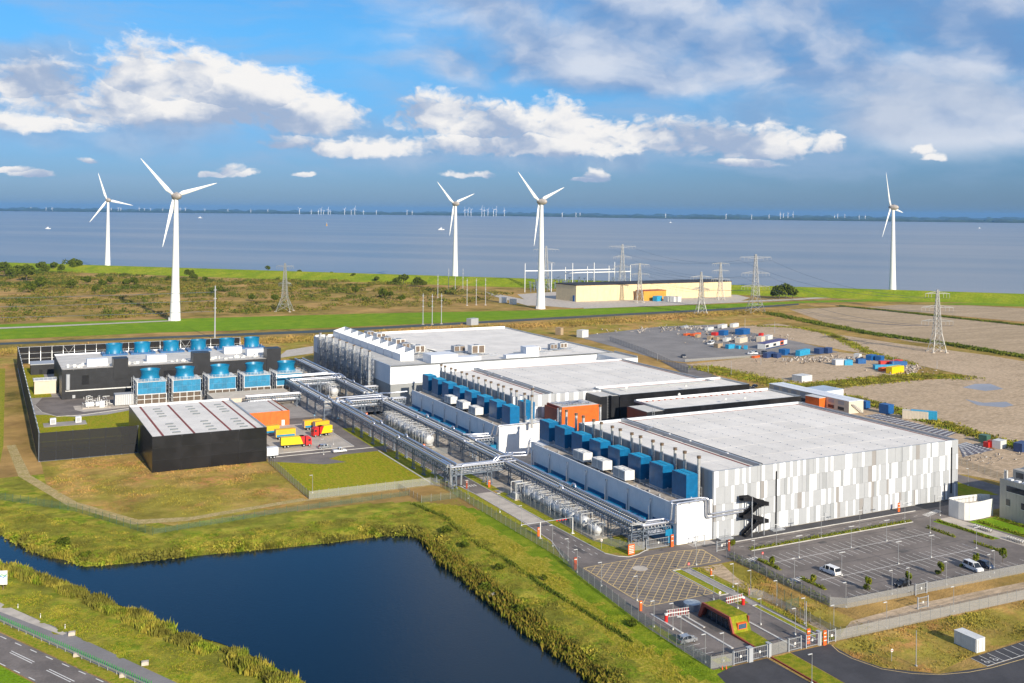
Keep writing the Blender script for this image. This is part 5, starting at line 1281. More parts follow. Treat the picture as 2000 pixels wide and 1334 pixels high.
# ================================================================ FENCES
FP = {}
def fence(label, pts, h=2.2, mat=m_fence, step=3.0, postmat=None, z0=0.0, name='fence', cat='fence'):
    postmat = postmat or M('fence_post', (.34, .35, .35), .08, 1.5, .5, metal=.3)
    t = thing(name, label, cat, (pts[0][0], pts[0][1], z0))
    key = (h, postmat.name)
    if key not in FP: FP[key] = MB().box(-.035, .035, -.035, .035, 0, h + .2).bar((0, 0, h + .2), (.14, .0, h + .38), .05).mesh('post', postmat)
    for a, b in zip(pts, pts[1:]):
        A, B = Vector(a), Vector(b); L = (B - A).length; n = max(1, round(L / step)); w = L / n; ang = math.atan2(B.y - A.y, B.x - A.x)
        k = (round(w, 3), h, mat.name)
        if k not in FP: FP[k] = MB().quad((.05, 0, .06), (w - .05, 0, .06), (w - .05, 0, h), (.05, 0, h)).mesh('mesh_panel', mat)
        for i in range(n + 1):
            p = A + (B - A) * (i / n)
            if i < n or b is pts[-1]: link(FP[key], 'post', t, (p.x - pts[0][0], p.y - pts[0][1], 0), ang)
            if i < n: link(FP[k], 'mesh_panel', t, (p.x - pts[0][0], p.y - pts[0][1], 0), ang)
    return t
fence('grey mesh fence between the site road and the pond bank', [(-44.9, 80), (-44.6, 5), (-46.9, -8), (-49.9, -41), (-50.2, -63.7), (-45.4, -64.2)], 2.4)
fence('grey mesh fence along the front edge of the lawn', [(-86.6, 135), (-86.8, 84), (-47.2, 83.6), (-45.2, 80.4)], 2.4)
fence('grey mesh fence beside the near tank row', [(-29.7, 66), (-29.7, 13), (-28.6, 10), (-25.8, 1.6), (-21.4, .8)], 2.2)
fence('grey mesh fence beside the middle tank row', [(-29.9, 190), (-29.9, 124), (-25.4, 120)], 2.2)
fence('green mesh fence around the dry meadow by the pond', [(-205, 170), (-171, 123), (-151, 99.5), (-134.5, 67.5)], 2.2, m_fenceg, 3.2, M('green_post', (.05, .12, .08), .1, 1, .6))
fence('low dark mesh fence between dirt track and pond bank', [(-134, 68.5), (-100, 73), (-70, 74.5), (-58, 75)], 1.5, m_fenceg, 3.2, M('green_post', (.05, .12, .08), .1, 1, .6))
fence('dark mesh fence from the lawn corner down to the bank', [(-58.5, 82.8), (-57.5, 66), (-44.9, 66)], 2.0, m_fenceg, 3.0)
fence('grey mesh fence on the near side of the car park', [(-6.2, -49.9), (-3.3, -52.2), (54, -54.2), (96, -57.8)], 2.3)
fence('grey mesh fence on the gate side of the car park', [(-6.2, -49.9), (-5.9, -13.4)], 2.2)
fence('grey mesh fence along the lower dry field', [(-18.8, -64.4), (38, -66), (92, -69)], 2.3)
fence('grey mesh fence between the gate lanes and the sandy path', [(-16.7, -63.8), (-16.7, -40), (-18.8, -37.2)], 2.0)
fence('green mesh fence piece beside the sandy path', [(-12.6, -40), (-12.8, -47), (-16.4, -47)], 2.2, m_fenceg, 2.4, M('green_post', (.05, .12, .08), .1, 1, .6))
fence('grey mesh fence between the storage yard and the middle hall', [G(1190, 665), G(1260, 690), G(1345, 729)], 3.0, m_fence, 5)
fence('pale low fence along the edge of the grey storage yard', [G(1338, 707), G(1400, 703), G(1480, 698)], 1.6, m_fence, 5)
fence('dark mesh fence along the road behind the office', [(112, 38), (134, 33), (128, 9)], 2.0, m_fenceg, 3.0)
# ---- sliding gates
def gate(label, x0, x1, y, h=2.5):
    t = thing('gate', label, 'gate', (x0, y, 0))
    b = MB().bar((x0, y, .3), (x1, y, .3), .12).bar((x0, y, h), (x1, y, h), .12).bar((x0, y, h * .55), (x1, y, h * .55), .08); n = int((x1 - x0) / .5)
    for k in range(n + 1): x = x0 + (x1 - x0) * k / n; b.bar((x, y, .3), (x, y, h), .05)
    b.build('gate_leaf', M('gate_steel', (.38, .39, .39), .08, 1.5, .5, metal=.3), t)
    for x in (x0 - .1, x1 + .1): MB().box(x - .1, x + .1, y - .1, y + .1, 0, h + .25).build('gate_post', m_lgrey, t)
    MB().box((x0 + x1) / 2 - .2, (x0 + x1) / 2 + .2, y - .1, y - .06, 1.2, 1.7).build('notice_plate', m_mark, t)
    return t
gate('grey bar gate left of the pillar at the gatehouse entrance', -45.0, -41.8, -64.25); gate('grey bar gate right of the pillar at the gatehouse entrance', -40.4, -36.8, -64.25)
gate('grey bar gate of the entry lane beside the orange pillar', -31.0, -28.0, -64.2); gate('grey bar gate between the two orange pillars', -26.6, -23.6, -64.4)
gate('pedestrian turnstile gate at the lane end beside the lower fence', -20.8, -19.0, -64.5)
gate('grey gate below the rack end at the hatched yard', -20.9, -13.6, .5); gate('grey bar gate beside the white end wall door', -7.6, -4.8, -2.6); gate('grey bar gate at the car park entrance from the hatched yard', -5.2, -2.2, -8.6)
gate('open grey gate in the lower field fence', 10.6, 13.6, -59.6); gate('grey turnstile in the near car park fence', 17.0, 20.4, -53.3)
for x0, x1 in ((-41.6, -40.6), (-36.6, -36.0), (-23.4, -22.8)):
    o = MB().box(x0, x1, -64.7, -63.7, 0, 2.7).box(x0 - .1, x1 + .1, -64.8, -63.6, 2.7, 2.8).build('gate_pillar', m_lgrey)
    tag(o, {-41.6: 'grey box pillar between the two gatehouse gates', -36.6: 'grey pillar at the sedum strip end of the gates', -23.4: 'grey pillar beside the lane gate nearest the lower fence'}[x0], 'pillar')
fence('short grey fence closing the gap between the entrance gates', [(-35.9, -64.2), (-31.2, -63.9)], 2.4)

# ================================================================ SIGNS, BARRIERS
def totem(label, x, y, h=2.2, w=.6, stripes=0, mat=None):
    t = thing('sign_pillar', label, 'sign', (x, y, 0))
    MB().box(-w / 2, w / 2, -.12, .12, 0, h).build('pillar_body', mat or m_sign, t, local=True)
    for k in range(max(1, stripes)):
        z = h * .85 - k * h / max(2, stripes + 1) * 1.0
        MB().box(-w * .38, w * .38, -.15, -.12, z - .12, z + .06).build('text_bar', m_mark, t, local=True)
    return t
totem('orange sign pillar at the zebra crossing under the pipe bridge', -31.3, 73.3); totem('orange sign pillar beside the height barrier post', -41.0, 22.6, 2.4, .7)
totem('orange sign pillar at the fence beside the hatched yard', -45.8, -33.3); totem('orange sign board with white bars under the rack end', -26.6, -.7, 2.6, 1.9, 5)
totem('orange sign pillar beside the white end wall', -13.4, -.2, 3.2, .8, 2); totem('orange sign pillar at the foot of the striped facade', 66.9, -2.6, 2.6, .8, 2)
totem('orange sign pillar with yellow box at the entry lane', -24.6, -62.8, 3.0, .8, 3); totem('orange sign pillar nearest the lower fence', -22.2, -64.9, 3.0, .8, 3)
totem('small orange pillar beside the sandy path', -17.6, -22, 1.6, .35); totem('small orange pillar near the side gate', -18.0, -36.5, 1.6, .35); totem('orange sign pillar half hidden behind the middle rack', -31.2, 128, 2.6, .8); totem('orange sign pillar by the far tank row', -31.0, 192, 2.6, .8)
totem('dark brown pillar at the left corner of the hatched yard', -45.3, -4.2, 3.0, .9, 0, m_brown); totem('dark brown pillar by the pipe drop', -38.4, 75, 2.4, .5, 0, m_brown); totem('dark red pillar at the car park gate', -2.0, -9.4, 3.0, .6, 0, m_brown)
def round_sign(label, x, y, h=2.4, mat=m_mark):
    t = thing('traffic_sign', label, 'traffic sign', (x, y, 0))
    MB().cyl((0, 0, 0), (0, 0, h), .05, n=8).build('post', m_zinc, t, local=True)
    d_ = MB().cyl((0, -.06, h), (0, -.1, h), .34, n=18).build('disc', mat, t, local=True); MB().box(-.22, .22, -.13, -.11, h - .07, h + .07).build('bar', m_redp if mat is m_mark else m_mark, d_, local=True)
round_sign('round white traffic sign on the grass by the near tank row', -31.4, 6.0); round_sign('round no entry sign with red disc at the lane beside the hatched yard', -21.5, -18.2, 2.2, m_redp)
round_sign('round no entry sign with red disc in the car park', .8, -19.2, 2.0, m_redp); round_sign('round white sign in front of the gatehouse roof', -27.2, -37.4, 2.4); round_sign('round red sign beside the bottom road in the foreground', -43.2, -83, 2.4, m_redp)
round_sign('round white sign in the dry grass beside the yellow line', -15.8, -76.5, 2.2, m_mark); round_sign('round blue sign at the truck yard corner', -52, 197, 2.4, m_blue2); round_sign('round blue sign below the lawn rack', -44.9, 187, 2.4, m_blue2)
# boom barriers with hanging skirt
def boom(label, x0, x1, y0, y1, zc=1.5):
    t = thing('boom_barrier', label, 'barrier', (x0, y0, 0))
    for p in ((x0, y0),): 
        MB().cyl((p[0], p[1], 0), (p[0], p[1], 1.5), .38, n=14).build('drive_post', m_redp, t, smooth=True); MB().cyl((p[0], p[1], 1.5), (p[0], p[1], 1.8), .39, n=14).build('post_cap', m_mark, t, smooth=True)
    MB().bar((x0, y0, zc + .3), (x1, y1, zc + .3), .18).build('boom', m_mark, t)
    for k in range(18):
        a = (x0 + (x1 - x0) * (k + .8) / 18.5, y0 + (y1 - y0) * (k + .8) / 18.5)
        MB().bar((a[0], a[1], zc - .45), (a[0], a[1], zc + 1.0), .07).build('skirt_bar', m_redp if k % 2 else m_mark, t)
    MB().bar((x0, y0, zc - .45), (x1, y1, zc - .45), .06).bar((x0, y0, zc + 1.0), (x1, y1, zc + 1.0), .06).build('skirt_rail', m_mark, t)
    MB().cyl((x1, y1, 0), (x1, y1, zc - .1), .07, n=8).build('rest_post', m_mark, t)
boom('red and white boom barrier with skirt left of the gatehouse', -44.4, -38.9, -40.9, -41.6); boom('red and white boom barrier with skirt right of the gatehouse', -22.9, -28.0, -40.3, -40.6)
t = thing('height_barrier', 'white height barrier with red stripes over the site road', 'barrier', (-41.5, 20.8, 0))
for x in (-41.5, -31.4): MB().box(x - .12, x + .12, 20.7, 20.94, .15, 4.4).build('post', m_frame, t); MB().box(x - .4, x + .4, 20.4, 21.2, 0, .15).build('foot', m_mark, t)
MB().bar((-47.2, 20.8, 4.4), (-31.3, 20.8, 4.4), .14).build('beam', m_lgrey, t)
for k in range(4): MB().box(-36.6 + k * .9, -36.1 + k * .9, 20.66, 20.94, 4.0, 4.25).build('red_stripe', m_redp, t)

# ================================================================ LAMP POSTS
def lamp_proto(h=5.6, arms=1):
    t = thing('lamp_post', '', 'lamp post')
    MB().cyl((0, 0, 0), (0, 0, h), .07, .045, n=10).build('pole', m_zinc, t, smooth=True, local=True); MB().box(-.16, .16, -.16, .16, 0, .35).build('pole_base', m_frame, t, local=True)
    for s in ((-1,) if arms == 1 else (-1, 1)): MB().box(min(0, s * 1.0), max(0, s * 1.0), -.12, .12, h, h + .1).build('lamp_head', m_frame, t, local=True)
    return t
LG = 'lamp posts on the site'
l1 = lamp_proto(5.6, 2); l2 = lamp_proto(5.6, 1); f1 = f2 = True
CPL = [(11.2, -35.9, 'on the near parking line, first from the white van'), (30.4, -35.9, 'on the near parking line, second from the white van'), (42.1, -35.9, 'on the near parking line, third from the white van'), (58.8, -36.1, 'on the near parking line, at its far right end'),
       (10.9, -21.4, 'on the far parking line, first from the gate side'), (29, -21.3, 'on the far parking line, second from the gate side'), (41.9, -21.3, 'on the far parking line, third from the gate side'), (58.4, -21.4, 'on the far parking line, at its right end'),
       (12.3, -11.4, 'in the hedge strip, first from the fire stair'), (28.1, -11.3, 'in the hedge strip, second from the fire stair'), (42.3, -11.3, 'in the hedge strip, third from the fire stair'), (59.8, -11.3, 'in the hedge strip, at its right end'), (74.7, -10.8, 'before the white curved wall')]
for x, y, w_ in CPL: put(l1, f1, (x, y, 0), 'twin headed lamp post ' + w_, LG); f1 = False
L2 = [(-1.9, -19.3, 'at the first zebra crossing of the car park'), (-2.2, -34.1, 'at the second zebra crossing of the car park'), (-3.1, -51.6, 'at the car park fence corner'), (12.5, -50.4, 'by the dark car at the car park fence'), (17.4, -50.9, 'between dark car and turnstile at the car park fence'), (29.1, -51.6, 'at the car park fence right of the turnstile'), (43.0, -52.6, 'at the car park fence beside the parked white van'), (46.6, -51, 'behind the parked white van'),
      (-46, -6.2, 'at the left corner of the hatched yard'), (-45.6, -16.7, 'halfway along the left edge of the hatched yard'), (-43.2, -28, 'at the lower left corner of the hatched yard'), (-48.4, -42.1, 'at the fence beside the left boom barrier'), (-45.6, -45, 'just left of the left boom barrier'), (-48.4, -51.6, 'behind the silver car'), (-49.4, -60.9, 'with cameras at the fence corner by the gates'), (-45.8, -62, 'on the small grass patch by the gates'),
      (-16.4, -14.6, 'in the upper right tip of the hatched yard'), (-27.1, -35.1, 'at the right tip of the hatched yard bottom'), (-18.1, -30.9, 'on the verge beside the sandy path'), (-17.3, -36.2, 'at the side gate of the lanes'), (-16.4, -44, 'inside the lane fence'), (-25.5, -41.6, 'beside the right boom barrier'), (-27, -51, 'with yellow plate right of the gatehouse'), (-24.1, -58.4, 'near the entry lane gate'), (-18.2, -54.8, 'paired with a camera mast at the lane fence'),
      (-37.0, -77, 'on the sedum strip of the bottom road'), (16.7, -64.0, 'at the lower field fence by the open gate'), (-4, -64.2, 'at the middle of the lower field fence'), (-15.5, -60.6, 'on the sandy path near the lower fence'),
      (-43.0, 64, 'on the verge left of the crossing'), (-40.6, 47, 'on the verge beside the pale paved bay'), (-40.8, 33, 'on the verge at the paved bay end'), (-41.8, 13.5, 'where the site road widens'), (-43.8, 2, 'with two arms at the road bend'), (-84, 90, 'at the lawn fence corner'), (111, 9, 'on the road behind the office'), (-58, 152, 'beside the yellow truck'), (-66, 137.8, 'on the kerb below the estate car')]
for x, y, w_ in L2: put(l2, f2, (x, y, 0), 'slim lamp post ' + w_, LG); f2 = False
# thin bare poles
def pole(label, x, y, h, r=.09):
    o = MB().cyl((x, y, 0), (x, y, h), r, r * .7, n=8).box(x - .2, x + .2, y - .2, y + .2, 0, .25).build('mast', m_zinc); tag(o, label, 'pole')
pole('bare pale pole in the dry grass beside the white container', -13.2, -80.2, 7.0); pole('camera mast at the lane fence', -18.9, -56, 5.4, .14)
for i, (x, y) in enumerate(((-15.3, 8), (-15.3, 30), (-15.3, 52))): pole(f'{ORD[i]} thin lightning rod beside the near white deck', x, y, 9.0, .05)
for i, (px, py, top) in enumerate(((1513, 650, 628), (1455, 640, 622), (1428, 733, 705), (1383, 728, 708), (1284, 704, 690), (1529, 750, 736), (1745, 717, 698), (1830, 720, 704), (1486, 712, 688))):
    x, y = G(px, py); pole(f'{ORD[i]} thin lamp mast around the far storage yard', x, y, HT(px, py, top), .14)

# ================================================================ VEHICLES
VP = {}
def car_proto(kind, paint):
    t = thing('parked_car', '', 'car')
    if kind == 'van': L, W, H_ = 5.2, 1.95, 2.0; low = [(0, .35), (L, .35), (L, .95), (L - .15, 1.1), (.95, 1.12), (.1, .95)]; top = [(.75, 1.1), (L - .08, 1.1), (L - .2, H_ - .06), (L - .5, H_), (1.7, H_)]
    elif kind == 'estate': L, W, H_ = 4.8, 1.85, 1.5; low = [(0, .3), (L, .3), (L, .8), (L - .1, .95), (1.1, .95), (.1, .75)]; top = [(1.1, .94), (L - .12, .94), (L - .55, H_ - .04), (L - .9, H_), (2.0, H_)]
    elif kind == 'pickup': L, W, H_ = 5.0, 1.85, 1.75; low = [(0, .4), (L, .4), (L, 1.0), (2.9, 1.0), (1.2, 1.05), (.1, .9)]; top = [(1.15, 1.04), (3.1, 1.04), (2.95, H_ - .04), (2.7, H_), (1.8, H_)]
    else: L, W, H_ = 4.2, 1.78, 1.5; low = [(0, .3), (L, .3), (L, .85), (L - .12, .95), (1.0, .95), (.08, .75)]; top = [(.95, .94), (L - .1, .94), (L - .55, H_ - .06), (L - .9, H_), (1.75, H_)]
    tf = lambda p: (p[0], p[1] * (1 if p[2] < 1.0 else .86 if kind != 'van' else .92), p[2])
    MB().side(low, -W / 2, W / 2).build('body', paint, t, local=True)
    MB().side(top, -W / 2 * .97, W / 2 * .97, lambda p: (p[0], p[1] * (1 - .16 * max(0, (p[2] - .95) / (H_ - .95))), p[2])).build('window_band', m_glass, t, local=True)
    k = .83
    MB().side([(top[-1][0] - .05, H_ - .03), (top[2][0] + .05, H_ - .08), (top[3][0], H_ + .03), (top[-1][0] + .1, H_ + .04)], -W / 2 * k, W / 2 * k).build('roof', paint, t, local=True)
    b = MB()
    for x in ((top[1][0] * .62, top[1][0] * .36) if kind != 'pickup' else (2.0,)):
        for s in (-1, 1): b.bar((x, s * W / 2 * .985, .95), (x, s * W / 2 * k, H_), .12)
    for s in (-1, 1): b.bar((top[1][0] - .02, s * W / 2 * .97, .95), (top[3][0], s * W / 2 * k, H_), .14); b.bar((top[0][0], s * W / 2 * .97, .95), (top[-1][0], s * W / 2 * k, H_), .09)
    if kind == 'van': b.box(2.9, L - .1, -W / 2 * .985, -W / 2 * .95, 1.1, 1.35)
    b.build('roof_pillar', paint, t, local=True)
    for x in (.85, L - .85):
        for s in (-1, 1):
            w_ = MB().cyl((x, s * (W / 2 - .22), .33), (x, s * (W / 2 + .01), .33), .33, n=16).build('wheel', m_tyre, t, local=True)
            MB().cyl((x, s * (W / 2 + .01), .33), (x, s * (W / 2 + .025), .33), .2, n=12).build('rim', m_steel, w_, local=True)
    for s in (-.6, .6): MB().box(-.02, .04, s * W / 2 - .16, s * W / 2 + .16, .62, .78).build('headlight', m_mark, t, local=True); MB().box(L - .02, L + .03, s * W / 2 - .14, s * W / 2 + .14, .62, .85).build('tail_light', m_redp, t, local=True)
    return t
PAINT = dict(white=M('car_white', (.78, .78, .78), .02, 1, .25), silver=M('car_silver', (.48, .50, .52), .03, 1, .25, metal=.6), black=M('car_black', (.012, .013, .016), .1, 1, .2), blue=M('car_dark_blue', (.02, .04, .09), .1, 1, .25), grey=M('car_grey', (.14, .14, .15), .05, 1, .3, metal=.3))
def car(kind, col, x, y, rz, label, name='parked_car', group='vehicles on the site'):
    k = (kind, col)
    if k not in VP: VP[k] = car_proto(kind, PAINT[col]); o = VP[k]
    else: o = copy_tree(VP[k])
    o.name = name; o.location = (x, y, .02); o.rotation_euler = (0, 0, rz); o['label'] = label; o['group'] = group; o['category'] = 'van' if kind == 'van' else 'car'; return o
car('van', 'white', 9.6, -31.0, -R(88), 'white minibus parked alone in the car park', 'parked_van')
car('hatch', 'black', 17.0, -47.6, R(3), 'black car in the shade of the near car park fence')
car('van', 'white', 43.6, -49.6, R(82), 'white delivery van between the two young trees at the fence', 'parked_van')
car('hatch', 'blue', 48.3, -49.2, R(82), 'dark blue car beside the white delivery van')
car('hatch', 'silver', -44.6, -51.4, R(180), 'silver hatchback parked left of the gatehouse')
car('estate', 'silver', -60.2, 147.4, R(180), 'silver estate car below the yellow articulated truck')
car('pickup', 'white', -57.2, 138.9, R(180), 'white pickup on the kerb beside the front lawn')
car('estate', 'blue', 97.5, 10.5, R(95), 'dark car parked right behind the striped facade corner')
for i, (px, py, k, c_, w_) in enumerate(((1384, 674, 'van', 'white', 'white van in the grey storage yard'), (1395, 673, 'van', 'grey', 'dark van beside the white van in the storage yard'), (1463, 693, 'estate', 'white', 'white car at the storage yard edge'), (1477, 692, 'estate', 'silver', 'silver car in the middle of three at the yard edge'), (1488, 692, 'hatch', 'black', 'black car last of three at the yard edge'), (1337, 700, 'pickup', 'grey', 'grey pickup standing alone in the storage yard'), (1470, 758, 'hatch', 'black', 'black car on the road behind the black block'))):
    x, y = G(px, py); o = car(k, c_, x, y, R(25 + 40 * (i % 2)), w_, 'parked_van' if k == 'van' else 'parked_car'); o.scale = (1.25,) * 3 if i < 6 else (1, 1, 1)
# bicycles in racks by the office: frames and wheels
def bike_proto():
    t = thing('bicycle', '', 'bicycle')
    for y in (0, 1.05):
        b = MB()
        for k in range(14): a0, a1 = 2 * math.pi * k / 14, 2 * math.pi * (k + 1) / 14; b.bar((0, y + .33 * math.cos(a0), .33 + .33 * math.sin(a0)), (0, y + .33 * math.cos(a1), .33 + .33 * math.sin(a1)), .05)
        b.build('wheel', m_tyre, t, local=True)
    b = MB().bar((0, 0, .33), (0, .4, .75), .06).bar((0, .4, .75), (0, .9, .8), .06).bar((0, .9, .85), (0, 1.05, .33), .06).bar((0, 0, .33), (0, .5, .3), .06).bar((0, .5, .3), (0, .9, .8), .06).bar((0, .5, .3), (0, .35, .9), .05); b.build('frame', m_mark, t, local=True)
    MB().box(-.07, .07, .22, .48, .9, .97).build('saddle', m_tyre, t, local=True); MB().bar((-.28, .92, .98), (.28, .92, .98), .05).bar((0, .9, .8), (0, .92, .98), .05).build('handlebar', m_zinc, t, local=True); MB().box(-.2, .2, -.15, .2, .6, .85).build('rear_case', m_mark, t, local=True)
    return t
bp = bike_proto(); fb = True
for r_, (x0, y0, n, w_) in enumerate(((73.9, -23.2, 8, 'upper'), (73.2, -34.4, 7, 'lower'))):
    for i in range(n): o = put(bp, fb, (x0 + .15 * i * 0, y0 - .75 * i, .05), f'{ORD[i]} white bicycle in the {w_} rack beside the office path', 'bicycles by the office'); o.rotation_euler = (0, 0, R(-75)); fb = False
# ---- lorries
def lorry(label, x, y, rz, Lt, trailer_mat, cab_mat, full=True, lift=1.0, low_mat=None):
    t = thing('truck' if full else 'semi_trailer', label, 'truck' if full else 'trailer', (x, y, .02), rz)
    tr = MB().box(0, Lt, -1.25, 1.25, 1.1, 3.9).build('trailer_box', trailer_mat, t, local=True); MB().box(.1, Lt - .1, -1.15, 1.15, .9, 1.08).build('trailer_chassis', m_tyre, tr, local=True)
    if low_mat: MB().box(.3, Lt - .3, -1.28, -1.22, 1.15, 1.95).box(.3, Lt - .3, 1.22, 1.28, 1.15, 1.95).build('side_stripe', low_mat, tr, local=True)
    MB().box(-.05, 0, -1.2, 1.2, 1.15, 3.85).build('rear_door', m_lgrey if not full else trailer_mat, tr, local=True)
    wx = [1.6, 2.9, 4.2] if Lt > 9 else [1.4, 2.6]
    if full:
        MB().side([(Lt, 1.1), (Lt + .02, 3.9), (Lt - 1.6, 3.9), (Lt - .5, 1.1)], -1.28, 1.28).build('red_panel', cab_mat, tr, local=True)
        c_ = MB().side([(Lt + .5, .55), (Lt + 2.6, .55), (Lt + 2.7, 1.9), (Lt + 2.5, 3.0), (Lt + 1.7, 3.7), (Lt + .5, 3.75)], -1.2, 1.2).build('cab', cab_mat, t, local=True)
        MB().side([(Lt + 2.72, 1.95), (Lt + 2.56, 2.95), (Lt + 2.5, 2.95), (Lt + 2.66, 1.95)], -1.05, 1.05).build('windscreen', m_glass, c_, local=True)
        for s in (-1.22, 1.22): MB().box(Lt + 1.4, Lt + 2.3, s - .02, s + .02, 2.0, 2.8).build('side_window', m_glass, c_, local=True)
        MB().box(Lt + 2.6, Lt + 2.75, -1.1, 1.1, .5, 1.0).build('bumper', cab_mat, c_, local=True)
        wx += [Lt - .2, Lt + 1.9]
    for xw in wx:
        for s in (-1, 1):
            w_ = MB().cyl((xw, s * .85, .5), (xw, s * 1.22, .5), .5, n=16).build('wheel', m_tyre, t, local=True); MB().cyl((xw, s * 1.22, .5), (xw, s * 1.24, .5), .27, n=10).build('rim', m_lgrey, w_, local=True)
    if not full: MB().bar((Lt - 1.5, -.8, 0), (Lt - 1.5, -.8, 1), .15).bar((Lt - 1.5, .8, 0), (Lt - 1.5, .8, 1), .15).build('landing_leg', m_tyre, t, local=True)
    return t
lorry('long yellow articulated truck with red cab in the truck yard', -77.2, 154.6, R(-4), 8.6, m_yellowp, m_redp)
lorry('short yellow truck with red cab facing the warehouse', -53.6, 169.2, R(190), 5.2, m_yellowp, m_redp)
m_amber = M('amber_canvas', (.78, .42, .01), .06, 1, .55)
lorry('amber trailer with blue skirt behind the long truck', -75.6, 168.8, R(0), 7.6, m_amber, m_redp, False, low_mat=m_blue2); lorry('yellow trailer with blue skirt at the warehouse edge', -83, 177, R(3), 11, m_amber, m_redp, False, low_mat=m_blue2)
lorry('amber canvas trailer with blue corner near the kerb end', -61.2, 181, R(6), 7.4, m_amber, m_redp, False, low_mat=m_blue2); lorry('second amber trailer behind the short yellow truck', -58, 177, R(8), 6, m_amber, m_redp, False)
lorry('flat trailer carrying white equipment beside the black warehouse', -86, 140.4, R(0), 4.0, m_white, m_redp, False)

# ---- shipping containers and cabins
def container(label, x, y, rz, L, mat, W=2.45, H_=2.6, name='container', group='containers in the storage yard', z=.1):
    t = thing(name, label, 'container', (x, y, z), rz, group)
    MB().box(0, L, 0, W, 0, H_).build('body', mat, t, local=True)
    n = max(4, int(L / .6)); b = MB()
    for k in range(n): xx = L * (k + .25) / n; b.box(xx, xx + .25, -.05, 0, .15, H_ - .15)
    b.build('corrugation', mat, t, local=True)
    for s in (0, 1): d_ = MB().box(L, L + .05, .06 + s * (W / 2), W / 2 - .03 + s * (W / 2 - .03), .1, H_ - .1).build('door', mat, t, local=True); MB().bar((L + .07, .5 + s * (W / 2), .15), (L + .07, .5 + s * (W / 2), H_ - .15), .05).build('lock_rod', m_zinc, d_, local=True)
    MB().box(-.03, L + .03, -.07, W + .03, H_, H_ + .08).build('roof', mat if name == 'container' else m_frame, t, local=True)
    return t
m_cwhite = M('container_white', (.66, .66, .64), .05, .8, .5, streak=.12); m_cream2 = M('container_cream', (.62, .55, .44), .05, .8, .5)
CB = dict(blue=M('container_blue', (.012, .11, .33), .12, .8, .5, streak=.15), sky=M('container_sky_blue', (.03, .33, .55), .1, .8, .5, streak=.15), dark=M('container_navy', (.03, .06, .16), .12, .8, .5), red=M('container_red', (.55, .03, .02), .1, .8, .5), orange=M('container_orange', (.66, .12, .02), .1, .8, .5), yellow=m_yellowp, white=m_cwhite, cream=m_cream2, green=M('container_green', (.06, .14, .10), .1, .8, .5), tan=M('container_tan', (.40, .30, .19), .1, .8, .6), grey=m_lgrey)
o = container('lone white container with two doors on the dry grass', 2.55, -81.6, R(90) + R(2), 5.4, m_cwhite, 2.5, 2.7, group='loose containers')
o.location = (2.6, -75.9, .05); o.rotation_euler = (0, 0, R(-90))
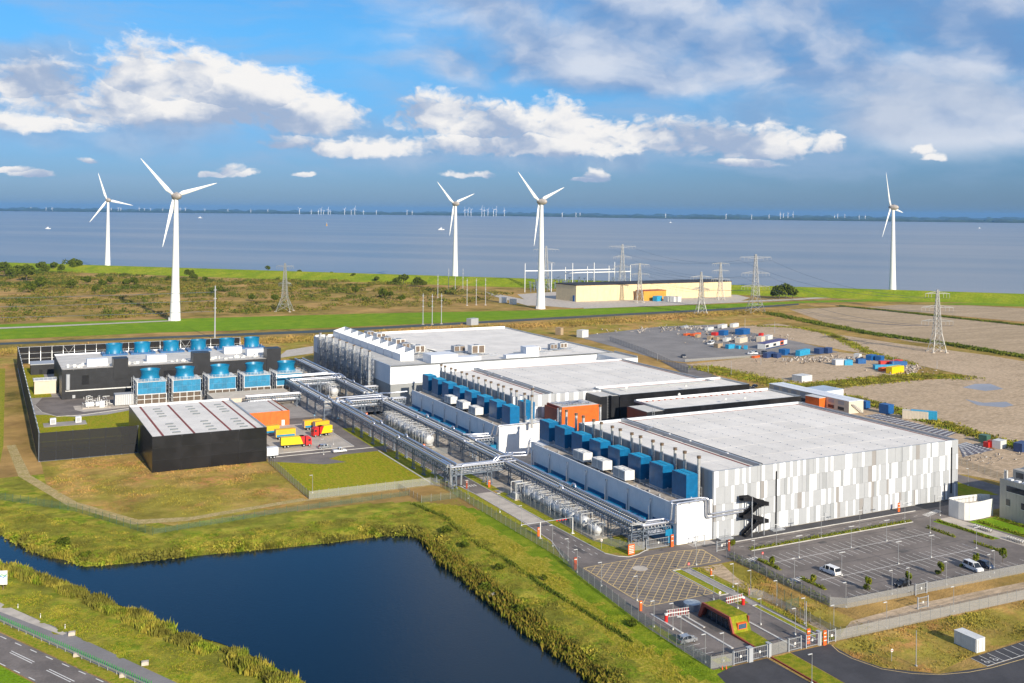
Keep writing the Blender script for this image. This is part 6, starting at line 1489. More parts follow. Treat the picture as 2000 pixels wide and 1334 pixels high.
YARD = [  # survey point of the near left foot, length, colour, width, height, turn, label
 (1452, 655, 22, 'blue', 9, 6, 26, 'block of royal blue containers among the yard piles'), (1414, 656, 14, 'blue', 6, 5, 26, 'royal blue container left end of the blue block'), (1398, 656, 12, 'red', 5, 3.2, 26, 'bright red crate row beside the blue block'),
 (1355, 657, 22, 'orange', 4, 2.4, 26, 'orange crate row at the yard edge'), (1340, 656, 12, 'orange', 3, 2, 26, 'low orange stack at the yard corner'), (1383, 646, 18, 'white', 4, 3, 26, 'white pallet stacks behind the orange crates'), (1410, 642, 18, 'white', 5, 4, 26, 'white containers at the back of the yard'), (1336, 643, 14, 'grey', 4, 3, 26, 'grey scrap stack at the yard corner'), (1432, 640, 20, 'white', 4, 4, 26, 'white cabins behind the blue block'),
 (1445, 671, 24, 'cream', 5, 5, 26, 'long cream canvas shelter in the yard'), (1419, 668, 14, 'white', 4, 3.4, 26, 'white cabin left of the cream shelter'), (1388, 664, 10, 'tan', 4, 3.6, 26, 'tan crate stack nearest the yard edge'), (1400, 665, 8, 'tan', 4, 3, 26, 'second tan crate stack in the yard'), (1362, 660, 10, 'tan', 3, 3, 26, 'third tan crate stack by the orange crates'), (1448, 660, 16, 'tan', 3, 2, 26, 'flat tan pallets below the blue block'), (1487, 668, 12, 'cream', 5, 5, 26, 'small cream cabin behind the purple roof'), (1500, 664, 16, 'white', 5, 4, 26, 'white jumble of crates right of the cabins'), (1487, 657, 8, 'red', 3, 3, 26, 'red crate stack above the cream cabin'), (1458, 652, 8, 'green', 5, 4, 26, 'green container right of the blue block'),
 (1423, 682, 12, 'sky', 4, 4, 10, 'teal container on the grey yard'), (1443, 682, 5, 'sky', 4, 3, 10, 'small teal skip on the grey yard'), (1459, 683, 4, 'sky', 3, 3.6, 40, 'teal lift machine on the grey yard'), (1402, 680, 9, 'tan', 5, 4, 10, 'brown digger shaped load on the grey yard'),
 (1498, 700, 20, 'dark', 4, 4.4, 20, 'navy container at the edge of the sand'), (1518, 700, 10, 'dark', 4, 4, 20, 'second navy container with white door'), (1533, 694, 12, 'blue', 6, 5, 20, 'blue container left of the long sky blue one'), (1562, 696, 26, 'sky', 4, 5, 20, 'long sky blue container in the sand yard'), (1600, 692, 16, 'dark', 5, 5, 20, 'navy container right of the long sky blue one'), (1617, 691, 12, 'dark', 5, 5, 20, 'second navy container in that row'), (1474, 700, 18, 'orange', 3, 1.6, 20, 'flat orange beams beside the navy container'),
 (1632, 714, 14, 'white', 6, 4.6, -14, 'white container in the middle of the sand yard'), (1650, 714, 10, 'sky', 6, 4.4, -14, 'sky blue container beside the white one'), (1676, 711, 10, 'blue', 4, 4, -14, 'blue truck like container behind the sky blue one'), (1678, 701, 7, 'white', 5, 4, 20, 'small white cabin behind the blue truck'), (1702, 705, 14, 'blue', 5, 4.6, 20, 'blue container beyond the truck row'), (1720, 706, 10, 'blue', 5, 4.2, 20, 'second blue container beyond the truck row'),
 (1709, 722, 30, 'sky', 4, 3.6, -20, 'long pale blue trailer in the right yard row'), (1720, 715, 22, 'red', 4, 4, -20, 'bright red container in the right yard row'), (1742, 717, 18, 'blue', 4, 4.4, -20, 'dark blue container behind the red one'), (1753, 714, 14, 'red', 5, 4, 20, 'red truck body at the yard end'), (1742, 731, 24, 'yellow', 5, 5.4, 12, 'bright yellow container at the yard corner'), (1722, 726, 10, 'orange', 3, 3, 10, 'orange machine beside the yellow container'),
 (1566, 747, 16, 'white', 9, 4.6, 8, 'white flat roofed cabin at the foot of the sand yard'), (1735, 810, 5, 'blue', 6, 5, 8, 'blue cabin on the path right of the hall'), (1691, 799, 4, 'blue', 3, 4, 8, 'small blue tank beside the white cabins'), (1762, 818, 13, 'cream', 4, 4.5, -52, 'pale cream container on the path right of the hall'), (1779, 819, 13, 'sky', 3, 4.8, -52, 'sky blue container beside the pale cream one'),
 (1927, 866, 4, 'green', 4, 3.4, 12, 'dark green machine box behind the office yard'), (1930, 875, 2.4, 'red', 2.4, 2.4, 12, 'red generator behind the office yard'), (1938, 875, 3, 'red', 2.4, 3, 12, 'second red generator behind the office yard'), (1954, 878, 6, 'white', 4, 3.6, 12, 'white cabin behind the office yard'), (1996, 885, 8, 'dark', 4, 4, 12, 'dark machine at the right picture edge')]
for (px, py, L, c_, W_, H_, tn_, lb) in YARD:
    k_ = (.52, .72, .66) if py < 760 else (.8, .8, .8)
    x, y = G(px, py); container(lb, x, y, R(tn_), L * k_[0], CB[c_], W_ * k_[1], H_ * k_[2], 'container', 'containers and crates in the storage yards', .1)
# long purple roofed cabins
x, y = G(1495, 683); t = thing('site_cabin', 'long row of white site cabins under a purple roof', 'cabin', (x, y, .1), R(24))
for i in range(6):
    c_ = MB().box(i * 9, i * 9 + 8.8, 0, 9, 0, 4.4).build('cabin', m_cwhite if i != 4 else CB['orange'], t, local=True); MB().box(i * 9 + 1, i * 9 + 7.8, -.08, 0, 1.4, 3.4).build('window', m_cwhite if i % 2 else m_glass, c_, local=True)
    MB().box(i * 9 - .1, i * 9 + 8.9, -.2, 9.2, 4.4, 4.8).build('roof', M('purple_roof', (.09, .08, .20), .1, .3, .6), t, local=True); MB().box(i * 9, i * 9 + 8.8, -.1, 0, 0, .9).build('plinth', CB['dark'], t, local=True)
t.scale = (.62, .62, .8)
# white two storey cabins behind the hall
x, y = G(1686, 806); t = thing('site_office', 'white stacked site office with long pale roof right behind the hall', 'cabin', (x, y, .1), R(90))
MB().box(0, 52, 0, 8.6, 0, 5.4).build('body', m_cream2, t, local=True); MB().box(-.2, 52.2, -.2, 4.1, 5.4, 5.6).build('roof', m_white, t, local=True); MB().box(-.2, 52.2, 4.4, 8.8, 5.4, 5.6).build('roof', m_white, t, local=True)
for i in range(8): MB().box(3 + i * 6, 6.6 + i * 6, 8.6, 8.68, .9, 2.3).build('window', m_glass, t, local=True); MB().box(3 + i * 6, 6.6 + i * 6, 8.6, 8.68, 3.3, 4.8).build('window', m_lgrey, t, local=True)
b = MB()
for k in range(9): b.box(-1.6, -.2, 1 + .7 * k, 1.7 + .7 * k, .5 * k, .5 * k + .1)
b.bar((-.8, 1, 1), (-.8, 7.5, 4.6), .1); b.build('outside_stair', m_steel, t, local=True)
x, y = G(1600, 800); t = thing('orange_cabin', 'orange cabin between the hall roof edge and the site office', 'cabin', (x, y, .1), R(6)); MB().box(0, 11, 0, 8, 0, 5).build('wall', m_orange, t, local=True); MB().box(-.2, 11.2, -.2, 8.2, 5, 5.2).build('roof', m_frame, t, local=True)
x, y = G(1618, 775); t = thing('flat_shed', 'pale blue flat roofed shed behind the black block', 'shed', (x, y, .1), R(6)); MB().box(-10, 6, -4, 8, 0, 3.6).build('wall', m_white, t, local=True); MB().box(-10.2, 6.2, -4.2, 8.2, 3.6, 3.8).build('roof', M('pale_blue_roof', (.42, .50, .60), .06, .2, .5), t, local=True)
# roof sheet heap and rubble at the yard edges
b = MB(); q = random.Random(31)
for (px, py, n, sp) in ((1290, 644, 60, 26), (1335, 642, 70, 12), (1365, 641, 60, 9), (1560, 704, 60, 14), (1630, 703, 70, 12), (1655, 704, 60, 12), (1600, 702, 40, 12), (1480, 664, 60, 18), (1390, 651, 60, 16), (1425, 664, 60, 16), (1780, 727, 30, 10), (1920, 898, 60, 9), (1772, 720, 24, 8)):
    x, y = G(px, py)
    for k in range(n):
        a = x + q.gauss(0, sp), y + q.gauss(0, sp * .4); s_ = q.uniform(.3, 1.0) * (1 if py < 800 else .5); b.bar((a[0], a[1], .2), (a[0] + q.uniform(-2, 2) * s_, a[1] + q.uniform(-1, 1) * s_, q.uniform(.2, 2.0) * s_), s_, s_ * .6)
o = b.build('debris', M('rubble', (.16, .13, .11), .5, .5, .9, col2=(.58, .52, .45), lo=.35, hi=.65)); tag(o, 'heaps of rubble, timber and scrap scattered in the storage yards', None, kind='stuff')

# ================================================================ GATEHOUSE
t = thing('gatehouse', 'low gatehouse with sedum roof folding down to the ground and rust red frame', 'building', (-36.2, -59.6, 0))
Y = [-41.2, -42.6, -51.8, -53.1, -59.8]; Z = [0, 3.3, 3.35, .35, .12]
X0, X1 = -36.2, -31.3
b = MB()
for (y0_, z0_), (y1_, z1_) in zip(zip(Y[1:], Z[1:]), zip(Y[2:], Z[2:])):
    b.quad((X0 + .35, y1_, z1_ + .06), (X1 - .1, y1_, z1_ + .06), (X1 - .1, y0_, z0_ + .06), (X0 + .35, y0_, z0_ + .06))
b.build('sedum_roof', m_sedum, t)
b = MB()
pts = list(zip(Y, Z)); inn = [(-42.0, 0), (-43.3, 2.75), (-51.3, 2.8), (-52.6, 0), (-59.8, 0)]
for i in range(len(pts) - 1):
    for xx in (X0, X0 + .35): pass
    p0, p1, q0, q1 = pts[i], pts[i + 1], inn[i], inn[i + 1]
    A = [(X0, p0[0], p0[1] + .12), (X0, p1[0], p1[1] + .12), (X0, q1[0], q1[1]), (X0, q0[0], q0[1])]; B = [(v[0] + .4, v[1], v[2]) for v in A]
    i0 = len(b.v); b.v += A + B
    for f in ((0, 1, 2, 3), (7, 6, 5, 4), (0, 4, 5, 1), (1, 5, 6, 2), (2, 6, 7, 3), (3, 7, 4, 0)): b.f.append(tuple(i0 + k for k in f))
b.build('frame', m_redwall, t)
MB().quad((X0 + .2, -41.2, 0), (X1, -41.2, 0), (X1, -42.6, 3.3), (X0 + .2, -42.6, 3.3)).build('end_wall', m_redwall, t)
MB().box(X0 + 1.1, X1 - .4, -51.4, -42.9, 0, 2.7).build('wall', m_black, t); MB().box(X1 - .4, X1 - .1, -52.5, -42.4, 0, 3.2).build('side_wall', m_redwall, t)
for k in range(5): w_ = MB().box(X0 + 1.0, X0 + 1.1, -51.2 + k * 1.6, -49.8 + k * 1.6, .3, 2.5).build('window', m_glass, t); MB().bar((X0 + .98, -51.25 + k * 1.6, .2), (X0 + .98, -51.25 + k * 1.6, 2.6), .08).build('mullion', m_dsteel, w_)
w_ = thing('skylight', '', None); COL.objects.unlink(w_); bpy.data.objects.remove(w_)
MB().box(-34.8, -32.4, -52.95, -52.0, .9, 2.2).build('window_frame', m_sign, t); MB().box(-34.6, -32.6, -53.0, -52.9, 1.05, 2.05).build('window', M('sky_glass', (.05, .10, .16), .2, 1, .05), t)
t = thing('water_drum', 'round low steel tank half hidden behind the gatehouse', 'tank', (-34.9, -37.4, 0)); MB().lathe((-34.9, -37.4, 0), [(1.9, 0), (1.9, 1.5), (1.7, 1.55)], 24).build('shell', M('drum_steel', (.30, .36, .42), .1, 1, .3, metal=.5), t, smooth=True); MB().lathe((-34.9, -37.4, 1.55), [(1.7, 0), (.3, .18), (.05, .2)], 24).build('lid', M('drum_steel', (.30, .36, .42), .1, 1, .3, metal=.5), t, smooth=True)
for i, y in enumerate((-53.2, -55.4, -57.6)): MB().strip([(-48.2, y), (-44.8, y)], .12, .03).build('bay_line', m_mark, sr)
for i in range(5):
    o = MB().bar((-48.9, -55 - i * .9, 0), (-48.9, -55 - i * .9, .9), .06).bar((-48.9, -55 - i * .9, .9), (-48.1, -55 - i * .9, .9), .06).bar((-48.1, -55 - i * .9, .9), (-48.1, -55 - i * .9, 0), .06).build('bicycle_stand', m_zinc); tag(o, f'{ORD[i]} steel bicycle stand below the silver car', 'bicycle stand', 'bicycle stands left of the gatehouse')
o = MB().box(-36.3, -36.05, -110, -64.9, 0, .28).build('edging_wall', m_redwall); tag(o, 'long dark red edging wall beside the sedum strip of the bottom road', 'wall')
for i, (x, y) in enumerate(((-48.3, -64.8), (-47.5, -65.0))):
    t = thing('traffic_cone', ['orange traffic cone outside the fence corner, left one', 'orange traffic cone outside the fence corner, right one'][i], 'cone', (x, y, 0)); MB().box(-.2, .2, -.2, .2, 0, .05).build('base', m_tyre, t, local=True); MB().lathe((0, 0, .05), [(.16, 0), (.03, .7)], 12).build('cone', m_sign, t, local=True)

# ================================================================ OFFICE, CURVED WALL, GARDEN
t = thing('office_building', 'grey beige office building with ribbon window at the right edge', 'building', (89.5, -19.3, 0))
MB().box(89.6, 125, -48, -19.3, 0, 11.1).build('wall', m_taupew, t); MB().box(92.2, 125, -48, -21.6, 11.2, 14.3).build('upper_floor', m_taupew, t); MB().box(89.9, 125, -47.8, -19.6, 11.1, 11.2).build('roof', m_roof2, t)
me = MB().box(-.06, 0, .02, 1.08, 0, 11.4).mesh('cladding_panel', m_taupew)
for k in range(26): link(me, 'cladding_panel', t, (.1, -1.1 * (k + 1), 0))
for y0, y1, z0, z1 in ((-31, -21.6, 8.2, 9.8), (-22.7, -21.5, 4.1, 5.9), (-27.6, -26.4, 4.1, 5.9), (-33, -31.6, 4.1, 5.9)):
    w_ = MB().box(89.40, 89.52, y0, y1, z0, z1).build('window', m_glass, t); MB().box(89.36, 89.55, y0 - .1, y1 + .1, z0 - .16, z0 - .02).build('sill', m_frame, w_)
MB().box(92.1, 92.2, -25, -22.6, 12.0, 13.6).build('window', m_glass, t)
for y in (-20.2, -20.9): MB().cyl((90.6, y, 11.2), (90.6, y, 13.9), .22, n=10).build('roof_flue', m_frame, t)
for k in range(4): MB().box(90.2, 91.4, -22.6 - k * 2.4, -21.2 - k * 2.4, 11.2, 11.7).build('roof_unit', m_white, t)
MB().box(95, 99, -26, -23, 14.3, 15.2).build('roof_unit', m_white, t)
cw = thing('curved_screen', 'white curved enclosure wall left of the grey office', 'wall', (77, -17.4, 0))
pth = [(89, -17.4), (84, -17.9), (78.6, -17.9), (77.4, -17.0), (77.0, -15.4), (77.1, -12.0), (78.2, -11.2), (84, -11.6), (90, -12.4), (92, -14)]
m_scr = M('screen_white', (.72, .71, .68), .04, .4, .5)
for a, b_ in zip(pth, pth[1:]): MB().bar((a[0], a[1], 2.5), (b_[0], b_[1], 2.5), .22, 5.0).build('wall_panel', m_scr, cw)
MB().sheet([(78, -17.2), (89, -17), (89, -12.6), (78.5, -11.9)], 3.2).build('inner_deck', m_conc, cw)
b = MB()
for k in range(7): b.bar((79 + k * 1.6, -12.2 - .05 * k, 3.2), (79 + k * 1.6, -12.2 - .05 * k, 4.9), .12)
b.bar((79, -12.2, 4.4), (89, -12.6, 4.4), .1); b.build('rail', m_zinc, cw)
ground_sheet('office_path', [(71.5, -13), (76.6, -13), (76.6, -22), (77.6, -46), (72.4, -46), (71.4, -22)], m_conc, .022)
ground_sheet('office_lawn', [(77.2, -18.6), (89, -18.6), (89.4, -20), (89.4, -46), (80, -46), (78, -27)], m_green, .026); ground_sheet('office_lawn', [(68, -14), (71, -13.4), (71.2, -22), (72, -33), (70.5, -33), (68.8, -22)], m_green, .026)
ground_sheet('rear_road', [(96, 26), (120.5, 21.3), (120, 4), (130, -2), (112, -4), (111, 9), (112, 14), (96, 19)], m_asph, .020); ground_sheet('rear_lawn', [(96, 18.5), (111.5, 13.5), (110.8, 8), (110.5, -3), (96, 3)], m_lawn, .024)
ground_sheet('sand_ground', [(96, 27), (135, 38), (190, 45), (190, -10), (130, -6), (122, 20), (96, 27)], m_sand, .010); ground_sheet('sand_ground', [(96, 30), (96, 110), (190, 150), (210, 60), (140, 38)], m_sand, .006)
# ================================================================ WIND TURBINES
RN = (RIGHT * -math.sin(R(51)) + FWD * math.cos(R(51))).normalized()       # rotor axis, into the wind
RH = (RIGHT * math.cos(R(51)) + FWD * math.sin(R(51))).normalized()
def blade_mb(root_c, d, side, L, k=1.0):
    """tapered, slightly swept blade along d with chord along side"""
    b = MB(); sec = [(0, 1.1, 1.1), (.06, 1.15, 1.0), (.16, 1.75, .55), (.3, 1.5, .4), (.6, .95, .22), (.9, .5, .1), (1.0, .12, .05)]; n = 8
    nrm = d.cross(side)
    for (u, c_, th) in sec:
        ctr = root_c + d * (L * u) + side * (.25 * c_ * (1 if u > .1 else 0))
        for j in range(n): a = 2 * math.pi * j / n; b.v.append(tuple(ctr + side * (c_ * k * math.cos(a)) + nrm * (th * k * math.sin(a))))
    for i in range(len(sec) - 1):
        for j in range(n): b.f.append((i * n + j, i * n + (j + 1) % n, (i + 1) * n + (j + 1) % n, (i + 1) * n + j))
    b.f.append(tuple((len(sec) - 1) * n + j for j in range(n)))
    return b
def turbine(px, py, pyhub, phi0, label):
    x, y = G(px, py); h = HT(px, py, pyhub); L = h * .42; s = h / 98
    t = thing('wind_turbine', label, 'wind turbine', (x, y, 0), group='large wind turbines before the sea')
    MB().lathe((0, 0, 0), [(4.4 * s, 0), (4.1 * s, 2 * s), (3.0 * s, h * .3), (2.2 * s, h * .65), (1.45 * s, h - 2.0 * s)], 28).build('tower', m_turb, t, smooth=True, local=True)
    # egg shaped nacelle along the rotor axis
    b = MB(); N = 16; prof = [(-6.0, .2), (-5.4, 1.3), (-4, 2.3), (-1.5, 2.9), (1.5, 2.9), (3.2, 2.5), (4.6, 1.6), (5.3, .3)]; ctr = Vector((0, 0, h))
    for (u, r) in prof:
        for j in range(N): a = 2 * math.pi * j / N; b.v.append(tuple(ctr + RN * (u * s) + (RH * math.cos(a) + UP * math.sin(a)) * (r * s)))
    for i in range(len(prof) - 1):
        for j in range(N): b.f.append((i * N + j, i * N + (j + 1) % N, (i + 1) * N + (j + 1) % N, (i + 1) * N + j))
    b.build('nacelle', m_nac, t, smooth=True, local=True)
    MB().box(-1 * s, 1 * s, -1 * s, 1 * s, h + 2.7 * s, h + 3.3 * s).build('wind_vane', m_dsteel, t, local=True)
    for k in range(3):
        a = R(phi0 + 120 * k); d = RH * math.cos(a) + UP * math.sin(a); side = RH * -math.sin(a) + UP * math.cos(a)
        blade_mb(ctr + RN * (2.9 * s) + d * (2.0 * s), d, side, L - 2 * s, s).build('blade', m_turb, t, smooth=True, local=True)
    MB().box(-5.2 * s, -4.2 * s, -1 * s, 1 * s, 0, 2.6 * s).build('door_box', m_lgrey, t, local=True)
    return t
turbine(342, 626, 383, 16, 'large white wind turbine on the green dike behind the black compound'); turbine(210, 525, 391, -10, 'white wind turbine among the scrub at the far left')
turbine(888.5, 550.5, 398, 19, 'white wind turbine in the middle of the picture behind the scrub'); turbine(1056, 603, 394, 20, 'large white wind turbine left of the cream substation'); turbine(1743, 580, 405, -8, 'white wind turbine alone on the right by the shore')
# tiny turbines on the far shore and in the water
TP = {}
def tiny(px, top, D_, phi, i):
    a = (px - CX) / FPX; X = a * D_; h = HCAM - D_ * ((top + 6) - hor(px)) / FPX; h = max(60, h)
    key = (phi, round(h / 15))
    if key not in TP:
        hh = round(h / 15) * 15.0; b = MB().cyl((0, 0, 0), (0, 0, hh), 4.5, 3, n=6)
        for k in range(3): an = R(phi + 120 * k); d = RH * math.cos(an) + UP * math.sin(an); b.bar(Vector((0, 0, hh)), Vector((0, 0, hh)) + d * hh * .45, 5.0, 3.0)
        b.box(-4, 4, -4, 4, hh - 4, hh + 4); TP[key] = b.mesh('far_wind_turbine', M('far_turbine_white', (.82, .82, .82), .02, .01, .6))
    p = S(X, D_); o = link(TP[key], 'far_wind_turbine', None, (p[0], p[1], 0)); return o
FT = [(585, 402, 17000), (608, 407, 17800), (622, 406, 17000), (627, 403, 17000), (632, 408, 17400), (641, 402, 16800), (645, 407, 17800), (673, 403, 17000), (686, 404, 17300), (693, 401, 16900), (710, 407, 18500), (735, 408, 19000), (795, 405, 18500), (805, 407, 19000), (908, 403, 17000), (914, 404, 17500), (920, 403, 17000), (941, 402, 16500), (946, 403, 17000), (953, 404, 17200), (964, 404, 16800), (969, 403, 17000), (985, 404, 17500), (1098, 412, 16000), (1125, 411, 17000), (1133, 413, 17500), (1300, 417, 17000), (1418, 419, 15500), (1468, 420, 15500), (1502, 418, 15500), (1524, 412, 16500), (1530, 413, 17000), (1539, 412, 16500), (1549, 411, 17000), (1630, 416, 17000), (1636, 415, 17000), (1650, 414, 17500), (1678, 416, 17000), (1690, 418, 17500), (217, 402, 21000), (231, 400, 22000), (236, 401, 21000), (272, 401, 21000), (282, 402, 21500), (294, 402, 21500), (318, 402, 21500), (352, 401, 22000), (362, 402, 21000), (400, 403, 21500), (445, 403, 21500), (490, 404, 21000), (90, 400, 22000), (102, 400, 21500), (60, 400, 22500), (523, 405, 20500)]
for i, (px, top, D_) in enumerate(sorted(FT)): tag(tiny(px, top, D_, (20, 75, 100, 50)[i % 4], i), f'{ordn(i)} tiny white wind turbine from the left on the far shore', 'wind turbine', 'tiny turbines on the far shore')

# ================================================================ PYLONS
m_pyl = M('pylon_steel', (.36, .36, .35), .1, .3, .5, metal=.3)
def pylon(px, py, pytop, label, arms, wide=.19, yaw=20, bw=.25):
    x, y = G(px, py); h = HT(px, py, pytop); t = thing('pylon', label, 'pylon', (x, y, 0), R(yaw), 'lattice pylons')
    prof = [(0, h * wide / 2), (.30, h * .055), (.62, h * .035), (1.0, h * .012)]
    def wid(u):
        for (u0, w0), (u1, w1) in zip(prof, prof[1:]):
            if u <= u1: return w0 + (w1 - w0) * (u - u0) / (u1 - u0)
        return prof[-1][1]
    b = MB(); us = [0, .15, .30, .38, .46, .54, .62, .70, .78, .86, .93, 1.0]
    for u0, u1 in zip(us, us[1:]):
        w0, w1 = wid(u0), wid(u1); c0 = [(-w0, -w0), (w0, -w0), (w0, w0), (-w0, w0)]; c1 = [(-w1, -w1), (w1, -w1), (w1, w1), (-w1, w1)]
        for k in range(4):
            k2 = (k + 1) % 4; A, B = (*c0[k], h * u0), (*c1[k], h * u1); Cc, Dd = (*c0[k2], h * u0), (*c1[k2], h * u1)
            b.bar(A, B, bw * 1.2); b.bar(A, Dd, bw * .7); b.bar(Cc, B, bw * .7); b.bar(B, Dd, bw * .7)
    b.build('tower_body', m_pyl, t, local=True)
    ends = []
    for (u, half, up_) in arms:
        z = h * u; w = wid(u); b = MB(); hw = h * half
        for s in (-1, 1):
            tip = (s * hw, 0, z + up_ * h * .03)
            for yy in (-w, w): b.bar((s * w, yy, z), tip, bw * .8); b.bar((s * w, yy, z + h * .035), tip, bw * .7)
            for k in range(1, 4): f = k / 4; b.bar((s * (w + (hw - w) * f), -w * (1 - f), z + up_ * h * .03 * f), (s * (w + (hw - w) * f), w * (1 - f), z + up_ * h * .03 * f), bw * .5); b.bar((s * (w + (hw - w) * f), 0, z + up_ * h * .03 * f), (s * (w + (hw - w) * (f - .25)), 0, z + h * .035 * (1 - f)), bw * .5)
            for f in (.45, .72, 1.0): xx = s * (w + (hw - w) * f); zz = z + up_ * h * .03 * f; ends.append((xx, zz - 3)); b.bar((xx, 0, zz), (xx, 0, zz - 2.6), bw * .6)
        b.build('cross_arm', m_pyl, t, local=True)
    for sx in (-1, 1):
        for sy in (-1, 1): MB().box(sx * h * wide / 2 - .8, sx * h * wide / 2 + .8, sy * h * wide / 2 - .8, sy * h * wide / 2 + .8, 0, .6).build('foot', m_conc, t, local=True)
    M_ = Matrix.Translation((x, y, 0)) @ Matrix.Rotation(R(yaw), 4, 'Z')
    return [M_ @ Vector((e[0], 0, e[1])) for e in ends], t
A3 = [(.45, .25, 0), (.68, .25, 0), (.93, .28, .9)]; A2 = [(.62, .2, 0), (.90, .22, 0)]
P = {}
P['left'], _ = pylon(556, 608, 514, 'narrow lattice pylon in the scrub on the left', [(.58, .13, 0), (.92, .18, .8)], .30, -30)
P['a'], _ = pylon(1369, 613, 531, 'grey lattice pylon before the cream substation', [(.60, .22, .0), (.88, .26, 0)], .24, -18)
P['b'], _ = pylon(1475, 611, 497, 'tallest lattice pylon at the right of the substation', A3, .27, -18)
P['c'], _ = pylon(1407, 585, 513, 'lattice pylon at the right end of the cream building', [(.55, .26, 0), (.78, .24, 0), (.97, .24, 0)], .18, -18)
P['d'], _ = pylon(1249, 591, 514, 'slim lattice pylon in front of the cream wall', [(.72, .25, 0), (.96, .25, 0)], .18, -18)
P['e'], _ = pylon(1215, 566, 477, 'tall lattice pylon behind the substation gantries', [(.50, .2, 0), (.72, .2, 0), (.93, .3, .9)], .16, -18)
P['f'], _ = pylon(1830, 688, 566, 'lattice pylon standing in the sandy field on the right', [(.50, .26, 0), (.72, .26, 0), (.94, .2, 0)], .22, -24)
P['g'], _ = pylon(1066, 566, 481, 'lattice pylon behind the turbine left of the substation', [(.62, .2, 0), (.92, .3, .3)], .16, -18)
def line(a, b, label, sag=.05, r=.08):
    pts = []
    for k in range(17):
        u = k / 16; p = a.lerp(b, u); p.z -= (a - b).length * sag * 4 * u * (1 - u) * .5; pts.append(p)
    o = MB().tube(pts, r, 4).build('power_line', m_dsteel); tag(o, label, 'power line', 'power lines between pylons')
for i in (0, 2, 5, 8, 11, 14, 17):
    if i < len(P['b']) and i < len(P['e']): line(P['e'][i], P['b'][i], f'{ORD[min(i, 20)]} arm power line from the gantry pylon to the tallest pylon', .06)
    if i < len(P['b']) and i < len(P['f']): line(P['b'][i], P['f'][i], f'{ORD[min(i, 20)]} arm power line from the tallest pylon to the field pylon', .06)
for i in (2, 5, 8, 11):
    if i < len(P['a']): line(P['a'][i], P['d'][i], f'{ORD[i]} arm power line between the two pylons before the cream wall', .03)
# steel monopoles with lines to the left
def monopole(px, py, top, label, r=.45):
    x, y = G(px, py); h = HT(px, py, top); t = thing('monopole', label, 'pole', (x, y, 0), group='steel line poles'); MB().cyl((0, 0, 0), (0, 0, h), r, r * .7, n=10).build('shaft', m_lgrey, t, local=True)
    b = MB()
    for u in (.58, .76, .92): b.bar((-h * .03, 0, h * u), (h * .03, 0, h * u), .35)
    b.build('cross_arm', m_lgrey, t, local=True); MB().lathe((0, 0, 0), [(1.2, 0), (1.2, .4)], 10).build('foot', m_conc, t, local=True)
    return Vector((x, y, 0)), h
mp, mh = monopole(419.5, 662, 558, 'tall steel pole behind the black screen wall', .5)
for u in (.52, .72, .88):
    q0 = S(-900, 640); line(mp + UP * mh * u, Vector((q0[0], q0[1], mh * u)), {.52: 'lowest', .72: 'middle', .88: 'top'}[u] + ' pale power line running left from the tall steel pole', .02, .12)
for i, (px, py, top) in enumerate(((826, 634, 573), (844, 634, 574), (862, 633, 573), (912, 597, 544), (930, 596, 544), (948, 596, 543), (855, 582, 536), (876, 565, 524), (904, 566, 524), (889, 567, 530))):
    monopole(px, py, top, f'{ORD[i]} steel line pole left of the substation, counted from the front row', .32)
# ================================================================ SUBSTATION
c0, c1 = Vector(G(1086, 584.5)), Vector(G(1125, 589.5)); c2 = Vector(G(1428, 579)); hb = HT(1125, 589.5, 558)
t = thing('substation_hall', 'long cream substation building with dark roof near the shore', 'building', (c1.x, c1.y, 0))
c3 = c0 + (c2 - c1); b = MB().prism([tuple(c1), tuple(c2), tuple(c3), tuple(c0)], 0, hb); b.build('wall', m_cream, t)
n = 24
for k in range(n):
    a = c1.lerp(c2, (k + .06) / n); e = c1.lerp(c2, (k + .94) / n); d = (c1 - c0).normalized() * .12
    MB().prism([tuple(a), tuple(e), tuple(e + d), tuple(a + d)], .5, hb - .3).build('wall_panel', m_cream, t)
ex = (c1 - c0).normalized() * .5; ey = (c2 - c1).normalized() * .5
MB().prism([tuple(c1 + ex - ey), tuple(c2 + ex + ey), tuple(c3 - ex + ey), tuple(c0 - ex - ey)], hb, hb + .8).build('roof', M('dark_roof', (.03, .028, .032), .2, .1, .8), t)
a = c0.lerp(c1, .85); e = c0.lerp(c1, .93); d = -(c2 - c1).normalized() * .3; MB().prism([tuple(a), tuple(e), tuple(e + d), tuple(a + d)], 0, 6).build('door', CB['blue'], t)
o0, o1 = Vector(G(1257, 588)), Vector(G(1301, 586)); dd = (c0 - c1).normalized() * 12
t = thing('annex', 'ochre annex block in front of the cream substation', 'building', (o0.x, o0.y, 0)); MB().prism([tuple(o0), tuple(o1), tuple(o1 + dd), tuple(o0 + dd)], 0, HT(1257, 588, 569)).build('wall', m_ochre, t); MB().prism([tuple(o0 - ey), tuple(o1 + ey), tuple(o1 + dd + ey), tuple(o0 + dd - ey)], HT(1257, 588, 569), HT(1257, 588, 569) + .6).build('roof', m_brown, t)
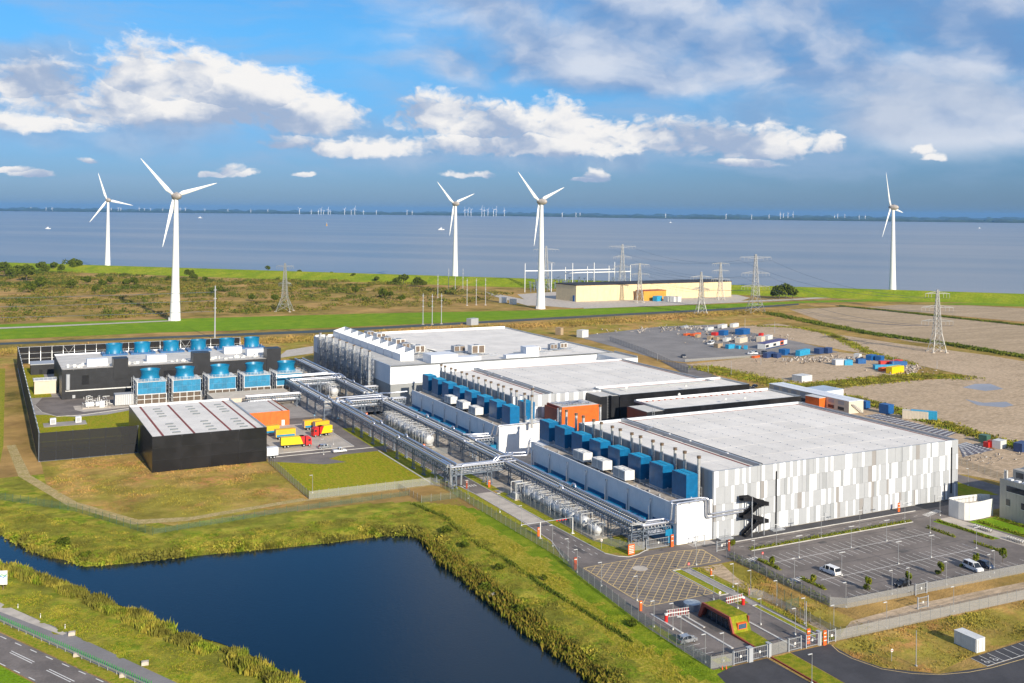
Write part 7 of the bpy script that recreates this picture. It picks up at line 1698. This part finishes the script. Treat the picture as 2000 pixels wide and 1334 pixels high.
for i, (px, py, L, c_) in enumerate(((1283, 589, 9, 'sky'), (1304, 589.5, 10, 'grey'), (1316, 590, 8, 'white'), (1324, 590, 6, 'white'), (982, 592, 6, 'white'), (1002, 595, 5, 'white'), (1137, 660, 7, 'white'), (920, 636, 8, 'grey'), (1095, 655, 3, 'brown' if False else 'tan'))):
    x, y = G(px, py); container(['sky blue skip before the ochre annex', 'grey container row before the cream wall', 'white container right of the grey one by the cream wall', 'last white cabin before the cream wall', 'white van like box on the track left of the big turbine', 'second white box on the track left of the big turbine', 'white cabin at the storage yard corner', 'grey kiosk beside the canal bridge', 'small tan box behind the far hall corner'][i], x, y, R(20), L, CB[c_], 5, 5, group='boxes around the substation')
# white busbar gantries
def gantry(label, pts, top, r=.7):
    B_ = [Vector((*G(px, py), 0)) for px, py in pts]; t = thing('gantry', label, 'gantry', tuple(B_[0])); hts = [HT(px, py, top[i]) for i, (px, py) in enumerate(pts)]
    for b_, h in zip(B_, hts): MB().bar(b_, b_ + UP * (h * 1.35), r * .8).build('mast', m_turb, t)
    for b_, c_, h, k in zip(B_, B_[1:], hts, hts[1:]): MB().bar(b_ + UP * h, c_ + UP * k, r * 1.4).build('beam', m_turb, t)
gantry('white busbar gantry at the back of the substation', [(1025, 571), (1077, 570), (1118, 567), (1160, 566), (1200, 565)], [529, 528.5, 527.5, 526.5, 525.5]); gantry('white busbar gantry in front, right behind the cream roof', [(1104, 566), (1147, 566), (1189, 565), (1231, 565)], [533, 532, 531, 530])
b = MB(); q = random.Random(8)
for k in range(120):
    x, y = G(q.uniform(1030, 1230), q.uniform(560, 571)); h = q.uniform(4, 13); b.bar((x, y, 0), (x, y, h), .5); b.bar((x - 2, y, h), (x + 2, y + 1, h), .5)
t = thing('switchgear', 'forest of switchgear posts and insulators behind the cream roof', 'switchgear', G(1130, 566) + (0,)); b.build('busbar_posts', m_dsteel, t)['kind'] = 'stuff'
# ================================================================ BOATS, BUOY
def boat(label, px, py, L, wake=0, yaw=0):
    r = ray(px, py); k = (-2.0 - HCAM) / r.z; x, y = CAM[0] + r.x * k, CAM[1] + r.y * k
    t = thing('boat', label, 'boat', (x, y, -2.0), math.atan2(RIGHT.y, RIGHT.x) + yaw)
    MB().prism([(-L / 2, -L * .12), (L * .3, -L * .12), (L / 2, 0), (L * .3, L * .12), (-L / 2, L * .12)], 0, L * .14).build('hull', m_mark, t, local=True)
    MB().box(-L * .3, L * .12, -L * .08, L * .08, L * .14, L * .28).build('deckhouse', m_white, t, local=True); MB().box(-L * .1, L * .08, -L * .06, L * .06, L * .28, L * .4).build('bridge', m_white, t, local=True)
    MB().bar((-L * .05, 0, L * .4), (-L * .05, 0, L * .75), L * .03).build('mast', m_zinc, t, local=True)
    if wake: 
        o = MB().sheet([(-L / 2, -.6), (-L / 2, .6), (-L / 2 - wake, 3), (-L / 2 - wake, 1)], .12).build('wake', m_mark, t, local=True)
boat('white motor vessel with wake left of the middle turbine', 862, 449, 28, 110); boat('small white sailing boat on the left water', 94, 447, 20); boat('tiny pale boat far out in the left water', 391, 426, 34); boat('small white boat at the right edge of the water', 1913, 446, 16); boat('tiny white boat far out on the right water', 1310, 435, 22)
r = ray(638, 441); k = -90 / r.z; t = thing('buoy', 'pale yellow buoy on the water left of the middle turbine', 'buoy', (CAM[0] + r.x * k, CAM[1] + r.y * k, -2)); MB().lathe((0, 0, 0), [(4, 0), (4, 3), (1, 10), (.5, 14)], 10).build('float', m_ochre, t, local=True); MB().box(-1.5, 1.5, -1.5, 1.5, 14, 17).build('top_mark', m_mark, t, local=True)
# ================================================================ HIGHWAY FURNITURE
A_, B_ = Vector(G(-60, 1190)), Vector(G(300, 1349)); n = 46; d = (B_ - A_) / n; u = d.normalized(); nn = Vector((-u.y, u.x))
t = thing('guard_rail', 'white guard rail with green anti-glare fins beside the highway', 'guard rail', (A_.x, A_.y, 0))
MB().bar((A_.x, A_.y, .65), (B_.x, B_.y, .65), .10, .34).build('rail', m_zinc, t)
pm = MB().box(-.06, .06, -.06, .06, 0, .7).mesh('post', m_zinc); fm = MB().box(-.03, .03, -.11, .11, .85, 1.6).mesh('fin', M('fin_green', (.05, .30, .07), .1, 1, .5))
for i in range(n * 2):
    p = A_ + d * (i / 2)
    if i % 4 == 0: link(pm, 'post', t, (p.x - A_.x, p.y - A_.y, 0))
    link(fm, 'fin', t, (p.x - A_.x, p.y - A_.y, 0), math.atan2(u.y, u.x) + R(25))
for i, (px, py) in enumerate(((140, 1240), (283, 1298), (150, 1281), (240, 1321))):
    x, y = G(px, py); o = MB().prism([(x - .7, y - .5), (x + .6, y - .6), (x + .75, y + .45), (x - .55, y + .6)], 0, .62).prism([(x - .5, y - .35), (x + .4, y - .42), (x + .5, y + .3), (x - .4, y + .4)], .62, .7).build('concrete_block', m_conc); tag(o, ['pale concrete block at the end of the concrete strip', 'pale concrete block on the verge right of the service lane', 'pale block on the guard rail line', 'second pale block on the guard rail line'][i], 'block')
for i, (px, py) in enumerate(((35, 1188), (79, 1207), (127, 1228))):
    x, y = G(px, py); t = thing('marker_post', f'{ORD[i]} small white marker post beside the concrete strip', 'post', (x, y, 0)); MB().box(-.07, .07, -.05, .05, 0, .95).build('post', m_mark, t, local=True); MB().box(-.08, .08, -.06, .06, .65, .78).build('reflector', m_tyre, t, local=True)
x, y = G(6, 1152); t = thing('billboard', 'white site board with green and blue wave on timber legs at the left edge', 'sign', (x, y, -.2), R(-18))
MB().box(-6, .9, -.06, .06, 1.4, 4.6).build('board', m_mark, t, local=True)
for xx in (-5, -2.5, 0): MB().bar((xx, .1, 0), (xx, .1, 4.4), .14).bar((xx, .1, 3), (xx + .1, 2.2, 0), .12).build('leg', m_wood, t, local=True)
for k, (c_, z) in enumerate((('wave_green', 3.55), ('wave_blue', 3.2))):
    pts = [(-1.6 + .15 * i, z + .16 * math.sin(i * .9 + k)) for i in range(17)]
    b = MB()
    for (xa, za), (xb, zb_) in zip(pts, pts[1:]): b.quad((xa, -.075, za - .1), (xb, -.075, zb_ - .1), (xb, -.075, zb_ + .1), (xa, -.075, za + .1))
    b.build('wave_mark', M(c_, (.05, .35, .18) if k == 0 else (.03, .25, .5), .05, 1, .6), t, local=True)
x, y = G(958, 1168, -1); o = MB().cyl((x - .8, y, -1.0), (x + .5, y + .6, -.8), .45, n=12).box(x + .3, x + 1.6, y - .2, y + 1.2, -1.4, -.3).build('outfall_pipe', m_conc); tag(o, 'concrete outfall pipe at the pond edge', 'pipe')

# ================================================================ VEGETATION
def pts_in(poly, n, rng):
    P_ = np.array([(p[0], p[1]) for p in poly]); lo, hi = P_.min(0), P_.max(0); out_ = np.zeros((0, 2))
    while len(out_) < n:
        c_ = rng.uniform(lo, hi, (n * 2, 2)); d = poly_dist(c_[:, 0], c_[:, 1], poly); out_ = np.vstack([out_, c_[d < 0]])
    return out_[:n]
def zground(p):
    d = poly_dist(p[:, 0], p[:, 1], POND); t = np.clip((d + .6) / 6.5, 0, 1)
    return np.where(d < 60, ZW - .25 + (.25 - ZW) * t * t * (3 - 2 * t), 0.0), d
def fast_mesh(name, V, F, mat):
    me = bpy.data.meshes.new(name); k = F.shape[1]
    me.vertices.add(len(V)); me.vertices.foreach_set('co', V.astype(np.float32).ravel()); me.loops.add(F.size); me.loops.foreach_set('vertex_index', F.astype(np.int32).ravel())
    me.polygons.add(len(F)); me.polygons.foreach_set('loop_start', (np.arange(len(F)) * k).astype(np.int32)); me.materials.append(mat); me.update(); return me
def tufts(name, label, P_, z, h, w, mat, blades=6, spread=.5, lean=.45, seed=0):
    """bunches of blades: real leaves, joined as one mass"""
    rng = np.random.default_rng(seed); n = len(P_); nb_ = n * blades
    base = np.repeat(np.column_stack([P_, z]), blades, 0); hh = np.repeat(h, blades) * rng.uniform(.6, 1.15, nb_); ww = np.repeat(w, blades) * rng.uniform(.6, 1.2, nb_)
    a = rng.uniform(0, 2 * np.pi, nb_); off = rng.normal(0, 1, (nb_, 2)) * (spread * np.repeat(h, blades))[:, None] * .5
    base[:, :2] += off; b2 = rng.uniform(0, 2 * np.pi, nb_)
    side = np.column_stack([np.cos(a), np.sin(a), np.zeros(nb_)]) * ww[:, None] / 2
    tip = base + np.column_stack([np.cos(b2) * lean * hh * rng.uniform(0, 1, nb_), np.sin(b2) * lean * hh * rng.uniform(0, 1, nb_), hh])
    mid = base * .45 + tip * .55; mid[:, 2] += hh * .08
    V = np.stack([base - side * .6, base + side * .6, mid + side, tip, mid - side], 1).reshape(-1, 3)
    F = np.arange(nb_ * 5).reshape(nb_, 5)
    o = bpy.data.objects.new(name, fast_mesh(name, V, F, mat)); COL.objects.link(o); tag(o, label, None, kind='stuff'); return o
BK = []
rng = np.random.default_rng(5)
far_bank = GL([(-120, 985), (0, 985), (60, 1000), (150, 1020), (250, 1040), (300, 1052), (420, 1042), (560, 1024), (700, 1012), (800, 1000), (870, 985), (890, 975), (960, 1030), (1060, 1098), (1130, 1148), (1200, 1192), (1262, 1228), (1330, 1278), (1395, 1320), (1430, 1345), (1500, 1400), (1240, 1420), (1172, 1340), (1110, 1288), (1020, 1226), (940, 1158), (890, 1110), (864, 1098), (830, 1052), (790, 1043), (640, 1059), (430, 1079), (240, 1099), (165, 1105), (60, 1073), (0, 1041), (-120, 1005)])
def clumps(name, label, P_, z, s, mat, nl=12, flat=.8, leaf=.34, seed=0):
    """leafy herb cushions: loose leaves at all angles"""
    rg = np.random.default_rng(seed); n = len(P_); c_ = np.repeat(np.column_stack([P_, z]), nl, 0); ss = np.repeat(s, nl)[:, None]
    c_[:, :2] += rg.normal(0, .55, (n * nl, 2)) * ss; c_[:, 2] += (rg.uniform(.02, 1, n * nl) ** 1.2) * ss[:, 0] * flat
    a = rg.normal(0, 1, (n * nl, 3)) + np.array([0, 0, .6]); a /= np.linalg.norm(a, axis=1)[:, None]; b_ = np.cross(a, rg.normal(0, 1, (n * nl, 3))); b_ /= np.linalg.norm(b_, axis=1)[:, None]; q_ = ss * leaf * rg.uniform(.6, 1.4, (n * nl, 1))
    V = np.stack([c_ - a * q_, c_ + b_ * q_ * .6, c_ + a * q_, c_ - b_ * q_ * .6], 1).reshape(-1, 3)
    o = bpy.data.objects.new(name, fast_mesh(name, V, np.arange(n * nl * 4).reshape(-1, 4), mat)); COL.objects.link(o); tag(o, label, None, kind='stuff'); return o
p = pts_in(far_bank, 30000, rng); z, d = zground(p); k = d > .1; p, z, d = p[k], z[k], d[k]; zn = bank_zone(p[:, 0], p[:, 1], d)
big = np.clip(1.25 - d / 6.5, .36, 1.25) * rng.uniform(.5, 1.25, len(p)) * (1 + .55 * pnoise(p[:, 0], p[:, 1], 3.5, 2))
k = (zn == 1) & (pnoise(p[:, 0], p[:, 1], 2.2, 3) + rng.normal(0, .25, len(p)) > -.05); clumps('vegetation', 'mixed herbs and cushions covering the bank above the pond', p[k], z[k], np.clip(big[k], .2, 1.9), m_reedm, 8, .8, .30, 21)
k = (zn == 1) & ~k; tufts('vegetation', 'upright reeds and grasses mixed into the bank above the pond', p[k], z[k] - .05, np.clip(big[k], .2, 1.6), big[k] * .13, m_reedm, 5, .8, .7, 1)
k = zn == 2; clumps('grass', 'lush green grass strip below the site fence', p[k], z[k], np.clip(big[k] * .55, .15, .5), m_lush, 6, .5, .36, 22)
k = zn == 3; tufts('grass', 'straw coloured tall grass band on the bank', p[k], z[k] - .05, np.clip(big[k] * 1.0, .2, 1.3), big[k] * .16, m_straw, 5, .9, .8, 23)
# single rounder bushes standing out of the bank
for i, (px, py, s, w_) in enumerate(((945, 1150, 1.5, 'dark rounded bush hanging over the pond edge above the outfall'), (975, 1120, 1.2, 'olive bush on the bank just above the outfall pipe'), (962, 1160, 1.1, 'small bush beside the outfall pipe'), (1015, 1195, 1.4, 'dark bush at the pond edge below the outfall'), (870, 1045, 1.3, 'brownish bush at the inner corner of the pond'), (905, 1075, 1.2, 'brown bush a little below the pond corner'), (1060, 1140, 1.0, 'yellowish bush halfway up the right bank'), (1235, 1230, 1.1, 'yellow green bush near the lower right of the bank'), (128, 1070, 1.5, 'yellow willow bush on the left point of the bank'), (168, 1088, 1.2, 'green bush at the left point by the water'))):
    x, y = G(px, py, -.8); BK.append((w_, x, y, s, i, py))
# reed belt along the waterline, taller
def along(poly, n, dmin, dmax, rng): 
    out_ = []
    for _ in range(40):
        i = rng.integers(0, len(poly), n); t = rng.uniform(0, 1, n)[:, None]; Pn = np.array([(q[0], q[1]) for q in poly]); a = Pn[i] * (1 - t) + Pn[(i + 1) % len(poly)] * t + rng.normal(0, dmax, (n, 2)); d = poly_dist(a[:, 0], a[:, 1], poly); out_.append(a[(d > dmin) & (d < dmax)])
        if sum(len(q) for q in out_) > n: break
    return np.vstack(out_)[:n]
seg = [v for v in POND]
p = pts_in(GL([(1172, 1350), (1110, 1296), (1020, 1236), (940, 1168), (890, 1118), (862, 1100), (830, 1060), (790, 1050), (830, 1040), (890, 1085), (960, 1135), (1060, 1215), (1180, 1305), (1240, 1380)]), 3600, rng); z, d = zground(p); k = (d > -.8) & (d < 7); p, z, d = p[k], z[k], d[k]
sz = np.clip(rng.uniform(.8, 1.7, len(p)) * (1 + .4 * pnoise(p[:, 0], p[:, 1], 4, 5)), .5, 2.3)
tufts('vegetation', 'dark herbs and shrubs overhanging the right pond edge', p, np.maximum(z, ZW), sz, sz * .3, MV('edge_herbs', [(.12, .15, .035), (.21, .19, .05), (.08, .10, .03), (.22, .15, .07)], (.15, .5, 1.5), bump=0), 7, .7, .6, 2)
near_reed = GL([(-60, 1085), (30, 1098), (70, 1110), (130, 1130), (160, 1145), (200, 1165), (260, 1182), (310, 1206), (350, 1234), (430, 1256), (500, 1284), (560, 1312), (600, 1334), (640, 1362), (560, 1362), (520, 1334), (440, 1296), (350, 1262), (290, 1238), (230, 1210), (160, 1178), (100, 1150), (40, 1130), (-60, 1112)])
p = pts_in(near_reed, 7000, rng); z, d = zground(p); k = (d > -1.2) & (d < 9); p, z, d = p[k], z[k], d[k]
cl = pnoise(p[:, 0], p[:, 1], 2.6, 9); kk = (cl + rng.normal(0, .12, len(p)) > -.12) | (rng.random(len(p)) < .12); p, z, d, cl = p[kk], z[kk], d[kk], cl[kk]; sz = np.clip(1.15 + 1.0 * cl, .3, 2.3) * rng.uniform(.7, 1.15, len(p))
tufts('reeds', 'reed clumps along the near pond shore beside the road', p, np.maximum(z, ZW - .1), sz, sz * .16 + .05, m_reedm, 8, .5, .45, 3)
low = GL([(-80, 1125), (40, 1140), (160, 1190), (290, 1246), (440, 1306), (520, 1350), (440, 1380), (348, 1332), (130, 1233), (0, 1176), (-80, 1138)])
p = pts_in(low, 7000, rng); z, d = zground(p); h = rng.uniform(.08, .24, len(p)) * (1 + .6 * pnoise(p[:, 0], p[:, 1], 4, 3)); tufts('grass', 'short rough grass on the verge between road and pond', p, z, np.clip(h, .05, 1), h * .5, m_verge, 4, 1.4, .9, 4)
p = np.vstack([pts_in([(-18.5, -64.8), (90, -68.5), (90, -78), (12, -81), (-.5, -82), (-12, -84), (-19.5, -78), (-21.3, -72), (-21, -66)], 4200, rng), pts_in(rect(-19, -6.6, -63, -17), 1800, rng), pts_in([(-156, 167), (-125.5, 167), (-125.5, 137), (-88, 136), (-88, 87), (-122, 82), (-140, 95), (-156, 126)], 6000, rng)])
h = np.clip(rng.uniform(.08, .34, len(p)) * (1 + .9 * pnoise(p[:, 0], p[:, 1], 5, 4)), .04, .8); tufts('grass', 'dry tufted grass on the fields beside the fences', p, np.zeros(len(p)), h, h * .5, m_dry, 4, 1.2, .8, 5)
# shrubs and trees ------------------------------------------------
def crown_mesh(name, n, rx, ry, rz, leaf, mat, seed, lumps=7):
    rng = np.random.default_rng(seed); c_ = rng.normal(0, 1, (lumps, 3)); c_ /= np.linalg.norm(c_, axis=1)[:, None]; c_ *= rng.uniform(.25, .62, (lumps, 1)); c_[:, 2] = np.abs(c_[:, 2]) * .9 if lumps > 5 else c_[:, 2]
    i = rng.integers(0, lumps, n); v = rng.normal(0, 1, (n, 3)); v /= np.linalg.norm(v, axis=1)[:, None]; r = rng.uniform(.55, 1, n) ** .6 * rng.uniform(.28, .5, lumps)[i]
    P_ = (c_[i] + v * r[:, None]) * np.array([rx, ry, rz]); a = rng.normal(0, 1, (n, 3)); a /= np.linalg.norm(a, axis=1)[:, None]; b_ = np.cross(a, rng.normal(0, 1, (n, 3))); b_ /= np.linalg.norm(b_, axis=1)[:, None]; s = (leaf * rng.uniform(.6, 1.4, n))[:, None]
    V = np.stack([P_ - a * s, P_ + b_ * s * .55, P_ + a * s, P_ - b_ * s * .55], 1).reshape(-1, 3); return fast_mesh(name, V, np.arange(n * 4).reshape(n, 4), mat)
def tree(label, x, y, crown, hs, zc, trunk_h, r=.08, sc=1.0, rz=0, group=None, name='tree', cat='tree', z=0):
    t = thing(name, label, cat, (x, y, z), rz, group); b = MB().cyl((0, 0, 0), (.03, .02, trunk_h * .6), r, r * .75, n=8).cyl((.03, .02, trunk_h * .6), (0, 0, zc + hs * .3), r * .75, r * .3, n=6)
    for k in range(5): a = k * 1.26; b.cyl((.0, 0, trunk_h * .7 + .1 * k), (math.cos(a) * hs * .3, math.sin(a) * hs * .3, trunk_h + hs * .25 + .1 * k), r * .35, r * .12, n=5)
    b.build('trunk', m_trunk, t, local=True); o = link(crown, 'crown', t, (0, 0, zc)); t.scale = (sc,) * 3; return t
yc = [crown_mesh('crown', 700, 1.15, 1.15, 1.9, .17, m_leaf2, 40 + k, 6) for k in range(3)]
for i, (x, y, s, w_) in enumerate(((-.6, -9.4, .9, 'at the facade road beside the car park gate'), (-1.3, -25.1, 1, 'in the first island of the car park'), (-1.5, -39.6, 1, 'in the second island of the car park'), (9.3, -46.2, 1.05, 'left of the black car at the near fence'), (21, -47.6, 1.0, 'right of the black car at the near fence'), (33, -46.8, 1.05, 'with dark shrub at the near fence'), (46.4, -46.0, 1.1, 'left of the parked white delivery van'), (55.6, -46.5, 1.15, 'rightmost along the near car park fence'))):
    tree('young slender tree ' + w_, x, y, yc[i % 3], 1.4, 2.0, 1.3, .06, s, i * 1.1, 'young trees in the car park')
bm_ = [crown_mesh('foliage', 500, 1.0, 1.0, .8, .14, m_leaf, 60 + k, 7) for k in range(4)]
def shrub(label, x, y, s, k=0, sz=1.0, group='shrubs'):
    t = thing('shrub', label, 'shrub', (x, y, 0), k * 1.3, group); b = MB()
    for q_ in range(4): b.cyl((0, 0, 0), (math.cos(q_ * 1.6) * .3, math.sin(q_ * 1.6) * .3, .6), .04, .02, n=5)
    b.build('stem', m_trunk, t, local=True); link(bm_[k % 4], 'foliage', t, (0, 0, .45 * sz)); t.scale = (s, s, s * sz); return t
for i, (x, y, s, w_) in enumerate(((9.3, -45.4, 1.1, 'dark shrub under the young tree left of the black car'), (33, -45.8, 1.1, 'dark shrub under the young tree at the near fence'), (43, -44.6, .8, 'low shrub beside the parked white delivery van'))): shrub(w_, x, y, s, i)
for (w_, x, y, s, i, py) in BK: o = shrub(w_, x, y, s * 1.5, i, .9, 'bushes on the pond bank'); o.location.z = float(zground(np.array([[x, y]]))[0][0]) - .1
# hedge strips in the car park
def hedge(label, x0, x1, y0, y1, h, seed):
    rng = np.random.default_rng(seed); L = max(x1 - x0, y1 - y0); n = int(L * 26); P_ = np.column_stack([rng.uniform(x0, x1, n), rng.uniform(y0, y1, n)])
    t = thing('hedge', label, 'hedge', (x0, y0, 0)); V = []; c_ = np.column_stack([P_[:, 0] - x0, P_[:, 1] - y0, rng.uniform(.05, h, n)]); a = rng.normal(0, 1, (n, 3)); a /= np.linalg.norm(a, axis=1)[:, None]; b_ = np.cross(a, rng.normal(0, 1, (n, 3))); b_ /= np.linalg.norm(b_, axis=1)[:, None]; s = rng.uniform(.12, .3, (n, 1))
    V = np.stack([c_ - a * s, c_ + b_ * s * .6, c_ + a * s, c_ - b_ * s * .6], 1).reshape(-1, 3); o = bpy.data.objects.new('foliage', fast_mesh('foliage', V, np.arange(n * 4).reshape(n, 4), m_leaf2)); COL.objects.link(o); o.parent = t
    MB().box(0, x1 - x0, 0, y1 - y0, .02, .1).build('planting_bed', m_verge, t, local=True)
hedge('long low hedge strip between facade road and car park', 3.5, 62.2, -11.7, -10.7, .7, 1); hedge('short hedge island at the gate end of the far parking row', -.2, .7, -26.5, -18, .7, 2); hedge('short hedge island at the gate end of the near parking row', .2, 1.1, -41.5, -33.2, .7, 3); hedge('short hedge island at the right end of the far parking row', 61.2, 62.1, -27, -17.5, .7, 4); hedge('short hedge island at the right end of the near parking row', 62, 62.9, -42, -32.5, .7, 5)
hedge('low hedge along the car park edge before the office path', 69, 69.9, -33, -14, .7, 6); hedge('flower hedge row in the office lawn', 79, 80.2, -44, -20, .8, 7); hedge('second flower hedge row in the office lawn beside the office', 86.6, 87.8, -44, -20, .8, 8); hedge('dark climber hedge inside the gate side fence of the car park', -5.7, -5.0, -49, -14, 1.5, 9)
# scrub and dark trees of the nature area
lm = [crown_mesh('crown', 700, 4.5, 4.5, 4.0, .6, m_leaf, 80 + k, 8) for k in range(5)]
q = random.Random(77)
TREES = [(8, 541, 1.3), (22, 543, 1.2), (35, 540, 1.3), (52, 549, 1.4), (55, 535, .9), (78, 531, 1.1), (90, 534, 1.0), (104, 529, .9), (138, 526, 1.3), (150, 529, 1.2), (120, 530, .8), (371, 543, 1.1), (378, 548, 1.0), (400, 550, .8), (330, 548, .8), (262, 558, 1.2), (246, 562, 1.1), (215, 555, .9), (200, 560, 1.0), (168, 557, 1.0), (585, 540, 1.0), (570, 542, .9), (645, 541, .8), (690, 547, .9), (735, 551, .8), (775, 556, 1.0), (788, 556, 1.2), (815, 560, 1.3), (826, 560, 1.1), (493, 588, .9), (536, 590, .9), (523, 530, .8), (425, 572, .9), (415, 575, .8), (695, 576, .9), (748, 582, 1.0), (760, 583, .9), (785, 590, .9), (80, 562, 1.0), (140, 565, .9), (60, 572, .9), (185, 575, .8), (1522, 584, 1.7), (1535, 584, 1.8), (1548, 583, 1.3), (1515, 584, 1.2), (1390, 577, .8)]
TREES = sorted(TREES)
for i, (px, py, s) in enumerate(TREES):
    x, y = G(px, py); t = tree(f'{ordn(i)} dark bush tree from the left in the scrub behind the dike' if i < 42 else f'{ORD[i - 42]} dark round bush from the left near the right end of the substation', x, y, lm[i % 5], 4, 3.2 * (1 if i % 3 else 1.3), 2.2, .25, s * q.uniform(1.15, 1.5) * (1.35 if px < 170 else 1), i, 'bush trees in the scrub' if i < 42 else 'bushes right of the substation')
scr = GL([(0, 545), (150, 540), (330, 548), (600, 545), (830, 555), (1000, 575), (930, 592), (800, 603), (560, 612), (330, 618), (0, 632)]); scr2 = GL([(0, 530), (170, 532), (420, 548), (700, 548), (830, 560), (700, 572), (380, 570), (0, 560)])
p = np.vstack([pts_in(scr, 4200, rng), pts_in(scr2, 2400, rng)]); kk = pnoise(p[:, 0], p[:, 1], 22, 6) + .5 * pnoise(p[:, 0], p[:, 1], 8, 2) > -.1; p = p[kk]
n = len(p); nl = 16; c_ = np.repeat(np.column_stack([p, np.zeros(n)]), nl, 0); s = np.repeat(np.random.default_rng(1).uniform(.8, 2.4, n), nl)[:, None]; rg = np.random.default_rng(2); c_ += rg.normal(0, 1, (n * nl, 3)) * np.array([1.1, 1.1, .0]) * s; c_[:, 2] = rg.uniform(.1, 1.0, n * nl) * s[:, 0]
a = rg.normal(0, 1, (n * nl, 3)); a /= np.linalg.norm(a, axis=1)[:, None]; b_ = np.cross(a, rg.normal(0, 1, (n * nl, 3))); b_ /= np.linalg.norm(b_, axis=1)[:, None]; ss = s * .42
V = np.stack([c_ - a * ss, c_ + b_ * ss * .7, c_ + a * ss, c_ - b_ * ss * .7], 1).reshape(-1, 3)
o = bpy.data.objects.new('undergrowth', fast_mesh('undergrowth', V, np.arange(n * nl * 4).reshape(-1, 4), MV('scrub_leaf', [(.11, .14, .045), (.18, .17, .055), (.07, .095, .035), (.22, .16, .08)], (.01, .05, .2), bump=0))); COL.objects.link(o); tag(o, 'low scrub spread over the nature area behind the dike', None, kind='stuff')
p = np.vstack([pts_in(scr2, 1500, rng), pts_in(scr, 1500, rng), pts_in(GL([(-20, 520), (150, 522), (190, 540), (120, 556), (-20, 556)]), 260, rng)]); kk = pnoise(p[:, 0], p[:, 1], 30, 11) + .6 * pnoise(p[:, 0], p[:, 1], 11, 5) > .28; p = p[kk]
clumps('shrubbery', 'darker shrub thickets scattered through the scrub behind the dike', p, np.zeros(len(p)), np.random.default_rng(9).uniform(1.6, 4.2, len(p)), MV('thicket_leaf', [(.085, .11, .04), (.14, .15, .05), (.055, .075, .03)], (.3, .08, .02), bump=0), 34, .9, .2, 31)
# reed belts along the far ditches
def belt(label, pts, w, h, n, seed, mat=m_reedm):
    L = [Vector(G(*p_)) for p_ in pts]; rg = np.random.default_rng(seed); ps = []
    for a, b_ in zip(L, L[1:]): k = max(2, int(n * (b_ - a).length / sum((y_ - x_).length for x_, y_ in zip(L, L[1:])))); u = rg.uniform(0, 1, k)[:, None]; ps.append(np.array(a) * (1 - u) + np.array(b_) * u + rg.normal(0, w / 2, (k, 2)))
    p = np.vstack(ps); hh = rg.uniform(.5, 1.1, len(p)) * h; tufts('reeds', label, p, np.zeros(len(p)), hh, hh * .45, mat, 5, .9, .5, seed)
m_dreed = MV('dark_reed', [(.12, .15, .045), (.20, .19, .06), (.08, .105, .035)], (.02, .1, .4), bump=0)
belt('dark reed belt along the ditch between the two sandy fields', [(1500, 612), (1580, 629), (1700, 652), (1850, 673), (2060, 707)], 5, 1.7, 3600, 11, m_dreed); belt('dark reed line along the upper field ditch', [(1640, 598), (1720, 606), (1860, 621), (2060, 642)], 3.5, 1.4, 2000, 12, m_dreed)
belt('rough green belt below the sand yard', [(1375, 718), (1450, 735), (1560, 757), (1680, 747), (1790, 735), (1880, 737)], 9, .9, 6500, 13); belt('rough green belt along the path right of the hall', [(1655, 775), (1760, 805), (1850, 832), (1960, 866), (2060, 885)], 5, 1.0, 3000, 14); belt('brown reed belt along the canal before the far hall', [(-60, 690), (300, 676), (620, 662), (840, 646), (1130, 632), (1400, 614), (1500, 610)], 14, 1.5, 7000, 15, m_rough)
belt('rough grass belt between yard and field', [(1480, 637), (1560, 640), (1620, 652), (1700, 690), (1780, 712)], 5, .9, 2400, 16)
belt('line of dark tufts standing in for a shaded furrow down the middle of the bank', [(808, 985), (870, 1012), (930, 1062), (985, 1092), (1060, 1145), (1150, 1200), (1235, 1255)], .5, .7, 700, 17, m_dreed)  # dark herbs put in for the shade of a furrow
# ================================================================ AIR
hz = MB().prism([S(-31000, -1500), S(31000, -1500), S(31000, 43000), S(-31000, 43000)], -13, 190).build('haze', m_white); hz.data.materials.clear()
mt = bpy.data.materials.new('haze_air'); mt.use_nodes = True; nt = mt.node_tree; nt.nodes.clear(); oo = nt.nodes.new('ShaderNodeOutputMaterial'); pv = nt.nodes.new('ShaderNodeVolumePrincipled')
pv.inputs['Color'].default_value = (.20, .47, .88, 1); pv.inputs['Density'].default_value = 3e-5; pv.inputs['Anisotropy'].default_value = 0.0; nt.links.new(pv.outputs[0], oo.inputs['Volume']); hz.data.materials.append(mt)
tag(hz, 'pale blue air over the water and land', None, kind='stuff')
